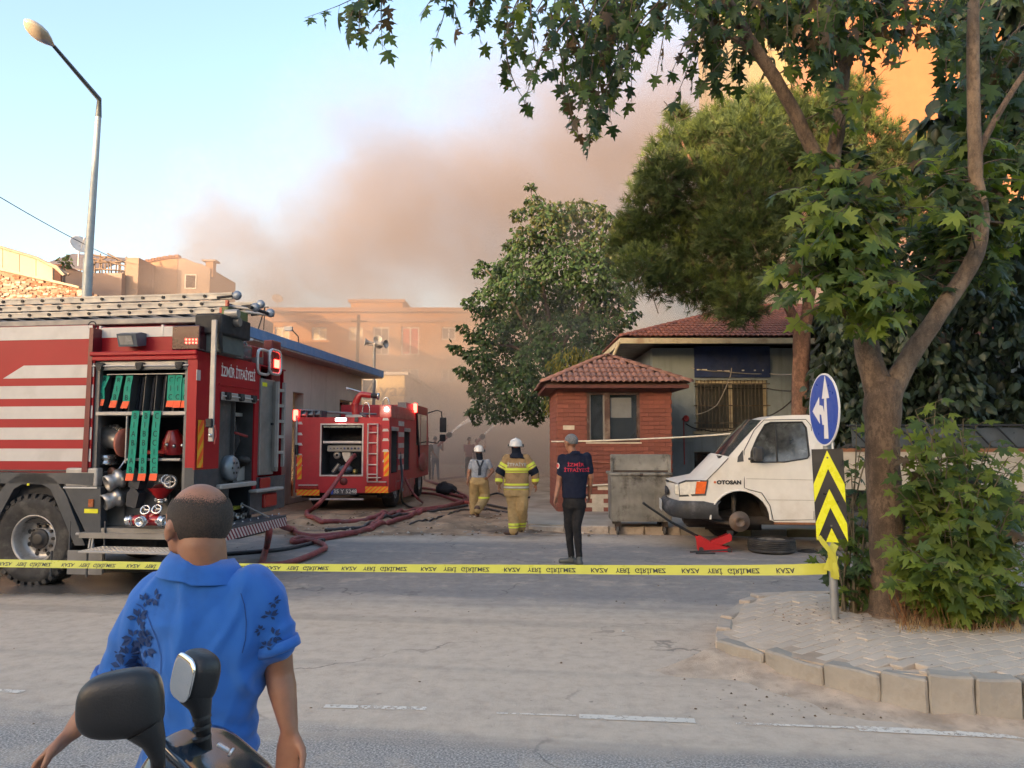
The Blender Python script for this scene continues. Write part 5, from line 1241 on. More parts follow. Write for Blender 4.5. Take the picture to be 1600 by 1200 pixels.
 HOLE=mat('rung_socket',(.03,.028,.026),.7)
 for k,(pa,pb,hh) in enumerate(rows):
  xr_,zc_=S(pb[0],pb[1],yl);h=hh*8.9/1200;z_=S(180,(pa[1]+pb[1])/2,yl)[1]
  for yy in (yl,yl+.62-.05*k):
   m=MB();m.box(x0,xr_,yy,yy+.035,z_-h,z_-h*.42,ALU);m.box(x0,xr_,yy+.006,yy+.03,z_-h*.42,z_+h*.42,ALU);m.box(x0,xr_,yy,yy+.035,z_+h*.42,z_+h,ALU);m.build('ladder_rail',r)
  sp=35.8*8.95/1200;n=int((xr_-x0)/sp)
  for i in range(n):
   x=xr_-(.1 if k==0 else .3 if k==1 else .09)-.24*(k==0)-i*sp
   m=MB();m.cyl((x,yl-.012,z_),(x,yl+.64,z_),.019,HOLE,8);m.build('rung',r)
  if k:m=MB();m.box(xr_+.001,xr_+.03,yl-.004,yl+.04,z_-h,z_+h,REDM);m.build('red_end_cap',r)
 m=MB();zg=S(180,503,yl)[1];xg=S(322,500,yl)[0];m.box(x0,xg,yl-.02,yl+.7,zg-.035,zg+.04,mat('grey_beam',(.20,.20,.20),.5,.2),.01);m.build('ladder_bed',r)
 m=MB();za_=S(150,514,.16)[1];m.tube([(x0,.16,S(0,517,.16)[1]-.02),(S(270,512,.16)[0],.16,S(270,512,.16)[1])],.022,mat('off_white_tube',(.5,.49,.47),.5),10);m.build('roof_rail',r)
 m=MB();zw=S(180,522,.2)[1];m.box(x0,S(312,520,.2)[0],.2,.24,zw-.035,zw+.035,mat('off_white_tube'),.006);m.box(x0,S(312,520,.2)[0],.19,.2,zw-.012,zw+.012,ALP)
 m.build('roof_rail',r)
 for px in (118,158,255):x=S(px,517,.15)[0];m=MB();m.box(x-.012,x+.012,.13,.2,zw-.05,za_+.03,mat('off_white_tube'));m.build('rail_bracket',r)
 m=MB();c=S(144,509,.12);m.lathe([(.05,-.006),(.058,0),(.05,.006),(.044,0),(.05,-.006)],(c[0],.12,c[1]),(0,1,0),BLK2,14);m.build('ring',r)
 # ladder head gear over the rear corner
 c=Vector((S(368,463,yl)[0],yl,S(368,463,yl)[1]))
 for dx,dz,dy in ((.02,.01,0),(.02,.01,.6),(.20,-.12,.1),(.20,-.12,.5)):
  v=MB();q=c+Vector((dx,dy,dz));v.lathe([(0,-.03),(.04,-.03),(.055,-.01),(.03,0),(.055,.01),(.04,.03),(0,.03)],q,(0,1,0),mat('blue_grey_wheel',(.22,.25,.30),.4,.4),14);v.tube([q,q+Vector((-.25,0,-.02))],.016,BLK2,6);v.build('ladder_wheel',r)
 v=MB();x_=S(352,480,yl)[0];v.tube([(x_,yl+.1,c.z-.10),(x_+.34,yl+.1,c.z-.15)],.02,ALU,8);v.tube([(x_,yl+.5,c.z-.10),(x_+.34,yl+.5,c.z-.15)],.02,ALU,8);v.tube([(x_+.3,yl,c.z-.13),(x_+.3,yl+.62,c.z-.13)],.022,BLK2,8)
 v.cyl((x_,yl+.02,c.z-.2),(x_+.16,yl+.02,c.z-.2),.05,ALU,12);v.cyl((x_-.05,yl+.1,c.z-.29),(x_+.14,yl+.1,c.z-.29),.055,ALP,14);v.box(x_-.06,x_+.03,yl+.0,yl+.5,c.z-.25,c.z-.12,mat('head_green',(.12,.16,.06),.6));v.build('ladder_head',r)
 v=MB();xx=S(332,520,.18)[0];v.box(xx-.18,xx+.16,.1,.8,S(0,527,.18)[1]-.02,S(0,500,.18)[1],BLK2,.02);v.tube([(xx+.12,.12,S(0,505,.15)[1]),(xx+.12,.14,zt+.1),(xx+.10,.2,zt)],.03,BLK2,8);v.tube([(xx+.05,.2,zr),(xx+.06,.2,zt-.0)],.045,mat('flex_hose_brown',(.12,.05,.04),.7),8);v.box(xx-.1,xx+.02,.3,.9,zt,zr-.05,mat('teal_grey_box',(.07,.09,.09),.6));v.build('ladder_mount',r)
 # silver leg hanging at the corner
 m=MB();a,b=S(337,500,.05),S(332,690,.05);m.box(a[0]-.035,a[0]+.025,.02,.05,b[1],a[1],ALU,.006);m.build('support_leg',r)
 m=MB();c=S(329,661,.02);m.box(c[0]-.05,c[0]+.03,-.01,.06,c[1]-.05,c[1]+.05,BLK2,.01);c2=S(329,680,.02);m.ball((c2[0],.01,c2[1]),.022,m=CHR,seg=8,rings=6);m.tube([(c2[0]+.05,.02,c2[1]+.12),(c2[0]+.07,.02,c2[1]),(c2[0]+.05,.02,c2[1]-.1)],.01,mat('dull_red'),6);m.build('latch',r)
 # lamp box with red diodes
 a,b=S(269,509,.0),S(311,546,.0);m=MB();m.box(a[0],b[0],.0,.5,b[1]-.0,a[1],mat('smoked_red',(.055,.008,.014),.25,coat=.6),.01);lb=m.build('lamp_box',r)
 m=MB()
 for i in range(4):
  for j in range(2):c=S(291+i*5.2,530.5+j*5,-.002);m.cyl((c[0],-.006,c[1]),(c[0],.002,c[1]),.011,REDL,8)
 m.build('red_diode',lb)
 m=MB();a,b=S(312,520,.1),S(326,553,.1);m.box(a[0],b[0]+.1,.15,.7,zt+.001,a[1],mat('teal_grey_box'),.01);m.build('corner_cover',r)
 # scene floodlight
 a,b=S(187,523,-.02),S(216,540,-.02);m=MB();m.prism([(-.03,b[1]-.01),(.13,b[1]+.02),(.13,a[1]+.03),(.03,a[1]+.03),(-.08,a[1]-.0)],a[0],b[0],mat('floodlight_grey',(.085,.10,.12),.45),axis='x');fl=m.build('floodlight',r)
 m=MB();m.prism([(-.034,b[1]+.012),(-.082,a[1]-.022),(-.087,a[1]-.022),(-.039,b[1]+.012)],a[0]+.025,b[0]-.05,mat('lamp_glass_pale',(.30,.29,.27),.25),axis='x');m.build('lens',fl)
 # twin work lamp and its rods behind the lettered panel
 c=B3(368,551,x_r-.25);m=MB();m.box(c.x-.12,c.x+.12,c.y-.25,c.y+.25,c.z-.11,c.z+.11,mat('lamp_black',(.03,.032,.036),.45),.03);wl=m.build('work_lamp',r);m=MB();m.box(c.x+.121,c.x+.126,c.y-.02,c.y+.18,c.z-.07,c.z+.07,mat('lamp_glass_dark',(.09,.095,.1),.2));m.build('lens',wl)
 m=MB();p,q=B3(350,534,x_r-.2),B3(394,531,x_r-.2);m.tube([p,q],.018,WHT,8);m.tube([B3(383,534,x_r-.2),B3(388,546,x_r-.2),B3(380,560,x_r-.2)],.02,CHR,6);m.build('roof_bar',r)
 m=MB();p=B3(344,560,x_r-.5);q=B3(420,540,x_r-.5);m.box(x_r-.6,x_r-.5,p.y,p.y+.9,zt,zt+.22,WHT,.02);m.build('white_panel',r)
 # two looped grab rails
 for px,dx in ((412,.03),(430,.06)):
  c=B3(px,566,x_r+dx);w_,h_=(.20,.165);pts=[]
  for k in range(25):
   a=2*PI*k/24;sx=math.copysign(abs(math.cos(a)) **.5,math.cos(a));sz=math.copysign(abs(math.sin(a)) **.5,math.sin(a));pts.append(c+Vector((0,sx*w_*.9,sz*h_)))
  m=MB();m.tube(pts,.021,mat('rail_silver',(.5,.5,.49),.35,.5),8,caps=False);m.build('grab_rail',r)
 c=B3(428,570,x_r-.05);m=MB();m.box(c.x-.1,c.x+.04,c.y-.14,c.y+.14,c.z-.24,c.z+.34,mat('maroon_lamp_column',(.13,.012,.015),.4),.02);lc=m.build('lamp_column',r);m=MB();m.box(c.x+.041,c.x+.05,c.y-.08,c.y+.08,c.z-.05,c.z+.07,REDL,.01);m.build('red_lamp',lc)
 m=MB();m.box(x_r-.8,x_r-.1,yk1+.1,yk1+.16,zt-.3,zt+.15,ALP);m.build('side_plate',r)
 # --- cab, beyond the left edge of the picture
 m=MB();q=[(XL,.55),(XL+2.15,.55),(XL+2.15,2.75),(XL+.45,2.75),(XL+.05,1.7)];m.prism(q,.08,2.42,RED);cab=m.build('cab',r)
 m=MB();m.prism([(XL+.35,1.65),(XL+1.05,1.65),(XL+1.05,2.5),(XL+.62,2.5)],.07,.079,GL);m.box(XL+1.2,XL+2.0,.07,.079,1.65,2.5,GL);m.build('window',cab)
 wheel(r,(XL+1.2,.19,wr),wr,.34,(0,-1,0),lugs=0);wheel(r,(XL+1.2,2.25,wr),wr,.34,(0,1,0),lugs=0)
 return r
ladder_engine()
# ================================================================ the second engine, seen from behind
E2=Frame(P(461,770,18.5).x,18.5,-2.5)
def pump_engine():
 r=thing('pump_fire_engine','smaller red fire engine seen from behind with a roof water cannon','fire engine',E2.o,E2.a)
 Q=lambda px,py,y=0.0:E2.ypl(px,py,y)
 W=Q(608,700)[0];zt=Q(530,652)[1];zb=Q(530,770)[1];L=6.4;LB=3.7
 hx0,hz1=Q(503,664);hx1,hz0=Q(565,742)
 RD=mat('old_engine_red',(.38,.012,.022),.5,var=.1,coat=.05,grime=(.2,.05,.04),gamt=.25)
 m=MB();wall_holes(m,(0,0),(W,0),zb,zt,[(hx0,hx1,hz0,hz1)],.03,RD);
 m.box(0,.03,.031,LB,zb,zt,RD);m.box(.03,W-.03,.031,LB,zt-.03,zt,RD);m.box(.03,W-.03,LB-.03,LB,zb,zt-.03,RD);m.build('body',r)
 # right flank with two shuttered openings
 m=MB();sh=[(.25,1.05,zb+.45,zt-.22),(1.95,2.75,zb+.45,zt-.22)];wall_holes(m,(W-.0,.031),(W,LB),zb,zt,[(a-.03,b-.03,c,d) for a,b,c,d in sh],.03,RD);m.build('body',r)
 for a,b,c,d in sh:
  m=MB();m.box(W-.5,W-.48,a,b,c,d,BLK2);m.box(W-.48,W-.001,a-.02,a-.001,c,d,mat('locker_lining'));m.box(W-.48,W-.001,b+.001,b+.02,c,d,mat('locker_lining'));m.build('side_locker',r)
  m=MB();m.box(W-.02,W+.03,a,b,d-.10,d+.0,ALU,.01);m.build('roller_shutter',r)
 FR2=mat('pale_frame',(.50,.45,.42),.5)
 m=MB();f=.035
 m.box(hx0-f,hx1+f,-.012,-.001,hz1,hz1+f,FR2);m.box(hx0-f,hx1+f,-.012,-.001,hz0-f,hz0,FR2);m.box(hx0-f,hx0,-.012,-.001,hz0,hz1,FR2);m.box(hx1,hx1+f,-.012,-.001,hz0,hz1,FR2);m.build('opening_frame',r)
 m=MB();m.box(hx0-.02,hx0,.031,.7,hz0,hz1,mat('locker_lining'));m.box(hx1,hx1+.02,.031,.7,hz0,hz1,mat('locker_lining'));m.box(hx0,hx1,.7,.72,hz0,hz1,BLK2);m.box(hx0,hx1,.031,.7,hz0-.02,hz0,ALP);m.build('locker_lining',r)
 z=Q(535,691,.05)[1];m=MB();m.box(hx0+.02,hx1-.02,.04,.1,z-.03,z+.03,FR2,.01);m.build('shelf_rail',r)
 m=MB();m.box(hx0+.03,hx1-.03,.03,.09,hz1-.07,hz1-.01,mat('shutter_glassy',(.2,.23,.22),.3,.4),.01);m.build('roller_shutter',r)
 m=MB();z0,z1=Q(0,705,.1)[1],Q(0,696,.1)[1];m.box(hx0+.12,hx1-.04,.08,.1,z0,z1,ALP);gp=m.build('gauge_panel',r)
 m=MB()
 for i in range(9):x=hx0+.2+i*.085;m.cyl((x,.066,(z0+z1)/2),(x,.079,(z0+z1)/2),.026 if i>3 else .016,BLK2 if i % 2 else mat('dial_blue',(.03,.05,.15),.4),10)
 m.build('dial',gp)
 def Q3(px,py,y):x,z=Q(px,py,y);return Vector((x,y,z))
 m=MB();c=Q3(527,711,.2);m.lathe([(.04,-.04),(.09,-.04),(.1,0),(.07,.02),(.07,-.02),(.03,-.02)],c,(0,1,0),CAST,16);m.build('pump_outlet',r)
 m=MB();q=[Q3(535,707,.16),Q3(549,707,.16),Q3(546,718,.16),Q3(541,722,.16),Q3(537,716,.16)];m.prism([(p.x,p.z) for p in q][::-1],.12,.3,mat('pale_casting',(.45,.42,.38),.45,.3));m.build('pump_casing',r)
 m=MB();m.ball(Q3(540,733,.2),.18,.14,.1,mat('blue_grey_valve',(.14,.17,.22),.4,.4));m.ball(Q3(555,737,.2),.07,m=mat('brass',(.35,.27,.10),.4,.8));m.tube([Q3(520,738,.2),Q3(530,725,.2)],.05,CAST,8);m.build('valve',r)
 coupling(r,Q3(553,712,.12),(0,-1,-.3),.07,.12,CAST)
 # ladder at the back
 m=MB();xa,xb=Q(576,700)[0],Q(591,700)[0];z1,z0=Q(583,662)[1],Q(583,752)[1]
 PK=mat('pinkish_rail',(.46,.38,.36),.5,.2)
 m.tube([(xa,-.09,z0),(xa,-.09,z1)],.02,PK,8);m.tube([(xb,-.09,z0),(xb,-.09,z1)],.02,PK,8);m.build('ladder_rail',r)
 for py in (663,676,692,709,726,741):zz=Q(583,py)[1];m=MB();m.tube([(xa,-.09,zz),(xb,-.09,zz)],.016,PK,8);m.build('rung',r)
 m=MB();m.box(xa-.02,xb+.08,-.12,-.001,z0+.08,z0+.1,PK);m.build('ladder_foot',r)
 # side ribs of white reflective chevrons
 for px0,px1,pys in ((462,473,(661,678,694,711,726)),(597,608,(655,672,687,704,720))):
  for i,py in enumerate(pys):
   a,b=Q(px0,py+2),Q(px1,py-2);m=MB();pts=[(a[0]+.004,a[1]),(b[0]-.0,a[1]),(b[0]-.03,b[1]),(a[0]+.03,b[1])];m.add([(x,-.004,z) for x,z in pts],[(0,1,2,3)],WHT);m.build('white_marking',r)
 for px0,px1,a,b in ((464,472,711,749),(599.5,608,706,744)):
  p,q=Q(px0,b),Q(px1,a);stripes(r,Matrix.Translation(((p[0]+q[0])/2,-.006,(p[1]+q[1])/2)),q[0]-p[0],q[1]-p[1],3,AMB,ORF,slant=1.2)
 for px0,px1,a,b in ((464,500,765,774),(571,607,760,770)):
  p,q=Q(px0,b),Q(px1,a);stripes(r,Matrix.Translation(((p[0]+q[0])/2,-.03,(p[1]+q[1])/2)),q[0]-p[0],q[1]-p[1],5,AMB,ORF,slant=1.2)
  m=MB();m.box(p[0],q[0],-.029,-.001,p[1],q[1],RD);m.build('lamp_backing',r)
  p,q=Q(px0+3,b-10),Q(px1-3,a-2);m=MB();m.box(p[0],q[0],-.04,-.001,p[1],q[1]+.06,TLR,.01);m.build('tail_lamp',r)
  m=MB();m.box(p[0],q[0],-.05,-.001,q[1]+.065,q[1]+.09,PK);m.build('lamp_visor',r)
 p,q=Q(517,773),Q(557,763);m=MB();PB=mat('plate_dark',(.05,.05,.06),.4);m.box(p[0],q[0],-.025,-.001,p[1],q[1],PB,.004);npl=m.build('number_plate',r)
 w=q[0]-p[0];text('35 Y 5248',WHT,(q[1]-p[1])*.85,FRONT((p[0]+q[0])/2+.04,-.0265,(p[1]+q[1])/2),npl,'lettering',sx=1.05,bold=.002)
 m=MB();m.box(p[0]+.01,p[0]+.06,-.027,-.0255,p[1]+.01,q[1]-.01,mat('plate_blue',(.02,.06,.35),.5));m.build('blue_strip',npl)
 m=MB();c=Q(537,752);m.lathe([(0,-.01),(.09,-.01),(.1,.02)],(c[0],-.01,c[1]),(0,1,0),mat('dark_cap',(.10,.012,.015),.5),16);m.build('filler_cap',r)
 p,q=Q(524,658),Q(543,653);m=MB();m.box(p[0],q[0],-.05,-.001,p[1],q[1],mat('lamp_housing_w',(.5,.5,.5),.4),.01);wl=m.build('rear_work_lamp',r);m=MB();m.box(p[0]+.02,q[0]-.02,-.058,-.051,p[1]+.005,q[1]-.01,WLIT);m.build('lens',wl)
 m=MB();c=Q(557,656);m.box(c[0]-.04,c[0]+.04,-.03,-.001,c[1]-.05,c[1]+.06,DGR);m.build('camera_box',r)
 m=MB();m.box(Q(500,0)[0],Q(580,0)[0],-.12,-.02,Q(0,778)[1]-.02,Q(0,778)[1]+.02,PK,.01);m.build('rear_bar',r)
 # wheels, chassis
 for x in (.06+.14,W-.14-.06):wheel(r,(x+(.02 if x<1 else-.02),1.35,.48),.48,.30,(1 if x>1 else-1,0,0))
 for x in (.2,W-.2):wheel(r,(x,5.0,.48),.48,.28,(1 if x>1 else-1,0,0))
 for x0,x1 in ((-.0,.40),(W-.40,W)):m=MB();m.box(x0,x1,.52,.54,.28,zb-.02,BLR);m.build('mud_flap',r)
 m=MB();m.box(.4,.6,.3,L,.45,.65,BLK2);m.box(W-.6,W-.4,.3,L,.45,.65,BLK2);m.box(.4,W-.4,1.25,1.45,.4,.6,BLK2);m.box(.3,W-.3,.4,.9,.35,zb-.01,BLK2);m.build('chassis',r)
 m=MB();m.box(W-.34,W+.0,.85,.95,.35,zb+.3,mat('pale_guard',(.36,.35,.36),.5),.02);m.box(W-.34,W,1.85,1.95,.35,zb+.3,mat('pale_guard'),.02);m.box(W-.34,W,.9,1.9,zb+.2,zb+.24,mat('pale_guard'))
 m.build('mudguard',r)
 for a,b in ((1.95,2.75),(2.8,3.5)):m=MB();m.box(W-.02,W+.012,a,b,zb-.25,zb+.2,mat('faded_red_panel',(.30,.09,.075),.5,grime=(.3,.25,.22),gamt=.4),.01);m.build('step_panel',r)
 for k in range(5):z=zb+.5+k*.28;m=MB();m.box(W+.001,W+.015,1.12,1.85,z,z+.12,mat('faded_stripe',(.45,.40,.37),.6));m.build('side_stripe',r)
 # cab
 zc=Q(650,645,4)[1]*0+2.35;zc=2.72
 m=MB();m.prism([(3.8,.6),(L-.05,.6),(L,1.5),(L-.25,zc),(3.8,zc)],.06,W-.03,RD,axis='x');cab=m.build('cab',r)
 m=MB();m.box(W-.029,W-.02,4.0,4.7,1.55,zc-.25,GL);m.box(W-.029,W-.02,4.8,5.9,1.55,zc-.25,GL);m.build('window',cab)
 m=MB();m.box(W*.45,W-.25,3.3,3.8,zt+.01,zc-.05,RD,.02);m.build('roof_locker',r)
 # raised side box on the roof and the light bar
 m=MB();zr=P(610,634,19.3).z;m.box(W-.30,W+.0,.25,3.6,zt+.002,zr,mat('pinkish_red_box',(.32,.07,.06),.5,grime=(.35,.25,.2),gamt=.35),.02);m.build('roof_box',r)
 m=MB();m.box(W-.25,W-.02,2.3,3.3,zr+.005,zr+.16,mat('grey_bar',(.16,.15,.15),.5));m.build('light_bar',r)
 m=MB();c=Vector((W-.12,.22,zr-.12));m.ball(c,.05,m=WLIT);m.build('white_lamp',r)
 for x,y,z in ((-.03,.02,Q(460,648)[1]),(W+.02,3.5,2.62)):
  m=MB();m.box(x-.05,x+.05,y-.06,y+.06,z-.14,z+.12,REDL,.03);m.build('beacon',r)
 # roof cannon
 b=Q3(556,652,.9);RC=mat('cannon_red',(.40,.02,.02),.35,coat=.3)
 c1,c2,c3,c4=Q3(555,632,.9),Q3(560,620,.9),Q3(565,616,.9),Q3(580,618,.9)
 m=MB();m.tube([Vector((b.x,b.y,zt)),c1],[.11,.095],RC,12);m.tube([c1,c1.lerp(c2,.6),c2,c3,c4],[.085,.09,.08,.08,.07],RC,12);m.lathe([(.09,-.03),(.11,0),(.09,.03)],c1,(0,0,1),RC,14);m.build('cannon',r)
 m=MB();d=Q3(590,619,.9);m.tube([c4,d],[.06,.07],BLK2,10);m.lathe([(.05,0),(.09,0),(.09,.04),(.05,.04)],d,(d-c4),CHR,14);m.build('nozzle',r)
 m=MB();m.tube([c3+Vector((0,0,.05)),Q3(541,606,.8)],.02,CHR,8);m.tube([Q3(541,606,.8),Q3(543,609,.6)],.02,CHR,8);m.build('handle',r)
 m=MB();m.box(b.x-.22,b.x+.22,.7,1.1,zt+.001,zt+.09,ALU,.02);m.build('cannon_base',r)
 for px in (572,603):
  x=Q(px,645,.5)[0];m=MB();pts=[Vector((x-.09+.09*(1-math.cos(PI*k/10)),.5,zt+(.38 if px==572 else .5)*math.sin(PI*k/10) **.5)) for k in range(11)];m.tube(pts,.017,CHR,6);m.build('grab_rail',r)
 m=MB();x0,x1=Q(472,0)[0],Q(510,0)[0]
 for k in range(3):m.tube([(x0+.1,.2+.12*k,zt+.06+.03*k),(x1,.24+.12*k,zt+.08+.03*k)],.035,ALP,8)
 for k in range(4):m.box(x0+.1+k*.17,x0+.14+k*.17,.12,.6,zt+.001,zt+.17,DGR)
 m.build('stowed_nozzles',r)
 m=MB();m.tube([(x0,.4,zt+.2),(Q(555,0)[0],.9,zt+.1)],.03,mat('grey_pole',(.18,.18,.18),.5,.3),8);m.tube([(x0+.2,.55,zt+.16),(Q(590,0,2)[0],2.5,zt+.16)],.03,mat('grey_pole'),8);m.build('roof_pole',r)
 m=MB();m.tube([(.02,-.05,Q(0,705)[1]),(.02,-.05,Q(0,650)[1])],.028,ALU,8);m.tube([(.035,-.06,Q(0,710)[1]),(.035,-.06,Q(0,695)[1])],.045,BLK2,8);m.build('side_pole',r)
 # mirror arms at the cab front
 m=MB();a=Vector((W,5.9,2.55));m.tube([a,a+Vector((.28,.2,.1)),a+Vector((.42,.2,.05)),a+Vector((.45,.2,-.3))],.02,BLK2,6);m.tube([a+Vector((.45,.2,-.75)),a+Vector((.3,.2,-.95)),a+Vector((0,.1,-.9))],.02,BLK2,6);m.build('mirror_arm',r)
 m=MB();m.box(W+.37,W+.58,6.05,6.14,1.95,2.42,BLK2,.03);m.build('mirror',r);m=MB();m.box(W+.37,W+.56,6.05,6.14,1.66,1.88,BLK2,.03);m.build('mirror',r)
 m=MB();m.prism([(3.82,2.6),(3.95,2.6),(4.55,1.2),(4.4,1.2)],W-.02,W+.01,BLK2,axis='x');m.build('strut',r)
 m=MB();c=Vector((W+.08,4.6,1.05));m.lathe([(0,-.04),(.25,-.03),(.28,.0),(.25,.03),(0,.04)],c,(1,-.3,0),mat('faded_red_panel'),20);m.build('red_disc',r)
pump_engine()
# ================================================================ the white pickup, its front wheel off
VAN=Frame(P(1061,800,11.75).x,11.75,ROAD)
def pickup():
 r=thing('white_pickup_van','white pickup van with OTOSAN on its wing, front wheel removed and jacked up','van',VAN.o,VAN.a)
 S=lambda px,py,y=0.0:VAN.ypl(px,py,y)
 WP=mat('aged_white_paint',(.72,.685,.61),.33,var=.05,coat=.25,grime=(.38,.27,.16),gamt=.28,gscale=1.1)
 RUST=mat('rust_edge',(.22,.09,.04),.85,var=.4);BPL=mat('faded_black_plastic',(.035,.036,.038),.6,var=.3,grime=(.16,.16,.16),gamt=.5,gscale=3)
 Wd=1.95;xb=2.28  # cab back
 # side outline of the cab with wheel arch and door window cut out
 arc=[];cx,cz=S(1157,812);ra=.43
 def P2(px,py):return S(px,py)
 zsill=P2(1230,816)[1]
 for k in range(15):
  a=PI-PI*k/14;arc.append((cx+ra*math.cos(a)*1.02,cz-.0+ra*1.02*math.sin(a)))
 x0b=P2(1062,786)
 hood=[P2(1062,757),P2(1088,752.5),P2(1104,749),P2(1122,731),P2(1139,713.5)]
 roof=[P2(1166,684),P2(1193,656),P2(1210,650),P2(1245,648)];zrf=roof[-1][1]
 outline=[(x0b[0],P2(1080,803)[1])]+[(x0b[0]-.0,x0b[1])]+hood+roof+[(xb,zrf-.0),(xb,zsill),(arc[-1][0]+.06,zsill),(arc[-1][0],cz-.0)]
 poly=outline+arc[::-1][1:]+[(arc[0][0],P2(1080,803)[1])]
 win=[P2(1173,722),P2(1174,706),P2(1184,684),P2(1197,663),P2(1206,659.5),P2(1256,659),P2(1262,668),P2(1265,712),P2(1262,716),P2(1225,722)]
 def panel(poly,hole,y,m,th=.03,flip=False):
  """flat side with a window hole: triangulated, then given thickness; lean of the greenhouse applied after"""
  bm=bmesh.new();es=[]
  for lp in (poly,hole):
   vs=[bm.verts.new((p[0],0,p[1])) for p in lp];es += [bm.edges.new((vs[i],vs[(i+1) % len(vs)])) for i in range(len(vs))]
  bmesh.ops.triangle_fill(bm,use_beauty=True,use_dissolve=False,edges=es)
  bmesh.ops.subdivide_edges(bm,edges=[e for e in bm.edges if e.calc_length()>.35],cuts=1)
  bm.normal_update()
  geo=bmesh.ops.extrude_face_region(bm,geom=bm.faces[:])
  for v in geo['geom']:
   if isinstance(v,bmesh.types.BMVert):v.co.y += th
  bmesh.ops.recalc_face_normals(bm,faces=bm.faces[:])
  bm.verts.index_update();mb=MB();mb.add([v.co.copy() for v in bm.verts],[[v.index for v in f.verts] for f in bm.faces],m);bm.free()
  return mb
 zbelt=P2(1225,722)[1]
 def lean(v,side):  # greenhouse leans in; nose tapers
  x,y,z=v;t=max(0,z-zbelt);d=t*.18+max(0,.55-(x-x0b[0])) **2*.32
  return (x,y+(d if side<0 else-d),z)
 for side,yy in ((-1,0.0),(1,Wd-.03)):
  mb=panel(poly,win,yy,WP);mb.v=[lean((v[0],v[1]+yy,v[2]),side) for v in mb.v];mb.build('side_panel',r)
 # skins between the sides: bonnet, windscreen, roof, back
 def skin(pts,name,m,thick=.02,inset=0.0,n=9,crown=.0):
  mb=MB();vs=[]
  for (x,z) in pts:
   for j in range(n+1):
    t=j/n;a=lean((x,inset,z),-1);b=lean((x,Wd-inset,z),1);y=a[1]+(b[1]-a[1])*t;c=crown*math.sin(PI*t)
    vs.append((x-c*.9,y,z+c*.25))
  N=n+1;mb.add(vs,[(i*N+j,(i+1)*N+j,(i+1)*N+j+1,i*N+j+1) for i in range(len(pts)-1) for j in range(n)],m,True);return mb.build(name,r)
 skin([hood[0],hood[1],hood[2],hood[3],hood[4]],'bonnet',WP,crown=.16,inset=.002)
 ws0,ws1=hood[4],roof[1]
 skin([ws0,(ws0[0]*.5+ws1[0]*.5,(ws0[1]+ws1[1])/2+.01),ws1],'windscreen',mat('windscreen_glass',(.035,.042,.055),.07,coat=.8,var=.3,scale=2),inset=.055,crown=.12)
 skin([roof[1],roof[2],roof[3],(xb,zrf)],'roof',WP,crown=.05,inset=.003)
 m=MB();m.prism([(.02,zsill),(Wd-.02,zsill),(Wd-.02,zbelt),(Wd-.22,zrf-.02),(.22,zrf-.02),(.02,zbelt)],xb-.03,xb,WP,axis='x');m.build('cab_back',r)
 m=MB();m.box(xb+.001,xb+.008,.5,Wd-.5,zbelt+.05,zrf-.12,GL);m.build('rear_window',r)
 # front face: grille, headlamps, bumper
 zh=hood[0][1];zg0=P2(1062,783)[1]
 m=MB();N=12;vs=[]
 for z_,bulge in ((zg0-.02,.12),((zg0+zh)/2,.13),(zh+.0,.14)):
  for j in range(N+1):
   t=j/N;a=lean((x0b[0],0,zg0),-1)[1];vs.append((x0b[0]-bulge*math.sin(PI*t)-.0,a+(Wd-2*a)*t,z_))
 m.add(vs,[(i*(N+1)+j,(i+1)*(N+1)+j,(i+1)*(N+1)+j+1,i*(N+1)+j+1) for i in range(2) for j in range(N)],WP,True);m.build('nose_panel',r)
 ya=lean((x0b[0],0,zg0),-1)[1]
 m=MB();m.ball((x0b[0]-.13,Wd/2,(zg0+zh)/2-.02),.03,.42,.075,BLK2,16,8);g=m.build('grille',r)
 m=MB();m.ball((x0b[0]-.16,Wd/2,(zg0+zh)/2-.01),.008,.07,.035,CHR,12,6);m.build('badge',g)
 m=MB();m.ball((hood[0][0]-.08,Wd/2,zh+.03),.012,.05,.02,mat('badge_dark',(.03,.03,.06),.3),10,5);m.build('bonnet_badge',r)
 # headlamp wraps the corner
 hl=[P2(1063,774),P2(1062,757),P2(1072,753),P2(1088,752.5),P2(1086,772)];ind=[P2(1086.5,772),P2(1088.5,752.5),P2(1104,752.5),P2(1101,771)]
 def sidebit(pts,name,m,off=.012,side=-1,**k):
  mb=MB();n=len(pts);a=[lean((x,0,z),-1) for x,z in pts]
  fr_=[(x,y-off,z) for x,y,z in a];bk=[(x,y+.03,z) for x,y,z in a]
  mb.add(fr_+bk,[tuple(range(n))]+[(i,i+n,(i+1) % n+n,(i+1) % n) for i in range(n)],m);return mb.build(name,r,**k)
 sidebit([P2(1062,777),P2(1061,755),P2(1072,750.5),P2(1107,750.5),P2(1103,774.5)],'lamp_surround',BPL,.010)
 HG=mat('headlamp_glass',(.70,.66,.56),.08,coat=.9,var=.12,scale=20)
 sidebit(hl,'headlamp',HG,.02);sidebit(ind,'indicator',mat('indicator_orange',(.75,.13,.02),.2,coat=.8,var=.15,scale=20),.018)
 for s_,nm in ((0,'headlamp'),(1,'headlamp')):
  m=MB();y0_,y1_=(ya+.02,ya+.30) if s_==0 else (Wd-ya-.30,Wd-ya-.02)
  m.box(x0b[0]-.06,x0b[0]+.02,y0_,y1_,P2(1063,774)[1],P2(1063,758)[1],HG,.02);m.build(nm,r)
 bz1,bz0=P2(1080,783)[1],P2(1080,811)[1]
 m=MB();prof=[(P2(1122,783)[0],-.01),(x0b[0]+.1,-.02),(x0b[0]-.03,.04),(x0b[0]-.14,.25),(x0b[0]-.2,.6),(x0b[0]-.21,Wd/2)]
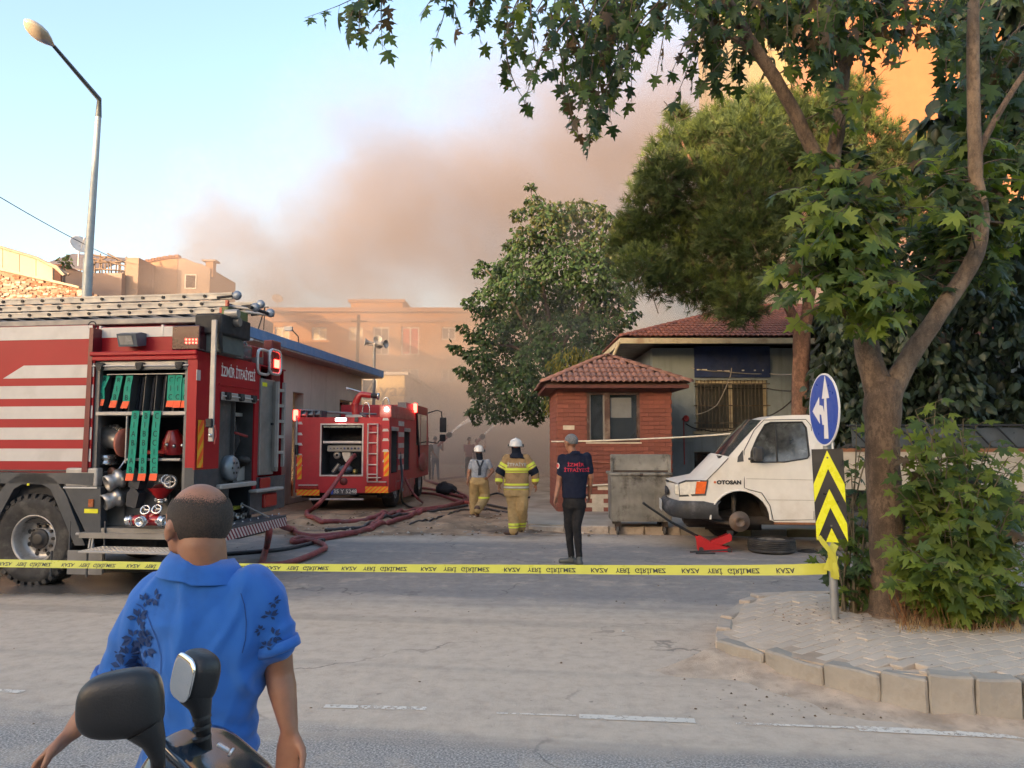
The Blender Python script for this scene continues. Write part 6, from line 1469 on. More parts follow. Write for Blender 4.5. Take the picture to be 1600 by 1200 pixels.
 prof=prof+[(x,Wd-y) for x,y in prof[:-1]][::-1]
 vs=[];zs_=[(bz0,.07,0),(bz0+.07,0,0),(bz1-.05,.0,0),(bz1,.05,0)]
 for z_,inn,_ in zs_:
  for x,y in prof:vs.append((x+inn,y+(inn*.6 if y<Wd/2 else-inn*.6),z_))
 n=len(prof);m.add(vs,[(i*n+j,i*n+j+1,(i+1)*n+j+1,(i+1)*n+j) for i in range(3) for j in range(n-1)],BPL,True)
 m.add(vs[3*n:],[tuple(range(n))],BPL);m.build('bumper',r)
 m=MB();m.box(x0b[0]-.235,x0b[0]-.222,Wd/2-.26,Wd/2+.26,bz0+.06,bz1-.04,mat('plate_white',(.5,.5,.48),.5,grime=(.2,.2,.2),gamt=.5));npl=m.build('number_plate',r)
 # window glass, door lines, handle, mirror, wipers
 sidebit([(x,z) for x,z in win],'door_window',mat('cab_glass',(.05,.052,.05),.08,var=.6,scale=7,grime=(.20,.21,.20),gamt=.5,gscale=5,coat=.6),-.012)
 SEAL=mat('rubber_seal',(.03,.03,.03),.7)
 def line(pts,name,w=.008,m_=SEAL,off=.004):
  mb=MB();a=[lean((x,-off,z),-1) for x,z in pts];mb.tube(a,w,m_,5,smooth=False);return mb.build(name,r)
 line(win+[win[0]],'window_seal',.011);line([P2(1213,660),P2(1215,722)],'window_divider',.012)
 line([P2(1163,704),P2(1163,762),P2(1170,765),P2(1190,770),P2(1203,790),P2(1208,812)],'door_gap',.006);line([P2(1163,704),P2(1180,672),P2(1196,656),P2(1262,655),P2(1270,665),P2(1272,812),P2(1208,813)],'door_gap',.006)
 line([P2(1166,748),P2(1272,750)],'crease',.005,mat('crease_shade',(.40,.37,.31),.5),.0);line([P2(1200,781),P2(1290,782)],'crease',.005,mat('crease_shade'),.0)
 line([P2(1104,751),P2(1122,733),P2(1138,716)],'bonnet_gap',.006)
 sidebit([P2(1152,722),P2(1153,714),P2(1161,703),P2(1162,721)],'quarter_trim',BPL,.006)
 m=MB();c=lean((P2(1183,711)[0],0,P2(1183,709)[1]),-1);m.box(c[0]-.075,c[0]+.06,c[1]-.26,c[1]-.06,c[2]-.11,c[2]+.11,BPL,.035);m.tube([(c[0]-.12,c[1]-.0,c[2]-.08),(c[0]-.05,c[1]-.12,c[2]-.06)],.02,BPL,6);m.build('door_mirror',r)
 m=MB();c=P2(1276,754);m.cyl((c[0],-.02,c[1]),(c[0],.0,c[1]),.02,BPL,10);m.build('door_lock',r)
 m=MB();c=P2(1272,726);m.box(c[0]-.01,c[0]+.13,-.03,.0,c[1]-.03,c[1]+.03,BPL,.01);m.build('door_handle',r)
 for t0 in (.25,.6):
  x,z=ws0;m=MB();m.tube([(x-.1,Wd*t0,z+.02),(x+.05,Wd*t0+.15,z+.12),(x+.12,Wd*t0+.45,z+.17)],.009,BLK2,5);m.build('wiper',r)
 m=MB();m.box(ws0[0]-.12,ws0[0]+.05,.25,Wd-.25,ws0[1]-.03,ws0[1]+.012,BPL);m.build('scuttle',r)
 # lettering on the wing
 q=P2(1139,754);lt=lean((q[0],0,q[1]),-1);text('OTOSAN',mat('sticker_black',(.02,.02,.02),.5),.078,FRONT(lt[0],-.005,lt[2]),r,'lettering',bold=.005,fit=.36,spacing=1.05)
 m=MB();q=P2(1117,753.5);m.cyl((q[0],-.008,q[1]),(q[0],.0,q[1]),.019,mat('sticker_orange',(.6,.14,.04),.5),12);m.build('sticker',r)
 # rust along the sill, inner arch, hub, suspension
 m=MB();
 a=[(P2(1122,811)[0]+.02,cz-.02)]+arc+[(arc[-1][0]+.06,zsill)];mm=MB();mm.tube([(x,.003,z) for x,z in arc],.016,WP,6);mm.build('arch_lip',r)
 m.box(arc[-1][0]+.05,xb,.0,.03,zsill-.035,zsill-.001,RUST);m.build('sill',r)
 IN2=mat('arch_inside',(.045,.036,.03),.9,var=.4)
 m=MB();vs=[]
 for x,z in arc:vs += [(x,.034,z),(x,.75,z)]
 m.add(vs,[(2*i,2*i+1,2*i+3,2*i+2) for i in range(len(arc)-1)],IN2);m.box(arc[0][0],arc[-1][0],.75,.77,.25,cz+ra,IN2);m.build('wheel_arch',r)
 hub=(cx+.0,.08,P2(1157,816)[1]);HB=mat('brake_disc',(.17,.135,.11),.6,.5,var=.3,grime=(.2,.1,.06),gamt=.6,gscale=8)
 m=MB();m.lathe([(0,.0),(.03,0),(.035,-.03),(.06,-.03),(.075,-.045),(.08,.0),(.15,.005),(.155,.02),(.15,.035),(.09,.05),(.08,.14),(0,.14)],hub,(0,1,0),HB,28);m.build('brake_drum',r)
 m=MB()
 for k in range(5):a=k*2*PI/5;m.cyl((hub[0]+.055*math.cos(a),hub[1]-.055,hub[2]+.055*math.sin(a)),(hub[0]+.055*math.cos(a),hub[1]-.02,hub[2]+.055*math.sin(a)),.008,HB,6)
 m.build('wheel_stud',r)
 m=MB();m.tube([(cx-.04,.2,hub[2]),(cx-.06,.25,cz+.15),(cx-.05,.3,cz+.40)],[.03,.035,.05],mat('suspension',(.07,.06,.05),.7,.4,var=.4),10)
 m.tube([(hub[0],.14,hub[2]-.05),(hub[0]-.30,.22,hub[2]-.02),(hub[0]-.52,.35,hub[2]+.03)],.032,mat('suspension'),8);m.tube([(hub[0],.15,hub[2]),(hub[0]+.02,.7,hub[2]+.02)],.04,mat('suspension'),8);m.build('suspension',r)
 m=MB();m.box(.1,2.2,.35,.42,.38,.5,IN2);m.box(.1,2.2,Wd-.42,Wd-.35,.38,.5,IN2);m.box(.15,.95,.55,1.4,.30,.58,IN2,.05);m.build('chassis',r)
 wheel(r,(cx,Wd-.12,.33),.33,.2,(0,1,0))
 # seats seen through the glass are left to the dark; load bed behind
 zb1=P2(1400,706)[1];zb0=P2(1400,766)[1];L=5.0
 BED=mat('bed_cream',(.46,.40,.31),.55,var=.12,grime=(.2,.13,.08),gamt=.5,gscale=1.5)
 m=MB();wall=lambda y:m.box(xb+.08,L,y,y+.035,zb0,zb1,BED);wall(-.03);wall(Wd-.0);m.box(L-.035,L,.006,Wd-.001,zb0,zb1,BED);m.box(xb+.08,xb+.115,.006,Wd-.001,zb0,zb1,BED);m.build('bed_side',r)
 m=MB();m.box(xb+.12,L-.04,.006,Wd-.001,zb0+.01,zb0+.05,IN2);m.build('bed_floor',r)
 m=MB()
 for k in range(1,6):z=zb0+(zb1-zb0)*k/6;m.box(xb+.08,L,-.042,-.031,z-.012,z+.012,BED)
 m.build('bed_rib',r)
 m=MB();m.box(xb+.07,L+.01,-.045,.015,zb1+.001,zb1+.05,RUST);m.build('bed_rail',r)
 m=MB();m.box(xb+.1,L,.3,.4,.45,zb0,IN2);m.box(xb+.1,L,Wd-.4,Wd-.3,.45,zb0,IN2);m.box(2.4,3.0,.1,.3,.4,.62,BPL,.03);m.build('chassis',r)
 for y,s_ in ((.12,-1),(Wd-.12,1)):wheel(r,(3.55,y,.33),.33,.22,(0,s_,0))
 # slanting bars carried over the bed
 FRB=mat('frame_black',(.03,.03,.03),.6,.3)
 m=MB();zf1=P(1500,663,10.6).z;m.tube([(xb+.2,.1,zf1-.0),(L+.3,.1,zf1)],.018,FRB,6);m.tube([(xb+.2,.1,zb1+.06),(L+.3,.1,zb1+.06)],.018,FRB,6);m.build('frame_rail',r)
 for k in range(9):x=xb+.25+k*.34;m=MB();m.tube([(x,.1,zf1),(x+.28,.1,zb1+.06)],.013,FRB,6);m.build('frame_bar',r)
 m=MB();m.prism([(xb+.3,zb1+.07),(L+.1,zb1+.07),(L+.1,zf1-.03),(xb+.3,zf1-.03)],.16,.18,mat('grey_sheet',(.09,.10,.105),.35,.2));m.build('grey_sheet',r)
pickup()
def jack():
 p=G(1103,862);r=thing('trolley_jack','red trolley jack with a long black handle under the van nose','jack',p,R(-10));RJ=mat('jack_red',(.42,.012,.015),.4,grime=(.1,.02,.02),gamt=.4)
 q=lambda px,py:((px-1103)/1200*p.y,(860-py)/1200*p.y)
 m=MB();pts=[q(1091,858),q(1090,846),q(1087,836),q(1096,838),q(1110,846),q(1142,855),q(1142,862),q(1092,862)]
 m.prism(pts[::-1],-.0,.03,RJ);m.prism(pts[::-1],.22,.25,RJ);m.build('frame',r)
 m=MB();a=[q(1108,851),q(1112,844),q(1140,832),q(1143,836),q(1142,843),q(1120,853)];m.prism(a[::-1],.04,.2,RJ);m.build('lift_arm',r)
 m=MB();m.cyl((q(1141,0)[0],.12,q(0,836)[1]),(q(1141,0)[0],.12,q(0,829)[1]),.05,mat('jack_black',(.03,.03,.03),.6),12);m.build('saddle',r)
 for x in (q(1096,0)[0],q(1138,0)[0]):m=MB();m.cyl((x,-.03,.035),(x,.0,.035),.035,mat('jack_black'),14);m.cyl((x,.25,.035),(x,.28,.035),.035,mat('jack_black'),14);m.build('wheel',r)
 m=MB();m.tube([Vector((*q(1091,843)[:1],.12,q(1091,838)[1])),Vector((q(1050,0)[0],-.35,q(0,812)[1])),Vector((q(1009,0)[0],-.75,P(1009,787,p.y-.7).z))],[.022,.02,.018],mat('jack_black'),8);m.build('handle',r)
 m=MB();m.tube([(q(1135,0)[0],-.12,.05),(q(1078,0)[0],-.2,.02)],.014,mat('jack_black'),6);w=m.build('wheel_wrench',parent=None);
 w.location=p;w.rotation_euler=(0,0,R(-10));tag(w,'black steel bar lying against the red jack','bar')
 m=MB();m.tube([(q(1115,0)[0],-.25,.016),(q(1086,0)[0],-.3,.016)],.013,mat('jack_black'),6);w=m.build('steel_bar');w.location=p;w.rotation_euler=(0,0,R(-10));tag(w,'short black bar lying flat in front of the red jack','bar')
jack()
def loose_tyre():
 c=G(1209,864);r=thing('loose_wheel','black wheel lying flat on the road beside the jacked van','wheel',(c.x,c.y+.1,0));m=MB();rr=.345;h=.105
 pr=[(rr*.58,.01),(rr*.85,0),(rr*.97,.02),(rr,.045)]
 for k in range(5):z=.045+k*.027;pr += [(rr,z),(rr,z+.018),(rr-.010,z+.019),(rr-.010,z+.026)]
 pr += [(rr,.185),(rr*.97,.20),(rr*.85,.212),(rr*.62,.20),(rr*.58,.185)]
 m.lathe(pr,(0,0,0),(0,0,1),BLR,48);m.build('tyre',r)
 m=MB();m.lathe([(rr*.59,.19),(rr*.55,.19),(rr*.5,.12),(rr*.2,.11),(0,.12)],(0,0,0),(0,0,1),mat('rim_grey'),32);m.build('rim',r)
 c=G(1262,862);m=MB();m.lathe([(.0,.03),(.09,.03),(.1,.012),(.14,.008),(.15,.0)],(0,0,0),(0,0,1),mat('jack_black',(.03,.03,.03),.6),20);o=m.build('hub_cap',T=Matrix.Translation(c));tag(o,'dark hub cap lying on the road right of the loose wheel','hub cap')
loose_tyre()
# ================================================================ vegetation
import numpy as np
def leaf_mat(name,col,tr=.35,rough=.5,var=.25):
 t=NT(name);v=t.coord();c=srgb(col);rnd=t.n('ShaderNodeObjectInfo').outputs['Random']
 f=t.noise(t.coord('World'),2.3,3)
 o=t.ramp(f,[(.3,tuple(x*(1-var) for x in c[:3])),(.7,tuple(x*(1+var) for x in c[:3]))])
 o=t.mix(1.0,o,t.ramp(rnd,[(0,.8),(1,1.2)]),'MULTIPLY')
 t.set(Base_Color=o,Roughness=rough);t.b.inputs['Specular IOR Level'].default_value=.35
 tl=t.n('ShaderNodeBsdfTranslucent');mx=t.n('ShaderNodeMixShader');mx.inputs[0].default_value=tr
 t.l(t.mix(1.0,o,(1.25,1.25,.55,1),'MULTIPLY'),tl.inputs[0]);t.l(t.b.outputs[0],mx.inputs[1]);t.l(tl.outputs[0],mx.inputs[2]);t.l(mx.outputs[0],t.out.inputs['Surface'])
 return t.m
def template(pts,cen,fold=.25,droop=.18,cup=0.0):
 """leaf outline (right half then mirrored) fanned from a centre; folded on its rib and drooping at the tip"""
 full=pts+[(-x,y) for x,y in pts[::-1] if abs(x)>1e-6]
 vs=[(cen[0],cen[1])]+full
 V=np.array([(x,y,-fold*abs(x)-droop*y*y) for x,y in vs],float);n=len(full)
 Fc=np.array([(0,1+(i+1) % n,1+i) for i in range(n)],int)
 return V,Fc
PLANE_LEAF=template([(0,0),(.16,-.03),(.46,-.10),(.34,.07),(.22,.18),(.42,.24),(.66,.50),(.43,.43),(.33,.50),(.16,.45),(.25,.70),(.10,.74),(0,1.06)],(0,.30))
HEART_LEAF=template([(0,0),(.22,-.08),(.42,.12),(.40,.42),(.2,.75),(0,1.0)],(0,.35),.3,.25)
SMALL_LEAF=(np.array([(0,0,0),(.38,.35,-.1),(0,1,-.22),(-.38,.35,-.1),(0,.45,.04)],float),np.array([(0,1,4),(1,2,4),(2,3,4),(3,0,4)],int))
NARROW_LEAF=(np.array([(0,0,0),(.14,.45,-.05),(0,1,-.2),(-.14,.45,-.05)],float),np.array([(0,1,2),(0,2,3)],int))
_lr=random.Random(77)
def leaf_T(p,d,s,roll=0.0,up=None):
 """frame: y along d, normal towards up"""
 y=Vector(d).normalized();up=up or Vector((0,0,1));x=y.cross(up)
 if x.length<1e-3:x=Vector((1,0,0))
 x.normalize();z=x.cross(y)
 if roll:q=Matrix.Rotation(roll,3,y);x=q @ x;z=q @ z
 x=x*_lr.uniform(.72,1.08)+y*_lr.uniform(-.18,.18);z=z*_lr.uniform(.3,2.3)
 return Matrix(((x.x*s,y.x*s,z.x*s,p.x),(x.y*s,y.y*s,z.y*s,p.y),(x.z*s,y.z*s,z.z*s,p.z),(0,0,0,1)))
def merged(name,tmpl,mats_,items,parent=None):
 """items: (matrix, material index) -> one mesh"""
 V,Fc=tmpl;n=len(items);nv,nf=len(V),len(Fc)
 M=np.array([[list(r) for r in m[:3]] for m,_ in items]) if n else np.zeros((0,3,4))
 W=np.einsum('nij,vj->nvi',M[:,:,:3],V)+M[:,None,:,3]
 me=bpy.data.meshes.new(name);me.vertices.add(n*nv);me.vertices.foreach_set('co',W.reshape(-1))
 idx=(Fc[None]+(np.arange(n)*nv)[:,None,None]).reshape(-1)
 me.loops.add(n*nf*3);me.loops.foreach_set('vertex_index',idx.astype(np.int32));me.polygons.add(n*nf)
 me.polygons.foreach_set('loop_start',np.arange(0,n*nf*3,3,dtype=np.int32))
 for m in mats_:me.materials.append(m)
 mi=np.repeat(np.array([k for _,k in items],dtype=np.int32),nf);me.polygons.foreach_set('material_index',mi)
 me.update(calc_edges=True);o=inst(name,me,parent);o['kind']='stuff';return o
def scatter_leaves(parent,tmpl,mats_,items,singles=300,name='leaf'):
 """the leaves that show largest become objects of their own, the rest one mesh"""
 def score(it):
  m,k=it;p=m.translation;s=m.col[1].to_3d().length
  px=800+1200*p.x/max(.1,p.y);v=(p.z-CAM_Z)/p.y;py=690-1200*v
  return s/p.y if (0<px<1600 and 0<py<1200) else-1/p.y
 o_=parent.location if parent is not None else Vector()
 if singles:
  items=sorted(items,key=lambda it:-score(it));ms=[]
  for mt in mats_:
   me=bpy.data.meshes.new(name);me.from_pydata([tuple(v) for v in tmpl[0]],[],[tuple(int(i) for i in f) for f in tmpl[1]]);me.materials.append(mt);me.update();ms.append(me)
  for m,k in items[:singles]:
   inst(name,ms[k],parent,Matrix.Translation(-o_) @ m)
 rest=[(Matrix.Translation(-o_) @ m,k) for m,k in items[singles:]]
 if rest:merged(name,tmpl,mats_,rest,parent)
def bark(name,col,grime,sc=8,bump=.7):
 t=NT(name);v=t.coord();f=t.noise(t.scaled(v,(1,1,.35)),sc,6,.7);c=srgb(col);g=srgb(grime)
 o=t.mix(t.mr(f,.40,.62),c,g);o=t.mix(t.mr(t.noise(v,sc*.35,4),.5,.62,0,.6),o,tuple(min(1,x*1.5) for x in c[:3])+(1,))
 fl=t.noise(t.scaled(v,(1,1,.55)),sc*4.5,5,.75);o=t.mix(t.mr(fl,.44,.60,0,.7),o,tuple(x*.45 for x in c[:3])+(1,));o=t.mix(t.mr(t.noise(v,sc*14,3,.7),.55,.7,0,.45),o,tuple(min(1,x*1.7) for x in c[:3])+(1,))
 t.set(Base_Color=o,Roughness=.92);t.bump(t.math('ADD',fl,t.math('MULTIPLY',t.noise(t.scaled(v,(1,1,.3)),sc*12,4,.7),.5)),bump,.03);_mc[name]=t.m;return t.m
def limb(pts,rad,m,n=12,k=4,wob=.0):
 """smooth tapered limb through points"""
 P_,Rr=[],[];pts=[Vector(p) for p in pts]
 for i in range(len(pts)-1):
  a=pts[max(0,i-1)];b=pts[i];c=pts[i+1];d=pts[min(len(pts)-1,i+2)]
  for q in range(k):
   t=q/k;p=.5*((2*b)+(c-a)*t+(2*a-5*b+4*c-d)*t*t+(-a+3*b-3*c+d)*t **3)
   P_.append(p+Vector((fbm(p,3),fbm(p+Vector((9,0,0)),3),0))*wob);Rr.append(rad[i]+(rad[i+1]-rad[i])*t)
 P_.append(pts[-1]);Rr.append(rad[-1])
 mb=MB();mb.tube(P_,Rr,m,n)
 for i,v in enumerate(mb.v):
  mb.v[i]=tuple(Vector(v)+Vector((fbm(v,9),fbm((v[1],v[2],v[0]),9),0))*Rr[min(len(Rr)-1,(i // n) % max(1,len(Rr)))]*.10)
 return mb,P_
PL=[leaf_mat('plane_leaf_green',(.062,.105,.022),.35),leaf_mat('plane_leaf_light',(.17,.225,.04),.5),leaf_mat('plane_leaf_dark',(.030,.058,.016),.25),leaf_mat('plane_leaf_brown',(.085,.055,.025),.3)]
def plane_tree():
 rnd=random.Random(17);base=onisl(1395,960);base.z=.21
 r=thing('plane_tree','large plane tree with a forked trunk and hanging leafy branches on the paved island','tree',base);O=Vector(base)
 BK=bark('plane_bark',(.17,.115,.075),(.075,.05,.034),7)
 BK2=bark('plane_bark_pale',(.21,.15,.10),(.10,.066,.044),5)
 Q=lambda px,py,Y=6.45:P(px,py,Y)-O
 def br(name,pts,rad,m=BK,n=12,k=4,wob=.01):
  mb,path=limb(pts,rad,m,n,k,wob);mb.build(name,r);return [p+O for p in path]
 tr=br('trunk',[Vector((0,0,-.08)),Q(1393,945),Q(1390,900),Q(1384,800),Q(1378,700),Q(1380,625),Q(1384,590)],[.24,.175,.145,.138,.133,.150,.12],n=18)
 A=br('limb',[Q(1380,620),Q(1362,575),Q(1350,520),Q(1338,460),Q(1318,380,6.4),Q(1298,320,6.35),Q(1282,265,6.3),Q(1255,205,6.25),Q(1228,150,6.2),Q(1190,90,6.1),Q(1150,25,6.0),Q(1110,-50,5.9)],[.13,.105,.088,.08,.082,.085,.06,.055,.052,.048,.044,.04])
 Bb=br('limb',[Q(1300,330,6.35),Q(1301,270,6.4),Q(1309,190,6.45),Q(1318,100,6.5),Q(1306,0,6.5),Q(1296,-70,6.5)],[.075,.062,.058,.052,.048,.04])
 C_=br('limb',[Q(1385,625),Q(1412,575),Q(1455,508),Q(1500,440,6.5),Q(1526,395,6.5),Q(1534,345,6.5),Q(1524,280,6.5),Q(1522,200,6.5),Q(1520,100,6.5),Q(1522,-30,6.5)],[.12,.085,.075,.07,.068,.062,.058,.054,.05,.045],BK2)
 D=br('branch',[Q(1110,-50,5.9),Q(1000,-75,5.9),Q(860,-75,5.9),Q(720,-60,6.0),Q(600,-35,6.1),Q(520,-10,6.2)],[.04,.035,.03,.024,.016,.008],n=8)
 D2=br('branch',[Q(1190,90,6.1),Q(1120,40,6.3),Q(1020,-10,6.5),Q(900,-30,6.6)],[.03,.024,.018,.01],n=7)
 D3=br('branch',[Q(1318,100,6.5),Q(1380,30,6.3),Q(1440,-30,6.2),Q(1560,-60,6.2)],[.03,.024,.02,.012],n=7)
 D4=br('branch',[Q(1522,250,6.5),Q(1570,160,6.6),Q(1640,60,6.7)],[.035,.026,.02],n=7)
 tw=MB();items=[];TWM=mat('twig_bark',(.09,.065,.045),.9)
 def spray(a,b,n,s0,s1,sag=.1,mw=(4,3,3,1),w=.006,hang=.6):
  a,b=Vector(a),Vector(b);L=(b-a).length;pts=[]
  off=Vector((rnd.uniform(-.1,.1),rnd.uniform(-.1,.1),rnd.uniform(0,.12)))*L
  for k in range(7):t=k/6;pts.append(a.lerp(b,t)+off*math.sin(PI*t))
  tw.tube([p-O for p in pts],[w*(1.3-t/6) for t in range(7)],TWM,4,caps=False)
  for k in range(n):
   t=.15+.85*(k+rnd.random()*.6)/n;t=min(t,1.0);f=t*6;i=min(5,int(f));p=pts[i].lerp(pts[i+1],f-i)
   dirn=(pts[i+1]-pts[i]).normalized();side=dirn.cross(Vector((0,0,1)));side=side.normalized() if side.length>.1 else Vector((rnd.uniform(-1,1),rnd.uniform(-1,1),0)).normalized()
   d=side*(1 if k % 2 else-1)*rnd.uniform(.4,1)+dirn*rnd.uniform(.1,.7)+Vector((rnd.uniform(-.5,.5),rnd.uniform(-.6,.3),rnd.uniform(-hang-.5,-hang+.35)))
   d.normalize();q=p+d*rnd.uniform(.03,.07);s=rnd.uniform(s0,s1)
   tw.tube([p-O,q-O],.0018,TWM,3,caps=False)
   up=Vector((rnd.uniform(-.7,.7),rnd.uniform(-1.3,.0),rnd.uniform(.2,1)));items.append((leaf_T(q,d,s,rnd.uniform(-.5,.5),up),rnd.choices((0,1,2,3),mw)[0]))
 env=[(470,25),(500,40),(560,85),(620,70),(650,40),(690,95),(725,40),(760,80),(790,140),(830,205),(870,215),(900,250),(940,210),(985,215),(1000,150),(1050,160),(1110,165),(1180,120),(1250,120),(1300,160),(1400,140),(1440,120),(1480,160)]
 def ev(x):
  for (a,b),(c,d) in zip(env,env[1:]):
   if a<=x<=c:return b+(d-b)*(x-a)/(c-a)
  return 100
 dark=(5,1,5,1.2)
 def near_pt(lst,x):return min(lst,key=lambda p:abs(800+1200*p.x/p.y-x))
 for (x0,y0,x1,y1,n) in ((600,-35,476,28,9),(610,-30,540,45,8),(600,-30,598,78,9),(560,-20,560,60,7),(700,-50,672,80,6),(690,-45,716,55,6),(700,-40,655,25,5),(745,-50,752,70,7),(1090,-20,1050,165,9),(1110,0,1080,130,8)):
  spray(P(x0,y0,6.05),P(x1,y1,5.9+rnd.uniform(-.2,.2)),n,.10,.145,mw=dark,hang=.9)
 for _ in range(78):
  x1=rnd.triangular(735,1130,900);y1=ev(x1)*rnd.uniform(.12,1.0);Y=rnd.uniform(5.5,7.0);x0=x1+rnd.uniform(-60,90)
  spray(P(x0,rnd.uniform(-60,max(-30,y1-90)),Y),P(x1,y1,Y),rnd.randint(6,9),.095,.14,mw=dark,hang=.9)
 for _ in range(50):
  x1=rnd.uniform(1080,1310);y1=ev(x1)*rnd.uniform(.1,1.0);Y=rnd.uniform(5.7,6.9)
  spray(P(x1+rnd.uniform(-50,50),rnd.uniform(-60,-10),Y),P(x1,y1,Y),8,.11,.16,mw=dark,hang=.8)
 for _ in range(30):
  x1=rnd.uniform(1300,1490);y1=ev(x1)*rnd.uniform(.05,.75);Y=rnd.uniform(5.9,6.9)
  spray(P(x1+rnd.uniform(-60,60),rnd.uniform(-60,-10),Y),P(x1,y1,Y),7,.11,.16,mw=dark,hang=.8)
 for _ in range(40):
  x1=rnd.uniform(1475,1680);y1=rnd.uniform(-20,330);Y=rnd.uniform(7.0,8.4)
  spray(P(x1+rnd.uniform(-20,70),y1-rnd.uniform(60,130),Y),P(x1,y1,Y),9,.15,.21,mw=(3,0,8,1),hang=.7)
 # the middle mass around the limbs, and the leaves below it
 limbs=A[8:34]+C_[10:28]+Bb[:8]
 for _ in range(185):
  x1=rnd.triangular(1170,1600,1360);y1=rnd.triangular(220,515,400);
  if x1>1440 and y1>470:continue
  if x1<1235 and y1<300:continue
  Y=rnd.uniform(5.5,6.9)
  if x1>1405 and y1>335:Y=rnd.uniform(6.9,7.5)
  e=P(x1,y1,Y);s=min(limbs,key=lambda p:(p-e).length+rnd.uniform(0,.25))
  lit=Y<6.15;spray(s,e,rnd.randint(8,12),.11,.185,mw=(4,5,1,.3) if lit else (5,1,4,.4),hang=.35)  # lit near sprays and shaded deeper ones put into the leaf colours
 for _ in range(34):
  x1=rnd.uniform(1450,1650);y1=rnd.uniform(230,400);Y=rnd.uniform(6.75,7.5);spray(min(C_[14:34],key=lambda p:(p-P(x1,y1,Y)).length),P(x1,y1,Y),8,.13,.19,mw=(4,4,2,.3),hang=.3)
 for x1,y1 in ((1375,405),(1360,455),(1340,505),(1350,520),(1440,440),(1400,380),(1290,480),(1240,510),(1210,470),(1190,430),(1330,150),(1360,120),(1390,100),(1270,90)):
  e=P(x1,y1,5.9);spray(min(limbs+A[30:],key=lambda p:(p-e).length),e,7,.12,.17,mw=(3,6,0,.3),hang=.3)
 o=tw.build('twig',r);o['kind']='stuff'
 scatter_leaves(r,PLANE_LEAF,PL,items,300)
 # small hanging seed balls
 sb=MB()
 for _ in range(40):
  m,k=rnd.choice(items[:900]);p=m.translation-O;q=p-Vector((rnd.uniform(-.03,.03),0,rnd.uniform(.05,.12)));sb.tube([p,q],.0014,TWM,3,caps=False);sb.ball(q,.011,m=mat('seed_ball',(.08,.06,.03),.9),seg=6,rings=4)
 o=sb.build('seed_ball',r);o['kind']='stuff'
plane_tree()
def sucker_bush(name,label,base,tips,rootspread,n_,s0,s1,mw,seed,singles):
 rnd=random.Random(seed);r=thing(name,label,'bush',base);O=Vector(base);items=[];SH=mat('shoot_bark',(.13,.10,.055),.85,var=.3);stems=MB()
 for tp in tips:
  tp=Vector(tp);a=O+Vector((rnd.uniform(-1,1)*rootspread,rnd.uniform(-1,1)*rootspread*.5,0));mid=a.lerp(tp,.5)+Vector((rnd.uniform(-.08,.08)+(tp.x-a.x)*-.12,rnd.uniform(-.08,.08),.12*(tp-a).length))
  pts=[(1-t) **2*a+2*t*(1-t)*mid+t*t*tp for t in [k/9 for k in range(10)]]
  stems.tube([p-O for p in pts],[.011*(1-.075*k) for k in range(10)],SH,5,caps=False)
  for k in range(n_):
   t=.12+.88*(k/(n_-1));f=t*9;i=min(8,int(f));p=pts[i].lerp(pts[i+1],f-i);d0=(pts[i+1]-pts[i]).normalized()
   ang=k*2.4+rnd.uniform(-.4,.4);side=Vector((math.cos(ang),math.sin(ang),0));d=(side+d0*.35+Vector((0,0,rnd.uniform(-.35,.25)))).normalized()
   s=rnd.uniform(s0,s1)*(1.0 if t<.85 else .65);q=p+d*rnd.uniform(.04,.09);stems.tube([p-O,q-O],.002,SH,3,caps=False)
   items.append((leaf_T(q,d+Vector((0,rnd.uniform(-.3,.1),-.45)),s,rnd.uniform(-.5,.5),Vector((rnd.uniform(-.6,.6),rnd.uniform(-1.6,-.3),rnd.uniform(.4,1)))),rnd.choices((0,1,2,3),mw)[0]))
 o=stems.build('stem',r);o['kind']='stuff';scatter_leaves(r,PLANE_LEAF,PL,items,singles);return r
def tips_in(seed,n,boxes,Y0,Y1):
 rnd=random.Random(seed);out=[]
 for _ in range(n):
  x0,x1,y0,y1=rnd.choices(boxes,[(b[1]-b[0])*(b[3]-b[2]) for b in boxes])[0];out.append(P(rnd.uniform(x0,x1),rnd.uniform(y0,y1),rnd.uniform(Y0,Y1)))
 return out
b=onisl(1490,968);b.z=.22
sucker_bush('plane_sucker_bush','bright green leafy sucker bush crowding the right side of the plane trunk',b,
 tips_in(3,52,[(1420,1600,700,800),(1400,1640,790,900),(1430,1660,880,960)],5.55,6.5)+[P(x,y,Y) for x,y,Y in ((1415,665,6.0),(1445,655,5.9),(1475,650,5.9),(1500,675,5.8),(1525,665,6.1),(1540,700,5.8),(1455,680,5.8),(1575,715,5.9),(1430,710,5.7),(1480,715,5.7),(1430,640,6.1),(1462,628,6.0),(1505,655,6.1),(1548,690,6.1),(1400,700,6.0),(1398,760,5.9),(1560,700,6.3),(1600,715,6.2),(1490,690,5.9),(1530,740,5.8),(1390,840,5.8),(1400,905,5.8),(1445,690,5.9),(1590,780,5.8),(1620,740,6.1))],
 .16,19,.12,.20,(3,8,.6,.2),5,300)
b=onisl(1330,955);b.z=.22
sucker_bush('sucker_shoots','thin darker sucker shoots between the chevron board and the plane trunk',b,
 [P(x,y,Y) for x,y,Y in ((1385,640,6.9),(1345,700,6.9),(1330,740,6.8),(1365,760,6.8),(1325,800,6.7),(1350,830,6.7),(1300,850,6.7),(1375,850,6.7),(1340,880,6.6),(1362,900,6.6),(1280,868,6.7),(1338,660,7.0),(1372,700,6.9),(1318,770,6.9),(1355,790,6.9))],.10,12,.09,.15,(5,2,4,1),8,60)
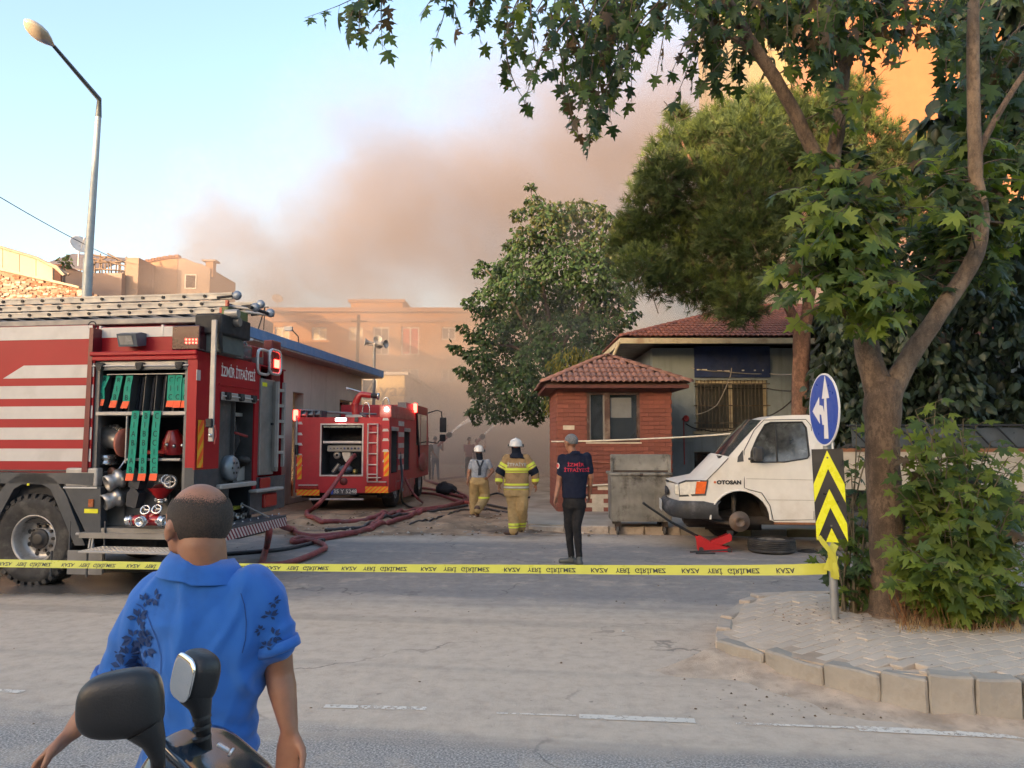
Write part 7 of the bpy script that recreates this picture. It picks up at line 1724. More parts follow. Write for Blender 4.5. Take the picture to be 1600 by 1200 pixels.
# dry twigs at the bush foot
mb=MB();rnd=random.Random(6)
for _ in range(240):
 a=onisl(rnd.uniform(1400,1590),rnd.uniform(955,985));a.z=.23;d=Vector((rnd.uniform(-.16,.16),rnd.uniform(-.12,.1),rnd.uniform(.03,.42)));mb.tube([a,a+d*.6,a+d],[.003,.0025,.001],mat('dry_stalk',(.20,.085,.03),.9,var=.3),3,caps=False)
for _ in range(700):
 a=onisl(rnd.uniform(1400,1600),rnd.uniform(950,990));a.z=.22;L=rnd.uniform(.04,.16);mb.add([a,a+Vector((.006,0,0)),a+Vector((rnd.uniform(-.06,.06),rnd.uniform(-.04,.04),L))],[(0,1,2)],mat('dry_grass',(.32,.22,.10),.9,var=.3))
o=mb.build('dry_undergrowth');o['kind']='stuff';o['label']='reddish dry stalks and straw under the sucker bush'
# ---------------------------------------------------------------- pine
def pine():
 rnd=random.Random(23);Y=16.4;base=Vector((P(1252,640,Y).x,Y,.12));r=thing('pine_tree','tall round headed pine with a bare reddish trunk in front of the blue grey house','tree',base);O=base
 BK=bark('pine_bark',(.22,.12,.08),(.10,.055,.04),5);Q=lambda px,py,Y_=Y:P(px,py,Y_)-O
 def br(name,pts,rad,n=10):mb,p=limb(pts,rad,BK,n,4,.02);mb.build(name,r)
 br('trunk',[Vector((.0,0,-.15)),Q(1251,640),Q(1252,560),Q(1254,505)],[.24,.185,.175,.18],14)
 br('limb',[Q(1250,520),Q(1228,470),Q(1205,430),Q(1180,380,16.2),Q(1130,320,16)],[.13,.09,.075,.06,.04]);br('limb',[Q(1256,520),Q(1264,470),Q(1272,420),Q(1280,330),Q(1285,220)],[.14,.12,.1,.08,.05])
 br('limb',[Q(1270,450),Q(1320,380),Q(1370,300)],[.07,.05,.03]);br('limb',[Q(1190,400),Q(1120,400),Q(1040,370)],[.05,.04,.02])
 br('limb',[Q(1150,345,16.1),Q(1090,270,16),Q(1060,210,16)],[.05,.035,.02]);br('limb',[Q(1278,350),Q(1230,260),Q(1190,190)],[.06,.04,.025])
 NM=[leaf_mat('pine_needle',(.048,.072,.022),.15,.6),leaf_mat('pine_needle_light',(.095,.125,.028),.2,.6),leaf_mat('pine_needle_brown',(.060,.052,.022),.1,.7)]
 cl=[(1120,240,62),(1060,235,45),(1035,270,40),(1080,300,70),(1020,330,45),(1150,320,80),(995,365,35),(972,385,20),(1040,390,62),(1110,400,70),(1000,420,38),(1035,440,30),(1085,448,40),(1140,460,45),(1165,470,38),(1180,400,60),(1170,220,60),(1210,280,70),(1130,190,32),(1185,170,40),(1235,200,60),(1290,190,60),(1290,270,70),(1350,230,60),(1400,270,60),(1440,250,40),(1350,320,70),(1250,340,60),(1420,330,60),(1330,165,45),(1100,215,35),(1150,485,25),(980,350,14),(1010,290,22),(1060,185,16),(1145,360,50)]
 items=[]
 for cx,cy,cr in cl:
  c=P(cx,cy,Y+rnd.uniform(-1.2,.8));R_=cr/1200*Y;n=int(900*(R_ **1.9))+60
  for _ in range(n):
   u=Vector((rnd.gauss(0,1),rnd.gauss(0,1),rnd.gauss(0,1))).normalized();q=c+Vector((u.x*1.0,u.y*1.15,u.z*.9))*R_*rnd.uniform(.35,1.06)*(1+.22*fbm(c+u*2,1.5))
   ax=(u*.7+Vector((0,0,.55))+Vector((rnd.gauss(0,.35),rnd.gauss(0,.35),rnd.gauss(0,.3)))).normalized();k=1 if (u.z>.15 and rnd.random()<.55) else (2 if rnd.random()<.10 else 0)  # clump tops get lighter needles, light from above put into the colour
   items.append((leaf_T(q,ax,rnd.uniform(.15,.24),rnd.uniform(0,6.28)),k))
 # a tuft of needles as the template
 V=[];Fc=[];rr=random.Random(2)
 for i in range(15):
  a=2*PI*i/15*2.4;sp=rr.uniform(.25,.85);d=Vector((math.cos(a)*sp,1,math.sin(a)*sp)).normalized();s=d.cross(Vector((rr.uniform(-1,1),.2,rr.uniform(-1,1)))).normalized()*.030;b0=Vector((0,i*.03,0));t=b0+d*rr.uniform(.75,1.0);k=len(V)
  V += [b0-s,b0+s,t];Fc.append((k,k+1,k+2))
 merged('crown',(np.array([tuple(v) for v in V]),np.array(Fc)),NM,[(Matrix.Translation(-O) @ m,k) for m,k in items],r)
 tw=MB()
 for m,k in rnd.sample(items,500):p=m.translation-O;q=p-m.col[1].to_3d()*rnd.uniform(1.5,3.5);tw.tube([q,p],[.012,.006],mat('twig_bark'),3,caps=False)
 o=tw.build('twig',r);o['kind']='stuff'
pine()
# ---------------------------------------------------------------- broadleaf crowns made of clumps
def clump_tree(name,label,base,clumps,Y,dY,tmpl,mats_,dens,s0,s1,mw,seed,limbs=(),trunk=None,cat='tree',upw=.5,hang=.5,singles=0,top_light=None,spikes=0,part='crown',shell=.55):
 rnd=random.Random(seed);r=thing(name,label,cat,base);O=Vector(base);items=[]
 BK=mat('dark_bark',(.09,.065,.05),.9,var=.3,bump=.4)
 if trunk:mb,_=limb([Vector(p)-O for p in trunk[0]],trunk[1],BK,10,3);mb.build('trunk',r)
 for pts,rad in limbs:mb,_=limb([Vector(p)-O for p in pts],rad,BK,7,3);mb.build('limb',r)
 for c_ in clumps:
  cx,cy,cr=c_[:3];yy=Y+(c_[3] if len(c_)>3 else rnd.uniform(-dY,dY));c=P(cx,cy,yy);R_=cr/1200*yy;n=int(dens*R_ **2)+8
  for _ in range(n):
   u=Vector((rnd.gauss(0,1),rnd.gauss(0,1),rnd.gauss(0,1))).normalized();q=c+Vector((u.x,u.y,u.z*.85))*R_*rnd.uniform(shell,1.05)*(1+.25*fbm(c+u*1.7,1.9))
   d=(Vector((u.x,u.y,0))*.8+Vector((rnd.gauss(0,.4),rnd.gauss(0,.4),-hang+rnd.gauss(0,.3)))).normalized()
   k=rnd.choices(range(len(mats_)),mw)[0]
   if top_light and cy<top_light and rnd.random()<.45:k=1  # sunlit top put into the colour: upper clumps take more yellow leaves
   items.append((leaf_T(q,d,rnd.uniform(s0,s1),rnd.uniform(-.8,.8),Vector((rnd.gauss(0,.5),rnd.gauss(-.3,.5),upw+rnd.random()))),k))
 if singles:scatter_leaves(r,tmpl,mats_,items,singles)
 else:merged(part,tmpl,mats_,[(Matrix.Translation(-O) @ m,k) for m,k in items],r)
 return r
MU=[leaf_mat('mulberry_leaf',(.045,.092,.024),.25,.65),leaf_mat('mulberry_leaf_yellow_lit',(.085,.095,.025),.35),leaf_mat('mulberry_leaf_dark',(.028,.056,.018),.2)]
Y=24.5
cl=[(829,292,8),(834,312,14),(845,330,22),(812,335,14),(858,352,30),(880,330,20),(905,325,18),(930,330,18),(948,345,20),(895,365,40),(940,385,36),(960,375,18),(820,370,22),(800,385,14),(830,400,38),(880,410,45),(925,425,45),(795,415,22),(775,420,14),(755,412,9),(748,425,10),(780,440,20),(770,462,18),(750,458,10),(740,468,8),(812,450,36),(955,430,26),(850,470,45),(905,475,45),(950,470,30),(975,455,18),(985,475,10),(995,490,7),(790,490,34),(752,488,14),(735,478,9),(728,470,7),(722,512,9),(738,525,12),(768,520,28),(820,520,45),(880,525,48),(935,520,40),(975,500,16),(790,560,40),(845,570,46),(900,570,42),(945,560,28),(752,560,22),(735,555,12),(715,545,10),(706,541,6),(730,585,12),(720,578,9),(765,600,32),(815,610,40),(850,620,34),(742,610,12),(755,632,16),(790,640,24),(835,648,18),(738,645,10),(770,652,10),(890,610,26),(745,655,8)]
clump_tree('mulberry_tree','broad mid green tree wrapped in thin smoke, standing behind the booth',Vector((P(870,690,Y).x,Y,0)),cl,Y,1.5,SMALL_LEAF,MU,1150,.11,.18,(6,.5,3),41,
 limbs=[([P(870,600,Y),P(862,520,Y),P(850,460,Y),P(838,380,Y),P(830,300,Y)],[.12,.1,.07,.04,.01]),([P(868,560,Y),P(900,500,Y),P(930,420,Y),P(950,350,Y)],[.09,.07,.05,.02]),([P(868,580,Y),P(800,540,Y),P(730,545,Y)],[.08,.05,.01]),([P(880,560,Y),P(940,500,Y),P(990,488,Y)],[.07,.05,.01]),([P(862,600,Y),P(800,470,Y),P(752,415,Y)],[.06,.05,.01])],
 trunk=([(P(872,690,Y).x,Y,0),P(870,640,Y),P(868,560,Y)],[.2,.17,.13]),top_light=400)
Y=21.5
clump_tree('yellowing_shrub','small yellow green shrub between the booth and the mulberry',Vector((P(880,690,Y).x,Y,0)),[(885,560,22),(905,555,18),(868,570,14),(860,600,14),(862,625,12),(858,640,7),(925,560,10),(880,590,20),(850,610,8)],Y,.5,NARROW_LEAF,
 [leaf_mat('yellow_leaf',(.19,.17,.035),.4),leaf_mat('olive_leaf',(.09,.10,.025),.3)],900,.12,.22,(3,2),42,trunk=([(P(880,690,Y).x,Y,0),P(878,600,Y)],[.06,.04]),cat='shrub',hang=1.2)
# dark lime trees behind the van, right
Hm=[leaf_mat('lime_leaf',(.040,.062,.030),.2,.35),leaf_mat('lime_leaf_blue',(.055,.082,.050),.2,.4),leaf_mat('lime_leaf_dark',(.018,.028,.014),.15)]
rn=random.Random(12);cl=[]
for _ in range(60):
 x=rn.uniform(1290,1700);y=rn.uniform(430,690)
 if x<1330 and y<500:continue
 cl.append((x,y,rn.uniform(28,55)))
cl += [(1300,560,34),(1290,600,26),(1310,540,30),(1295,640,26),(1340,560,40),(1380,600,40),(1450,640,44),(1480,560,50),(1420,560,50),(1350,640,36),(1560,500,60),(1560,420,60),(1600,620,60),(1330,515,24)]
Y=14.6
clump_tree('lime_tree','dense dark lime tree with heart shaped leaves behind the van and plane trunk',Vector((P(1460,690,Y).x,Y,.12)),cl,Y,.8,HEART_LEAF,Hm,210,.13,.21,(5,4,3),43,trunk=([(P(1460,690,Y).x,Y,.1),P(1462,620,Y),P(1470,520,Y)],[.16,.14,.1]),singles=300,hang=.9,shell=.3)
cl=[(rn.uniform(1300,1750),rn.uniform(400,700),rn.uniform(40,70)) for _ in range(46)];Y=16.8
clump_tree('lime_tree','shadowy lime tree further back, filling the gaps behind the first one',Vector((P(1560,690,Y).x,Y,.12)),cl,Y,.6,HEART_LEAF,Hm,170,.2,.3,(2,0,6),44,trunk=([(P(1560,690,Y).x,Y,.1),P(1560,560,Y)],[.2,.12]),hang=.9,shell=.2)  # mostly dark leaves, the shade inside the foliage put into their colour
# the tall dark tree at the upper right
cl=[]
for _ in range(84):
 x=rn.uniform(1460,1780);y=rn.uniform(-60,440)
 lo=1500+60*max(0,1-abs(y-90)/140)*.6
 if y>150:lo=1450+(y>300)*40
 if x<lo:continue
 cl.append((x,y,rn.uniform(30,62)))
cl += [(1500,20,22),(1520,60,30),(1480,200,26),(1470,240,30),(1500,300,40),(1495,175,18),(1550,120,40)]
Y=11.2
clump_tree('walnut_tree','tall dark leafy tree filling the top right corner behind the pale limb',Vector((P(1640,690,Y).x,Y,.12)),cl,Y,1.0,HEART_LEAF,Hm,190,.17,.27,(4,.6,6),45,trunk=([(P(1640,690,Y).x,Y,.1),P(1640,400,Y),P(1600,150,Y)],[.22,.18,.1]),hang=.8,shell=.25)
# potted shrubs by the beige wall
for (px,py,s,lb) in ((449,776,.30,'large terracotta pot by the wall behind the ladder engine'),):
 c=G(px,py);r=thing('flower_pot',lb,'pot',c);m=MB();TC=mat('terracotta_pot',(.34,.13,.07),.8,grime=(.3,.2,.14),gamt=.4);m.lathe([(0,0),(s*.75,0),(s*.95,s*1.25),(s*1.12,s*1.27),(s*1.12,s*1.55),(s*.98,s*1.55),(s*.9,s*1.4),(0,s*1.4)],(0,0,0),(0,0,1),TC,22);m.build('pot',r)
 m=MB();rr=random.Random(4)
 for _ in range(14):m.tube([(rr.uniform(-.1,.1),rr.uniform(-.1,.1),s*1.35),(rr.uniform(-.3,.3),rr.uniform(-.2,.2),s*1.4+rr.uniform(.2,.5))],.008,mat('dry_stalk'),4)
 m.build('stalks',r)
p=P(101,420,33.5);clump_tree('rooftop_shrub','small spindly green shrub on the roof left of the satellite dish',Vector((p.x,33.5,p.z-.6)),[(101,412,8),(106,402,6),(97,405,6),(110,412,5)],33.5,.2,SMALL_LEAF,MU,300,.12,.2,(3,4,1),46,trunk=([p-Vector((0,0,.6)),p],[.05,.03]),cat='shrub')
# ================================================================ hoses on the ground
HR=mat('red_hose',(.22,.045,.045),.6,var=.3,scale=7,grime=(.13,.08,.06),gamt=.6,gscale=3,bump=.3,bscale=90)
HK=mat('black_hose',(.03,.03,.034),.5,var=.3,grime=(.12,.09,.07),gamt=.4)
def hose(pts,r,m,label,name='fire_hose',cat='hose',lift=0.0,group=None):
 """pts: (px, py) on the ground, or (px, py, Y) in the air at depth Y"""
 q=[]
 for i,p in enumerate(pts):
  v=P(*p) if len(p)==3 else G(p[0],p[1],r*.9)
  if len(p)==2:v.z=r*.9+lift*(i % 3)
  q.append(v)
 out=[]
 for i in range(len(q)-1):
  a,b,c,d=q[max(0,i-1)],q[i],q[i+1],q[min(len(q)-1,i+2)]
  for k in range(8):
   t=k/8;p=.5*((2*b)+(c-a)*t+(2*a-5*b+4*c-d)*t*t+(-a+3*b-3*c+d)*t **3);p.z=max(p.z,r*.85+mud_height(p.x,p.y));out.append(p)
 out.append(q[-1]);mb=MB();mb.tube(out,r,m,9);o=mb.build(name);tag(o,label,cat,group);return o
hose([(554,711,18.5),(545,722,18.1),(520,760,17.5),(497,788,17.1),(483,800),(479,809),(488,815),(505,817),(529,816),(572,813),(598,808),(630,801),(659,796),(690,792),(716,787),(730,782),(731,777),(722,772),(702,762),(680,755),(664,750)],.048,HR,'thick red hose running down from the pump of the smaller engine')
hose([(430,815,10.6),(443,822,11.2),(455,829),(466,834),(495,839),(544,835),(575,828),(601,820),(630,811),(659,802),(700,791),(722,785),(732,781)],.05,HR,'thick red hose curving out from behind the ladder engine rear step',lift=.01)
hose([(420,822,9.9),(420,835,9.9),(416,858),(410,877),(404,886)],.045,HR,'short red hose hanging from the ladder engine rear step to the road')
hose([(330,905),(370,893),(406,887),(443,881),(475,873),(500,863),(508,856),(502,850),(480,846.5),(460,847),(457,844.5),(470,842),(495,842.5),(540,836),(572,828),(588,818),(601,810),(630,806),(660,802)],.042,HR,'red hose folding back on itself in a tight bend on the road',lift=.012)
hose([(300,872),(350,866),(400,862),(443,858),(486,849),(500,844),(507,844)],.032,HK,'black hose running out from under the ladder engine')
hose([(509,831),(529,828),(550,826),(572,823),(598,812),(640,806),(690,797),(730,790)],.035,HK,'black hose lying between the red hoses in the mud')
hose([(640,821),(673,815),(700,806),(716,800),(736,797),(760,796)],.02,HK,'thin black hose crossing the mud behind the running firefighter')
hose([(754,779),(764,775),(778,773),(795,776),(812,779),(840,778)],.03,HK,'black hose looping behind the tan coated firefighter',lift=.02)
hose([(750,786),(775,791),(802,796),(835,798),(858,797),(870,790)],.032,HK,'black hose on the ground between the firefighter and the booth')
hose([(752,792),(780,799),(810,803),(842,803),(862,800)],.028,HK,'lowest black hose lying in front of the booth corner')
hose([(687,749),(705,747),(722,745),(733,742)],.045,HR,'red hose leading to the far crew in the smoke')
hose([(655,762),(672,764),(687,767),(705,772),(725,777)],.045,HR,'red hose lying beside the black bag')
hose([(655,770),(670,772),(688,776),(712,782),(735,787)],.045,HR,'red hose passing in front of the black bag',lift=.02)
hose([(628,725,21),(632,745,20.6),(642,765,20),(652,778,19.5),(660,785)],.03,HR,'dull red hose drooping from the flank of the smaller engine')
hose([(622,690,20.5),(624,700,20),(628,740,19.4),(627,770,19),(630,786),(640,792),(655,795)],.03,HK,'black hose hanging in a loop from the flank of the smaller engine')
# a black kit bag
def kit_bag():
 p=G(696,774);r=thing('kit_bag','black kit bag dropped on the ground among the red hoses','bag',(p.x,p.y,0));BM=mat('black_bag',(.018,.019,.022),.7,bump=.4,bscale=20);k=p.y/1200
 mb=MB();mb.ball((0,.3,.16),17*k,.3,.2,BM,18,10);mb.ball((-.1,.3,.26),9*k,.2,.13,BM,14,8)
 for i,v in enumerate(mb.v):v=Vector(v);mb.v[i]=(v.x,v.y,max(.0,v.z+.05*fbm(v,6)))
 mb.build('bag_body',r);m=MB();m.tube([(-.15,.15,.28),(-.12,.12,.40),(.0,.1,.42),(.06,.13,.3)],.014,BM,6);m.build('handle',r);m=MB();m.tube([(.2,.1,.2),(.38,.0,.1),(.42,.0,.02)],.02,BM,6);m.build('strap',r)
kit_bag()
# ================================================================ tape
def tape():
 TY=mat('tape_yellow',(.52,.50,.06),.35,var=.05);TK=mat('tape_black',(.03,.03,.02),.5)
 r=thing('barrier_tape','yellow barrier tape reading KAZA YERİ GİRİLMEZ stretched across the road','tape',P(1292,889,6.22));O=r.location.copy()
 key=[(1292,888.5,17.5),(1240,890.3,16),(1150,891,14.5),(1000,890.5,13),(860,889.5,12),(640,888,10.5),(430,886.5,9),(230,883.8,9.5),(0,880,10.5),(-260,876,11)]
 def dep(px):return 6.22+(1292-px)/1292*1.75-.25*math.sin(PI*min(1,max(0,(1292-px)/1550)))
 def kv(px,c):
  for a,b in zip(key,key[1:]):
   if b[0]<=px<=a[0]:t=(a[0]-px)/(a[0]-b[0]);return a[c]+(b[c]-a[c])*t
  return key[-1][c]
 N=160;W=.088;L_,vs,arc=[],[],[0.0];rows=[]
 for i in range(N+1):
  px=1292-1552*i/N;Y=dep(px);c=P(px,kv(px,1),Y);wv=kv(px,2)/1200*Y;a=math.acos(max(-1,min(1,wv/W))) if wv<W else 0
  up=Vector((0,math.sin(a)*.98,math.cos(a)));rows.append((c,up))
  if i:arc.append(arc[-1]+(rows[-1][0]-rows[-2][0]).length)
 for c,up in rows:vs += [c-up*W/2-O,c+up*W/2-O]
 mb=MB();mb.add(vs,[(2*i,2*i+1,2*i+3,2*i+2) for i in range(N)],TY,True);mb.build('ribbon',r)
 tot=arc[-1];per=.745;w=text('KAZA',TK,1,Matrix(),None,'tmp');bpy.data.objects.remove(w)
 base={}
 for wd in ('KAZA','YERİ','GİRİLMEZ'):
  o=text(wd,TK,.056,Matrix(),None,'tmp',sx=.98,depth=.0004,bold=.0012);base[wd]=o.data;bpy.data.objects.remove(o)
 import bisect
 n=int(tot/per)+1;mt=MB()
 for k in range(n):
  for wd,off in (('KAZA',.11),('YERİ',.305),('GİRİLMEZ',.53)):
   # read from the left end: distance from the sign post runs right to left
   cen=.045+k*per+(per-off)-.36
   me=base[wd];out=[]
   for v in me.vertices:
    s_=cen-v.co.x;s_=min(max(s_,0),tot-.001);j=max(1,bisect.bisect(arc,s_));j=min(j,N);t=(s_-arc[j-1])/max(1e-6,arc[j]-arc[j-1])
    c=rows[j-1][0].lerp(rows[j][0],t);up=rows[j-1][1].lerp(rows[j][1],t).normalized()
    out.append(c+up*(-v.co.y*1.0-.004)+Vector((0,-.0016-(v.co.z>0)*.0006,0))-O)
   if cen>.16 and cen<tot-.2:mt.add(out,[tuple(p.vertices) for p in me.polygons],TK)
 mt.build('lettering',r)
 # knot round the post with its twisted tail
 m=MB();c0=P(1300,888,6.22)
 def rib(pts,w=.05):
  a=[P(*p)-O for p in pts];vs=[]
  for i,p in enumerate(a):
   t=(a[min(i+1,len(a)-1)]-a[max(0,i-1)]).normalized();sd=t.cross(Vector((0,-1,0))).normalized()*w/2+Vector((0,(i % 2)*.012,0));vs += [p-sd,p+sd]
  m.add(vs,[(2*i,2*i+1,2*i+3,2*i+2) for i in range(len(a)-1)],TY,True)
 rib([(1290,880,6.20),(1300,884,6.18),(1308,880,6.20)],.10);rib([(1305,850,6.19),(1299,862,6.18),(1302,880,6.18),(1305,902,6.20)],.06);rib([(1306,868,6.19),(1303,880,6.17),(1307,898,6.19),(1306,905,6.2)],.04)
 rib([(1279,838,6.17),(1288,850,6.16),(1297,862,6.16),(1304,878,6.17)],.035);m.build('knot',r)
tape()
# ================================================================ sign
def sign():
 b=onisl(1305,967);b.z=.2;Y=b.y;PG=mat('post_galvanised',(.34,.34,.33),.4,.55,var=.15,grime=(.2,.18,.15),gamt=.4)
 r=thing('turn_sign','blue round straight-or-left arrow sign on a steel post above a chevron board','sign',b);O=Vector(b);Q=lambda px,py,Y_=Y:P(px,py,Y_)-O
 k=Y/1200;top=Q(1290,590);m=MB();xt=Q(1289,640).x
 m.tube([(0,0,-.1),(xt*.15,0,.35),(xt,0,top.z+.02)],.033,PG,12);m.build('post',r)
 m=MB();m.cyl((0,0,-.01),(0,0,.012),.06,PG,10);m.build('post_foot',r)
 # disc, turned well away to the left
 BLU=mat('sign_blue',(.015,.07,.36),.35,var=.05,grime=(.1,.14,.3),gamt=.2);WH=mat('sign_white',(.72,.70,.68),.4,var=.03);BK_=mat('board_black',(.018,.018,.02),.35);YE=mat('board_yellow',(.66,.66,.02),.3,var=.03)
 c=Q(1287.5,640,Y-.06);th=R(-90);T=Matrix.Translation(c) @ Matrix.Rotation(th,4,'Z');Rr=57*k*.985
 m=MB();n=48;ring=lambda rr,y:[(rr*math.cos(2*PI*i/n),y,rr*math.sin(2*PI*i/n)) for i in range(n)]
 m.prism([(rr[0],rr[2]) for rr in ring(Rr,0)],-.004,.008,WH,T=T);m.build('rim',r)
 m=MB();m.prism([(q[0],q[2]) for q in ring(Rr*.955,0)],-.006,-.0042,BLU,T=T);dsc=m.build('disc',r)
 m=MB();s=Rr
 m.prism([(x*s,z*s) for x,z in ((.02,-.80),(.30,-.80),(.30,-.80),(.24,.30),(.42,.30),(.18,.92),(-.06,.30),(.10,.30))],-.0085,-.0065,WH,T=T)
 m.prism([(x*s,z*s) for x,z in ((.085,-.42),(.07,-.10),(-.02,.10),(-.20,.13),(-.25,.13),(-.25,.36),(-.74,-.02),(-.25,-.38),(-.25,-.12),(-.13,-.14),(-.09,-.30),(-.07,-.42))],-.0087,-.0067,WH,T=T)
 m.build('arrow',dsc)
 m=MB();m.box(-.03,.03,.009,.05,-.03,.03,PG,T=T);m.box(-.03,.03,.009,.05,.12,.16,PG,T=T);m.build('clamp',r)
 # chevron board
 cb=Q(1296.5,777,Y-.05);T=Matrix.Translation(cb) @ Matrix.Rotation(R(-28),4,'Z') @ Matrix.Rotation(R(-1.5),4,'Y');W=40*k/math.cos(R(28));H=148*k
 a=W/2;bq=H/2;m=MB();m.box(-a,a,0,.012,-bq+.06,bq,BK_,T=T);bd=m.build('chevron_board',r)
 m=MB();p=H*.40;t=H*.19;rise=H*.35
 for i in range(3):
  z=bq-.012-i*p  # apex of a chevron pointing up
  for sx in (-1,1):
   q=[(0,z),(sx*a*.985,z-rise),(sx*a*.985,z-rise-t),(0,z-t)]
   q=clip(q,-bq+.03,bq-.004,1)
   if len(q)>2:
    if sx>0:q=q[::-1]
    m.add([T @ Vector((x,-.0025,zz)) for x,zz in q],[tuple(range(len(q)))],YE)
 m.build('yellow_chevron',bd)
 m=MB()
 for z in (bq-.07,-bq+.16):m.cyl(T @ Vector((0,-.006,z)),T @ Vector((0,0,z)),.008,mat('bolt_dark',(.1,.1,.08),.5),8)
 m.build('bolt',bd)
sign()
# ================================================================ scooter in the foreground
def superball(mb,T,rx,ry,rz,e,m,seg=32,rings=20,ycut=None):
 vs=[];sp=lambda v,p:math.copysign(abs(v) **p,v)
 for i in range(rings+1):
  t=PI*i/rings-PI/2
  for j in range(seg):
   a=2*PI*j/seg;x=rx*sp(math.cos(t),e)*sp(math.cos(a),e);y=ry*sp(math.cos(t),e)*sp(math.sin(a),e);z=rz*sp(math.sin(t),e)
   if ycut is not None:y=min(y,ycut)
   vs.append(T @ Vector((x,y,z)))
 mb.add(vs,[(i*seg+j,i*seg+(j+1) % seg,(i+1)*seg+(j+1) % seg,(i+1)*seg+j) for i in range(rings) for j in range(seg)],m,True)
def scooter():
 Y=1.28;base=Vector((P(300,1200,Y).x,Y,0));r=thing('motor_scooter','dark motor scooter in the foreground, only its mirrors and handlebar cowl in view','scooter',base);O=base
 Q=lambda px,py,Y_=Y:P(px,py,Y_)-O
 MB_=mat('mirror_black',(.012,.013,.015),.45,var=.2,bump=.12,bscale=260);GLS=mat('gloss_navy',(.012,.022,.04),.12,coat=1.0,var=.2,grime=(.12,.11,.1),gamt=.25,gscale=7);MIR=mat('mirror_glass',(.75,.77,.78),.02,1.0,var=.02)
 # left mirror: back of its shell towards us, tapering foot below right
 c=Q(189,1099,1.28);T=Matrix.Translation(c) @ Matrix.Rotation(R(-6),4,'Y') @ Matrix.Rotation(R(14),4,'Z');m=MB();vs0=len(m.v)
 superball(m,T,.0645,.032,.0525,.62,MB_,ycut=.012)
 for i in range(vs0,len(m.v)):
  v=Vector(m.v[i])-c;v.x *= 1+.10*(-v.z)/.06*(1 if v.x<0 else .35);v.z +=-.10*v.x*(1 if v.z<0 else-.15);m.v[i]=tuple(v+c)
 a=m.build('mirror_shell',r);g=MB();superball(g,T @ Matrix.Translation((0,.0125,0)),.058,.002,.046,.62,MIR,24,10);g.build('mirror_glass',a)
 m=MB();m.tube([Q(226,1135,1.285),Q(240,1158,1.29),Q(246,1182,1.295),Q(247,1196,1.30)],[.030,.019,.012,.0105],MB_,16);m.tube([Q(246,1186,1.295),Q(247,1240,1.31),Q(262,1330,1.34)],[.0065,.0065,.0065],mat('stalk_black',(.02,.02,.02),.3,.5),10);m.tube([Q(246.5,1184,1.295),Q(247,1200,1.30)],.0115,mat('nut_black',(.03,.03,.03),.4,.6),6);m.build('mirror_stalk',r)
 # right mirror, seen from its side, glass turned to the left
 c=Q(299,1057,1.42);T=Matrix.Translation(c) @ Matrix.Rotation(R(12),4,'Y') @ Matrix.Rotation(R(-40),4,'Z');m=MB();superball(m,T @ Matrix.Translation((0,.012,0)),.042,.030,.045,.66,MB_,ycut=None);a=m.build('mirror_shell',r)
 g=MB();superball(g,T @ Matrix.Translation((0,-.0165,0)),.037,.004,.0395,.62,MIR,28,12);g.build('mirror_glass',a)
 m=MB();m.tube([Q(307,1085,1.42),Q(313,1102,1.42),Q(316,1122,1.42),Q(318,1150,1.43),Q(320,1172,1.44)],[.030,.020,.0145,.0125,.013],MB_,16)
 for py in (1118,1133,1150):m.tube([Q(315,py,1.42),Q(316,py+5,1.42)],.0165,MB_,14)
 m.build('mirror_stalk',r)
 # cowl with a screen, instrument pod
 m=MB();T=Matrix.Translation(Q(330,1232,1.45)) @ Matrix.Rotation(R(34),4,'Y') @ Matrix.Rotation(R(-10),4,'Z');superball(m,T,.115,.12,.062,.55,GLS);m.build('handlebar_cowl',r)
 m=MB();T2=Matrix.Translation(Q(318,1196,1.40)) @ Matrix.Rotation(R(38),4,'Y') @ Matrix.Rotation(R(-10),4,'Z');superball(m,T2,.080,.05,.007,.4,mat('smoked_screen',(.02,.03,.045),.05,coat=1.0));m.build('instrument_screen',r)
 m=MB();q=Q(349,1168,1.38);T3=Matrix.Translation(q) @ Matrix.Rotation(R(30),4,'Y');m.box(-.012,.012,-.004,.004,-.003,.003,CHR,.0015,T=T3);m.cyl(T3 @ Vector((.014,0,0)),T3 @ Vector((.018,0,.0)),.008,CHR,12);m.build('chrome_clip',r)
 m=MB();zb=Q(0,1260,1.4).z;m.tube([Vector((-.36,.22,zb-.03)),Vector((-.2,.14,zb)),Vector((.0,.12,zb-.02)),Vector((.22,.16,zb)),Vector((.36,.24,zb-.04))],.013,mat('stalk_black'),10);m.build('handlebar',r)
 for x,y in ((-.36,.22),(.36,.24)):m=MB();m.tube([(x*.72,y-.06,zb-.012),(x*1.08,y+.02,zb-.045)],.019,BLR,12);m.build('grip',r)
 # body below the frame
 m=MB();m.tube([(.02,.12,zb-.02),(.0,.18,.75),(-.0,.30,.35),(0,.38,.25)],[.05,.06,.04,.035],mat('fork_grey',(.2,.2,.2),.4,.6),12);m.build('fork',r)
 m=MB();superball(m,Matrix.Translation((0,.12,.60)),.20,.09,.28,.7,GLS);superball(m,Matrix.Translation((0,-.25,.30)),.17,.34,.07,.6,GLS);superball(m,Matrix.Translation((0,-.75,.50)),.16,.34,.20,.7,GLS);m.build('fairing',r)
 m=MB();superball(m,Matrix.Translation((0,-.72,.72)),.14,.34,.06,.7,BLR);m.build('seat',r)
 wheel(r,(0,.40,.23),.23,.10,(1,0,0));wheel(r,(0,-.95,.23),.23,.10,(1,0,0))
 m=MB();superball(m,Matrix.Translation((0,.40,.40)),.075,.22,.09,.8,GLS);m.build('front_mudguard',r)
scooter()
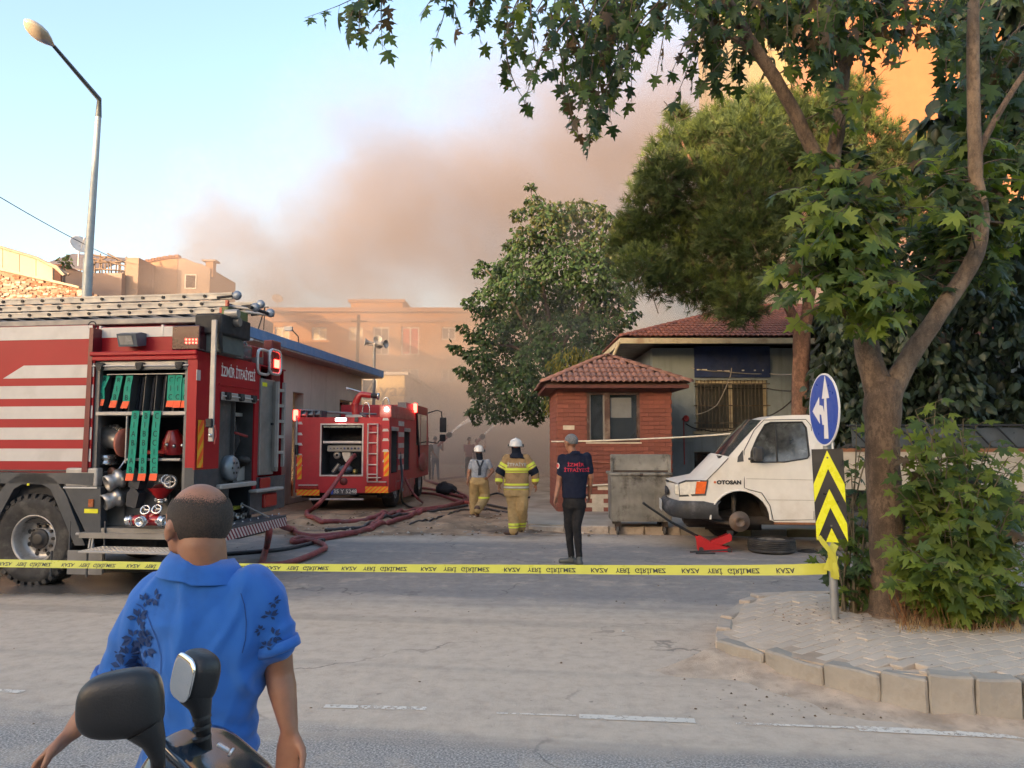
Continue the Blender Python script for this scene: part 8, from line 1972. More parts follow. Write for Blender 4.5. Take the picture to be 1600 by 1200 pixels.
# ================================================================ people
def rings_loft(mb,rings,n=22,m=None):
 """rings: (centre, rx, ry, axis-x dir) horizontal-ish ellipses with their own frames -> closed loft"""
 vs=[]
 for c,rx,ry,ux,uy in rings:
  for j in range(n):
   a=2*PI*j/n;ca,sa_=math.cos(a),math.sin(a);e=.86
   vs.append(Vector(c)+ux*(math.copysign(abs(ca) **e,ca)*rx)+uy*(math.copysign(abs(sa_) **e,sa_)*ry))
 k=len(rings);mb.add(vs,[(i*n+j,i*n+(j+1)%n,(i+1)*n+(j+1)%n,(i+1)*n+j) for i in range(k-1) for j in range(n)]+[tuple(range(n-1,-1,-1)),tuple(range((k-1)*n,k*n))],m,True)
def limb_blob(mb,pts,rad,flat=1.0):
 pts=[Vector(p) for p in pts];P_,Rr=[],[]
 for i in range(len(pts)-1):
  a=pts[max(0,i-1)];b=pts[i];c=pts[i+1];d=pts[min(len(pts)-1,i+2)]
  for q in range(5):
   t=q/5;P_.append(.5*((2*b)+(c-a)*t+(2*a-5*b+4*c-d)*t*t+(-a+3*b-3*c+d)*t **3));Rr.append(rad[i]+(rad[i+1]-rad[i])*t)
 P_.append(pts[-1]);Rr.append(rad[-1]);mb.tube(P_,Rr,None,14,flat=flat);mb.ball(pts[0],rad[0],seg=12,rings=8);mb.ball(pts[-1],rad[-1],seg=12,rings=8)
def fuse(mb,name,m,parent,voxel=.012,smooth=4,wrinkle=None,cuts=(),colour=None):
 """merge the rough volumes into one skin"""
 me=bpy.data.meshes.new(name);me.from_pydata([tuple(v) for v in mb.v],[],mb.f);o=bpy.data.objects.new(name,me);COL.objects.link(o)
 md=o.modifiers.new('r','REMESH');md.mode='VOXEL';md.voxel_size=voxel;md.use_smooth_shade=True
 dg=bpy.context.evaluated_depsgraph_get();me2=bpy.data.meshes.new_from_object(o.evaluated_get(dg));bpy.data.objects.remove(o);bpy.data.meshes.remove(me)
 bm=bmesh.new();bm.from_mesh(me2)
 for _ in range(smooth):bmesh.ops.smooth_vert(bm,verts=bm.verts,factor=.5,use_axis_x=True,use_axis_y=True,use_axis_z=True)
 for co,no in cuts:
  g=bm.verts[:]+bm.edges[:]+bm.faces[:];res=bmesh.ops.bisect_plane(bm,geom=g,plane_co=co,plane_no=no,clear_outer=True);ed=[e for e in res['geom_cut'] if isinstance(e,bmesh.types.BMEdge)]
  bmesh.ops.holes_fill(bm,edges=ed,sides=0)
 bm.normal_update()
 if wrinkle:
  for v in bm.verts:v.co += v.normal*wrinkle(v.co)
  bm.normal_update()
 for f in bm.faces:f.smooth=True
 bm.to_mesh(me2);bm.free();me2.materials.clear();me2.materials.append(m);me2.name=name
 return inst(name,me2,parent)
def skin_mat(name,col):
 if name in _mc:return _mc[name]
 t=NT(name);v=t.coord();c=srgb(col);f=t.noise(v,14,5,.6)
 o=t.ramp(f,[(.3,tuple(x*.82 for x in c[:3])),(.7,tuple(min(1,x*1.15) for x in c[:3]))]);t.set(Base_Color=o,Roughness=.5)
 t.b.inputs['Subsurface Weight'].default_value=.12;t.b.inputs['Subsurface Radius'].default_value=(.9,.3,.15);t.b.inputs['Subsurface Scale'].default_value=.012;t.bump(t.noise(v,160,3),.12,.004);_mc[name]=t.m;return t.m
def cloth(name,col,rough=.9,var=.12,scale=9,grime=None,gamt=.3):
 return mat(name,col,rough,var=var,scale=scale,bump=.25,bscale=220,grime=grime,gamt=gamt,gscale=6,spec=.2)
SK=skin_mat('tanned_skin',(.27,.125,.07));SKD=skin_mat('darker_skin',(.27,.12,.065))
X_,Y_,Z_=Vector((1,0,0)),Vector((0,1,0)),Vector((0,0,1))
def hand(mb,wrist,d,palm_n,s=1.0,curl=.5,side=1,spread=.16):
 """wrist point, pointing direction d, palm normal; five separate bent fingers; side: where the thumb leaves"""
 d=Vector(d).normalized();n=Vector(palm_n);n=(n-d*n.dot(d)).normalized();x=d.cross(n).normalized()*side
 w=Vector(wrist);L=.085*s
 vs=[]
 for t,hw,th in ((0,.026,.019),(.3,.035,.017),(.7,.041,.0145),(1.0,.040,.012)):
  c=w+d*L*t
  for k in range(10):
   a=2*PI*k/10;vs.append(c+x*math.cos(a)*hw*s+n*math.sin(a)*th*s)
 mb.add(vs,[(i*10+k,i*10+(k+1)%10,(i+1)*10+(k+1)%10,(i+1)*10+k) for i in range(3) for k in range(10)]+[tuple(range(9,-1,-1)),tuple(range(30,40))],None,True)
 for i,(off,ln) in enumerate(((.030,.070),(.010,.079),(-.010,.073),(-.029,.057))):
  b=w+d*L*.93+x*off*s;dd=(d+x*(off/.03)*spread*.5).normalized();pts=[b-dd*.02*s,b+dd*.012*s];ang=curl*(1+.12*i);cur=dd
  for q,f in enumerate((.42,.32,.26)):
   ang_q=ang*(.45 if q==0 else .8);cur=(cur*math.cos(ang_q)+n*math.sin(ang_q)).normalized();pts.append(pts[-1]+cur*ln*f*s)
  mb.tube(pts,[.0095*s,.0095*s,.0088*s,.008*s,.0066*s],None,8);mb.ball(pts[-1],.0066*s,seg=8,rings=6)
  for p_ in pts[2:4]:mb.ball(p_,.009*s,seg=8,rings=6)
 b=w+d*L*.25+x*.026*s;t1=(d*.75+x*.75+n*.35).normalized();t2=(d*1.0+x*.25+n*.55).normalized()
 pts=[b-t1*.01*s,b+t1*.035*s,b+t1*.035*s+t2*.030*s,b+t1*.035*s+t2*.054*s];mb.tube(pts,[.0145*s,.0125*s,.0105*s,.008*s],None,8);mb.ball(pts[-1],.008*s,seg=8,rings=6)
def head(mb,c,s=1.0,yaw=0.0,pitch=0.0,ears=True):
 """head centred at c facing +Y before yaw (positive turns to the left)"""
 M4=Matrix.Rotation(yaw,3,'Z') @ Matrix.Rotation(pitch,3,'X');c=Vector(c);q=lambda x,y,z:c+M4 @ (Vector((x,y,z))*s)
 def bl(x,y,z,rx,ry,rz):
  k=len(mb.v);mb.ball((0,0,0),rx*s,ry*s,rz*s,seg=18,rings=12)
  for i in range(k,len(mb.v)):mb.v[i]=tuple(q(x,y,z)+M4 @ Vector(mb.v[i]))
 bl(0,-.012,.028,.076,.094,.088);bl(0,.02,-.03,.062,.070,.082);bl(0,.05,-.075,.035,.035,.03);bl(0,.03,.02,.066,.07,.07)
 bl(0,.098,-.022,.012,.016,.02);bl(0,.088,-.005,.009,.012,.03);bl(-.03,.075,.012,.022,.014,.010);bl(.03,.075,.012,.022,.014,.010);bl(0,.086,-.058,.024,.010,.009)
 if ears:
  for sx in (-1,1):bl(sx*.080,.0,-.008,.008,.021,.033);bl(sx*.086,-.010,-.002,.006,.010,.022)
 return q,M4
def hair_cap(mb,q,M4,s,lo=-.02,bald=None,thick=.006,back=-.07):
 """close hair: a shell over the crown, cut at the hairline"""
 N,K=26,34;vs=[];ok=[]
 for i in range(N+1):
  t=PI*.70*i/N
  for j in range(K):
   a=2*PI*j/K;x,y,z=math.sin(t)*math.cos(a),math.sin(t)*math.sin(a),math.cos(t)
   p=Vector((x*(.0765+thick),-.012+y*(.0945+thick),.028+z*(.0885+thick)));
   lim=lo+(back-lo)*max(0,-y) **.6+(.07-lo)*max(0,y-.1)*1.1;k_=p.z>lim
   if bald:k_=k_ and not bald(p)
   ok.append(k_);vs.append(q(*p))
 fs=[(i*K+j,i*K+(j+1)%K,(i+1)*K+(j+1)%K,(i+1)*K+j) for i in range(N) for j in range(K)]
 fs=[f for f in fs if all(ok[v] for v in f)];mb.add(vs,fs,None,True)
def stick_on(obj,polys,m,name,origin_z=None,off=.0025,direction=Vector((0,1,0))):
 """flat prints laid on the cloth: each polygon is dropped along a direction onto the surface"""
 from mathutils.bvhtree import BVHTree
 bm=bmesh.new();bm.from_mesh(obj.data);bv=BVHTree.FromBMesh(bm);mb=MB()
 for poly in polys:
  out=[]
  for p in poly:
   h=bv.ray_cast(Vector(p)-direction*.5,direction)
   if h[0] is None:out=None;break
   out.append(h[0]-direction*off+h[1]*off*.5)
  if out and max((a-b).length for a in out for b in out)<3*max((Vector(a)-Vector(b)).length for a in poly for b in poly)+.01:mb.add(out,[tuple(range(len(out)))],m)
 bm.free()
 return mb.build(name,obj) if mb.v else None
def text_polys(txt,size,x,z,sx=1.0,rot=0.0):
 o=text(txt,SK,size,Matrix(),None,'tmp',sx=sx,depth=0,bold=size*.015);me=o.data;bpy.data.objects.remove(o);c,s=math.cos(rot),math.sin(rot)
 return [[(x+me.vertices[i].co.x*c-me.vertices[i].co.y*s,0,z+me.vertices[i].co.x*s+me.vertices[i].co.y*c) for i in p.vertices] for p in me.polygons]
def sprig(x,z,s,rot,n=6):
 out=[]
 for k in range(n):
  a=rot+(k-n/2)*.75+.2*(k % 2);L=s*(.8+.3*(k % 3)/2);c,q=math.cos(a),math.sin(a);w=L*.2
  out.append([(x+c*.15*L,0,z+q*.15*L),(x+c*.6*L-q*w,0,z+q*.6*L+c*w),(x+c*L,0,z+q*L),(x+c*.6*L+q*w,0,z+q*.6*L-c*w)])
 return out
# ---- the man in the blue polo, close to the camera, walking away to the left
def blue_man():
 Y=2.15;base=Vector((P(305,1200,Y).x,Y,0));r=thing('person','balding man in a blue polo shirt seen from behind, in the left foreground','person',base);O=base
 Q=lambda px,py,dy=0.0:P(px,py,Y+dy)-O;k=Y/1200
 hc=Q(308,822,-.0);s=1.02;body=MB();q,M4=head(body,hc,s,yaw=R(52),pitch=R(5))
 # neck, trunk core, arms and hands as one body
 limb_blob(body,[Q(316,850,-.03),Q(318,885,-.02),Q(322,925,.0)],[.062,.064,.085])
 sl_,sr_=Q(240,940,.0),Q(408,930,.0)
 tor=[Q(318,925),Q(318,960),Q(322,1040),Q(322,1120),Q(315,1200),Q(312,1240)]
 rings_loft(body,[(c,w,d_,X_,Y_) for c,w,d_ in zip(tor,(.10,.155,.135,.118,.12,.12),(.06,.092,.095,.09,.095,.10))])
 le,lw=Q(178,1058,-.02),Q(116,1140,-.10);re,rw=Q(436,1048,.02),Q(452,1138,-.02)
 limb_blob(body,[sl_+Vector((.02,0,-.01)),Q(206,1008),le],[.044,.042,.041]);limb_blob(body,[le,le.lerp(lw,.3),le.lerp(lw,.7),lw],[.040,.041,.033,.026],.9)
 limb_blob(body,[sr_+Vector((-.02,0,-.01)),Q(427,985),re],[.044,.042,.040]);limb_blob(body,[re,re.lerp(rw,.3),re.lerp(rw,.7),rw],[.040,.041,.032,.025],.9)
 hand(body,lw+(lw-le).normalized()*.008,Vector((-.62,-.25,-.62)),Vector((.3,-.2,-.9)),1.0,1.25,side=1)
 hand(body,rw+Vector((0,0,-.008)),Vector((.02,-.12,-1)),Vector((-.25,-.95,.1)),1.0,.42,side=-1)
 hz=Q(0,1260).z;fuse(body,'body',SK,r,.0075,3)
 # hair: thinning on the crown
 hm=MB()
 def bald(p):return (p.x/.052) **2+((p.y+.006)/.078) **2+((p.z-.125)/.05) **2<1.15+.3*noise.noise(p*60)
 hair_cap(hm,q,M4,s,lo=-.012,bald=None,thick=.0035,back=-.098)
 HM=NT('cropped_hair');v=HM.coord();f=HM.noise(v,190,3,.7);HM.set(Base_Color=HM.ramp(f,[(.3,(.014,.010,.007)),(.7,(.055,.038,.028))]),Roughness=.8);HM.bump(HM.noise(v,420,2),.7,.004)
 tr=HM.n('ShaderNodeBsdfTransparent');mx=HM.n('ShaderNodeMixShader');HM.l(HM.b.outputs[0],mx.inputs[1]);HM.l(tr.outputs[0],mx.inputs[2]);_at=HM.n('ShaderNodeAttribute');_at.attribute_name='hair_cover';HM.l(HM.mr(HM.math('SUBTRACT',HM.noise(v,330,2,.6),HM.math('MULTIPLY',HM.math('SUBTRACT',_at.outputs['Fac'],.5),.62)),.48,.55,0,1),mx.inputs[0]);HM.l(mx.outputs[0],HM.out.inputs['Surface'])
 o=hm.build('hair',r);o.data.materials.clear();o.data.materials.append(HM.m)
 da=o.data.attributes.new('hair_cover','FLOAT','POINT');Mi=M4.inverted()
 for i,vv in enumerate(o.data.vertices):
  p=(Mi @ (vv.co-hc))/s;e=math.sqrt((p.x/.058) **2+((p.y-.012)/.088) **2);up_=max(0,min(1,(p.z-.035)/.05))
  low_=max(0,min(1,(p.z+.105+.012*noise.noise(p*40))/.045)) if p.y<0 else 1
  da.data[i].value=(1-.86*up_*max(0,min(1,(1.6-e)/.62)))*(.18+.82*low_)
 # polo shirt
 BL=NT('blue_polo');v=BL.coord();c0=(.024,.115,.40);f=BL.noise(v,3.0,4,.6)
 BL.set(Base_Color=BL.mix(BL.mr(BL.noise(BL.scaled(v,(1,1,.7)),5.5,5,.65),.50,.72,0,.35),BL.ramp(f,[(.3,tuple(x*.9 for x in c0)),(.7,tuple(x*1.12 for x in c0))]),(.018,.045,.13,1)),Roughness=.92);BL.b.inputs['Specular IOR Level'].default_value=.15;BL.b.inputs['Sheen Weight'].default_value=.25
 BL.bump(BL.noise(v,420,2),.25,.002)
 sh=MB();g=.013
 rings_loft(sh,[(c,w,d_,X_,Y_) for c,w,d_ in ((Q(318,882),.074,.068),(Q(318,893),.096,.082),(Q(318,908),.140,.09),(Q(320,928),.176,.098),(Q(322,955),.188,.112),(Q(328,1000),.172,.118),(Q(328,1050),.152,.115),(Q(322,1100),.140,.112),(Q(316,1150),.139,.114),(Q(306,1200),.152,.120),(Q(304,1250),.160,.124),(Q(304,1262),.161,.125))])
 limb_blob(sh,[Q(262,925,.0),Q(236,948),Q(212,1000),Q(192,1042),Q(186,1058)],[.068,.070,.066,.062,.062]);limb_blob(sh,[Q(392,922),Q(410,945),Q(424,985),Q(431,1004)],[.066,.070,.062,.060])
 rl=random.Random(4)
 def wr(p):
  n1=noise.noise(Vector((p.x*9+p.z*4.5,p.y*5,p.z*2.6-p.x*2)));n2=noise.noise(Vector((p.x*7-p.z*6+7,p.y*5,p.z*3.2+p.x*3)))
  a=.040*max(0,.30-abs(n1))+.034*max(0,.26-abs(n2))-.004+fbm((p.x,p.y,p.z*.5),20,2)*.003
  low=max(0,min(1,(1.02-p.z)/.25));a += low*.007*math.sin((p.z*62)+9*noise.noise(p*5)+p.x*12);return a
 dl=(Q(186,1060)-Q(212,1000)).normalized();dr=(Q(431,1012)-Q(420,970)).normalized()
 shirt=fuse(sh,'polo_shirt',BL.m,r,.009,5,wr,cuts=[(Q(0,1258),Vector((0,0,-1)))])
 # open ends of the sleeves: ribbed cuffs
 for c,d,rad,nm in ((Q(183,1064),dl,.066,'cuff'),(Q(432,1012),dr,.064,'cuff')):
  m=MB();m.lathe([(rad*.86,-.014),(rad*1.0,-.016),(rad*1.03,0),(rad*1.02,.012),(rad*.93,.014),(rad*.80,.0)],c-d*.004,d,BL.m,28);m.build(nm,shirt)
 # collar: stands round the neck and folds down
 m=MB();n=40;vs=[];cc=Q(317,888,-.002)
 for i in range(n+1):
  a=2*PI*i/n+PI/2+.25;u=Vector((math.cos(a),math.sin(a),0));fr=max(0,u.y)
  for rr,z in ((.074,-.010),(.070,.030),(.076,.036),(.098,.004),(.110,-.026)):vs.append(cc+Vector((u.x*rr*1.10,u.y*rr*.98,z+.012*-u.x*.6-fr*.02+(.008 if u.x<0 else 0))))
 m.add(vs,[(i*5+j,i*5+j+1,(i+1)*5+j+1,(i+1)*5+j) for i in range(n-1) for j in range(4)],BL.m,True);m.build('collar',shirt)
 # yoke seams and the leaf print
 PR=mat('navy_leaf_print',(.010,.032,.11),.9);polys=[];rr=random.Random(8)
 for px,py,s_ in ((238,955,.03),(262,925,.022),(246,930,.022),(232,985,.036),(250,1000,.034),(222,1012,.034),(240,970,.03),(212,1030,.036),(230,1040,.03),(200,1050,.03),(215,1062,.026),(246,1030,.022),(236,1062,.022),(205,1010,.02),(254,980,.02)):
  p=Q(px,py);polys += sprig(p.x,p.z,s_,rr.uniform(0,6.3),6)
 stick_on(shirt,polys,PR,'leaf_print')
 polys=[]
 for px,py,s_ in ((432,955,.02),(438,985,.022),(428,1000,.02),(420,975,.015),(436,935,.016)):p=Q(px,py);polys += sprig(p.x,p.z,s_,rr.uniform(0,6.3),6)
 stick_on(shirt,polys,PR,'leaf_print')
 def seam(pts):
  out=[]
  for (a,b),(c,d) in zip(pts,pts[1:]):p,w=Q(a,b),Q(c,d);n_=Vector((-(w-p).z,0,(w-p).x)).normalized()*.0012;out.append([tuple(p-n_),tuple(w-n_),tuple(w+n_),tuple(p+n_)])
  return out
 stick_on(shirt,seam([(232,935),(240,938),(252,948),(264,965),(272,985),(278,1010),(279,1035)])+seam([(392,918),(398,935),(402,960),(402,985),(398,1005)]),mat('seam_navy',(.012,.05,.2),.9),'seam',off=.0015)
 # trousers and shoes below the frame
 JN=cloth('dark_jeans',(.03,.035,.05));m=MB();rings_loft(m,[(Q(312,1225),.150,.108,X_,Y_),(Vector((0,.0,.66)),.155,.112,X_,Y_),(Vector((0,0,.60)),.14,.11,X_,Y_)])
 limb_blob(m,[(-.08,.02,.64),(-.10,.10,.38),(-.10,.02,.08)],[.085,.062,.055]);limb_blob(m,[(.08,0,.64),(.09,-.06,.38),(.10,-.18,.10)],[.085,.062,.055]);fuse(m,'trousers',JN,r,.014,3)
 for x,y,z in ((-.10,.07,.045),(.10,-.14,.06)):m=MB();m.ball((x,y,z),.048,.13,.045,seg=14,rings=8);fuse(m,'shoe',mat('dark_shoe',(.03,.028,.025),.6),r,.012,2)
blue_man()
# ---- generic mid-distance figure from measured joints
def figure(label,Y,J,m_top,m_leg,skin=SK,voxel=.014,top=(.15,.165,.155,.14),dep=(.09,.115,.11,.105),arm=(.052,.043,.034,.027),leg=(.085,.060,.042),hand_s=.95,sleeve=1.0,wr=.008,hem=None,group=None,belt_z=None,shoe=None,yaw=0,pitch=0,ears=True,slv_add=.012,foot_dir=None,leg_add=0.0,hs=1.0,lean=None,curls=(.5,.5)):
 """J: joints in photo pixels (px, py[, dy]); foot pixel gives the ground"""
 fx,fy=J['ground'];base=Vector((P(fx,fy,Y).x,Y,0));r=thing('person',label,'person',base,group=group);O=base
 def Q(n):
  a=J[n];return P(a[0],a[1],Y+(a[2] if len(a)>2 else 0))-O
 body=MB();q,M4=head(body,Q('head'),hs,yaw,pitch,ears);nk=Q('head')+Vector((0,-.01,-.08));sL,sR=Q('sl'),Q('sr');mid=(sL+sR)/2;hp=Q('hip')
 limb_blob(body,[nk,mid+Vector((0,0,.02))],[.052,.065])
 limb_blob(body,[sL,Q('el')],[arm[0],arm[1]]);limb_blob(body,[Q('el'),Q('wl')],[arm[1]*.95,arm[3]],.9);limb_blob(body,[sR,Q('er')],[arm[0],arm[1]]);limb_blob(body,[Q('er'),Q('wr')],[arm[1]*.95,arm[3]],.9)
 rings_loft(body,[(mid,top[0]*.9,dep[0]*.9,X_,Y_),(hp,top[3]*.85,dep[3]*.85,X_,Y_)])
 for a,b,sd,cu in (('el','wl',1,curls[0]),('er','wr',-1,curls[1])):
  d=(Q(b)-Q(a)).normalized();pn=Vector((-.35*sd*-1,.1,0))+Vector((0,-.2,0));hand(body,Q(b),d,Vector((sd*.9,-.35,.05)),hand_s,cu,side=(1 if sd>0 else-1)*-1)
 bd=fuse(body,'body',skin,r,min(voxel,.010),2)
 # top
 m=MB();ch=mid.lerp(hp,.35);wa=mid.lerp(hp,.72);hm_=hp if hem is None else mid.lerp(hp,hem);dpt=lambda z,w,d_:(z,w,d_,X_,Y_)
 rings_loft(m,[dpt(mid+Vector((0,0,.055)),top[0]*.62,dep[0]*.75),dpt(mid+Vector((0,0,.02)),top[0]*.95,dep[0]*.95),dpt(mid-Vector((0,0,.06)),top[0]*1.08,dep[0]*1.1),dpt(ch,top[1],dep[1]),dpt(wa,top[2],dep[2]),dpt(hm_,top[3]+.008,dep[3]+.008)])
 for s_,e_,w_ in ((sL,Q('el'),Q('wl')),(sR,Q('er'),Q('wr'))):
  if sleeve<=1:limb_blob(m,[s_,s_.lerp(e_,sleeve)],[arm[0]+slv_add,arm[1]+slv_add])
  else:limb_blob(m,[s_,e_,e_.lerp(w_,sleeve-1)],[arm[0]+slv_add,arm[1]+slv_add+.004,arm[2]+slv_add])
 sd=random.Random(label).random()*50
 tp=fuse(m,'shirt',m_top,r,voxel,3,lambda p:fbm((p.x+sd,p.y,p.z*.6),8,3)*wr)
 # legs
 m=MB();rings_loft(m,[dpt(hp+Vector((0,0,.06)),top[3]-.012,dep[3]-.012),dpt(hp-Vector((0,0,.06)),top[3]+leg_add,dep[3]+leg_add),dpt(hp-Vector((0,0,.14)),top[3]*.92+leg_add,dep[3]*.9+leg_add)])
 hl=hp+Vector((-.08,0,-.10));hr=hp+Vector((.08,0,-.10))
 for h_,k_,a_ in ((hl,Q('kl'),Q('al')),(hr,Q('kr'),Q('ar'))):limb_blob(m,[h_,k_,a_],[leg[0]+leg_add,leg[1]+leg_add,leg[2]+leg_add])
 lg=fuse(m,'trousers',m_leg,r,voxel,3,lambda p:fbm((p.x+sd,p.y,p.z*.7),9,3)*wr)
 for i,(a_,fd) in enumerate(zip((Q('al'),Q('ar')),foot_dir or (Vector((0,1,0)),Vector((0,1,0))))):
  fd=Vector(fd).normalized();m=MB();limb_blob(m,[a_+Vector((0,0,.03)),a_-Vector((0,0,.02)) if fd.z>-.5 else a_+fd*.02],[leg[2]+.004,.042]);limb_blob(m,[a_-fd*.04-Vector((0,0,.035 if fd.z>-.5 else 0)),a_+fd*.15-Vector((0,0,.045 if fd.z>-.5 else 0))],[.042,.036]);fuse(m,'shoe',shoe or mat('dark_shoe',(.03,.028,.025),.6),r,.012,2)
 return r,Q,(q,M4),bd,tp,lg
NV=cloth('navy_polo',(.010,.014,.032),var=.2);BT=cloth('black_trousers',(.014,.015,.018),grime=(.06,.055,.05),gamt=.3)
J=dict(ground=(897,880),head=(892,692),sl=(879,716),sr=(917,714),el=(874,750),wl=(868.5,776,-.1),er=(923,746),wr=(921,770,.05),hip=(897,778),kl=(889,824,.05),kr=(902,822,-.03),al=(893,872,.08),ar=(905,875,-.06))
r,Q,(hq,hM),bd,tp,lg=figure('grey haired man in navy polo with red lettering on the back, standing on the road',10.35,J,NV,BT,SKD,.011,top=(.165,.180,.165,.150),sleeve=.72,yaw=R(45),pitch=R(-8),wr=.007,foot_dir=(Vector((-.75,.25,0)),Vector((-.2,.6,0))),shoe=mat('grey_trainer',(.05,.06,.065),.6),hem=1.0)
m=MB();hair_cap(m,hq,hM,1.0,lo=.0,thick=.005,back=-.055);m.build('hair',r).data.materials[0]=mat('grey_hair',(.13,.135,.14),.85,var=.4,scale=60)
RDL=mat('red_lettering',(.42,.02,.05),.8)
c=Q('sl').lerp(Q('sr'),.5);stick_on(tp,text_polys('İZMİR',.062,c.x+.005,c.z-.095,1.25),RDL,'lettering');stick_on(tp,text_polys('İTFAİYESİ',.066,c.x+.02,c.z-.165,1.12),RDL,'lettering')
n=14;ce=Q('sl')+Vector((-.045,0,-.10));stick_on(tp,[[(ce.x+.034*math.cos(2*PI*k/n),0,ce.z+.04*math.sin(2*PI*k/n)) for k in range(n)]],mat('badge_white',(.6,.55,.55),.7),'arm_badge',direction=Vector((.5,.86,0)));stick_on(tp,[[(ce.x+.022*math.cos(2*PI*k/n),0,ce.z+.026*math.sin(2*PI*k/n)) for k in range(n)]],mat('badge_red',(.5,.04,.04),.7),'arm_badge',off=.005,direction=Vector((.5,.86,0)))
m=MB();c=(Q('sl')+Q('sr'))/2+Vector((0,-.01,.06));m.lathe([(.062,-.02),(.060,.02),(.068,.022),(.082,-.02)],c,(0,.15,1),NV,22);m.build('collar',r)
m=MB();c=Q('al');m.tube([c+Vector((.03,-.06,-.05)),c+Vector((.10,-.04,-.055))],.006,mat('badge_white'));o=m.build('shoe_stripe',r)
# ---- firefighters
TAN=cloth('tan_turnout',(.33,.21,.10),grime=(.16,.10,.05),gamt=.5,var=.15);TANL=cloth('tan_trousers',(.40,.28,.13),grime=(.22,.14,.07),gamt=.5,var=.15)
LIME=mat('lime_tape',(.62,.68,.06),.45,var=.08);SIL=mat('silver_tape',(.42,.43,.38),.4);HELM=mat('white_helmet',(.62,.60,.55),.3,var=.06,coat=.4,grime=(.4,.35,.3),gamt=.3);NVK=cloth('navy_hood',(.012,.016,.026));BOOT=mat('brown_boot',(.07,.035,.022),.6,var=.3)
def helmet(r,hq,M4,s=1.0):
 m=MB();n=26;vs=[]
 prof=[(.0,.155),(.045,.150),(.08,.132),(.106,.10),(.118,.06),(.122,.03),(.128,.015),(.124,.008),(.112,.012)]
 for rr,z in prof:
  for j in range(n):a=2*PI*j/n;vs.append(hq(math.cos(a)*rr*.95,-.010+math.sin(a)*rr*1.1,z-.018+(.012 if math.sin(a)<0 else 0)))
 m.add(vs,[(i*n+j,i*n+(j+1)%n,(i+1)*n+(j+1)%n,(i+1)*n+j) for i in range(len(prof)-1) for j in range(n)],HELM,True);h=m.build('helmet',r)
 m=MB();m.tube([hq(0,-.13,.04),hq(0,-.10,.12),hq(0,0,.150),hq(0,.09,.12)],[.010,.012,.012,.01],HELM,8);m.build('crest',h)
 for sx in (-1,1):m=MB();m.ball(hq(sx*.118,.0,.02),.022,.024,.03,BLK2,10,8);m.build('visor_pivot',h)
 m=MB();m.ball(hq(0,-.128,.03),.025,.012,.014,mat('helmet_grey',(.2,.2,.2),.5),10,6);m.build('badge',h)
def bands(obj,z0,z1,m,name,x0=-9,x1=9,grow=.004):
 """tape sewn round a garment: its own strip of cloth following the surface"""
 me=obj.data;bm=bmesh.new();bm.from_mesh(me)
 for co,no in (((0,0,z0),(0,0,-1)),((0,0,z1),(0,0,1)),((x0,0,0),(-1,0,0)),((x1,0,0),(1,0,0))):
  bmesh.ops.bisect_plane(bm,geom=bm.verts[:]+bm.edges[:]+bm.faces[:],plane_co=co,plane_no=no,clear_outer=True)
 bm.normal_update()
 for v in bm.verts:v.co += v.normal*grow
 if len(bm.faces):
  nm=bpy.data.meshes.new(name);bm.to_mesh(nm);nm.materials.clear();nm.materials.append(m);inst(name,nm,obj)
 bm.free()
def slant_band(obj,a,b,t0,t1,rad,m,name,grow=.004):
 """tape round a sleeve between two fractions of the limb a->b"""
 me=obj.data;bm=bmesh.new();bm.from_mesh(me);d=(b-a);L=d.length;d.normalize()
 for co,no in ((a+d*L*t0,-d),(a+d*L*t1,d)):bmesh.ops.bisect_plane(bm,geom=bm.verts[:]+bm.edges[:]+bm.faces[:],plane_co=co,plane_no=no,clear_outer=True)
 dl_=[v for v in bm.verts if ((v.co-a)-d*(v.co-a).dot(d)).length>rad];bmesh.ops.delete(bm,geom=dl_,context='VERTS');bm.normal_update()
 for v in bm.verts:v.co += v.normal*grow
 if len(bm.faces):nm=bpy.data.meshes.new(name);bm.to_mesh(nm);nm.materials.clear();nm.materials.append(m);inst(name,nm,obj)
 bm.free()
J=dict(ground=(808,837),head=(806,698),sl=(793,716),sr=(822,716),el=(781,738),wl=(779.5,757,-.05),er=(835,738),wr=(837,756,.0),hip=(807,762),kl=(802,798,.05),kr=(816,794,-.02),al=(803,829,.02),ar=(814,824,.25))
r,Q,(hq,hM),bd,tp,lg=figure('firefighter in tan coat with lime stripes and white helmet, walking towards the smoke',13.35,J,TAN,TANL,SK,.013,top=(.18,.215,.21,.215),dep=(.11,.14,.14,.14),arm=(.065,.056,.045,.03),leg=(.105,.085,.072),sleeve=1.8,slv_add=.016,hem=1.06,wr=.012,foot_dir=(Vector((-.9,.3,0)),Vector((-.2,.9,0))),shoe=BOOT,leg_add=.01,ears=False)
helmet(r,hq,hM)
m=MB();c=(Q('sl')+Q('sr'))/2;limb_blob(m,[Q('head')+Vector((0,-.01,-.03)),c+Vector((0,-.02,.05))],[.082,.088]);rings_loft(m,[(c+Vector((0,-.02,.07)),.12,.09,X_,Y_),(c+Vector((0,-.06,-.0)),.13,.09,X_,Y_)]);limb_blob(m,[c+Vector((.02,-.08,.05)),c+Vector((.12,-.06,-.01))],[.05,.03]);fuse(m,'hood',NVK,r,.013,2,lambda p:fbm(p,9)*.008)
zc=lambda py:P(806,py,13.35).z
bands(tp,zc(735),zc(731),LIME,'lime_band',-.2,.2);bands(tp,zc(738),zc(736.4),LIME,'lime_band',-.2,.2)
bands(tp,zc(758),zc(755),LIME,'lime_band',-.26,.24);bands(tp,zc(762.3),zc(759.5),SIL,'silver_band',-.26,.24,.0035);bands(tp,zc(766.5),zc(763.5),LIME,'lime_band',-.26,.24)
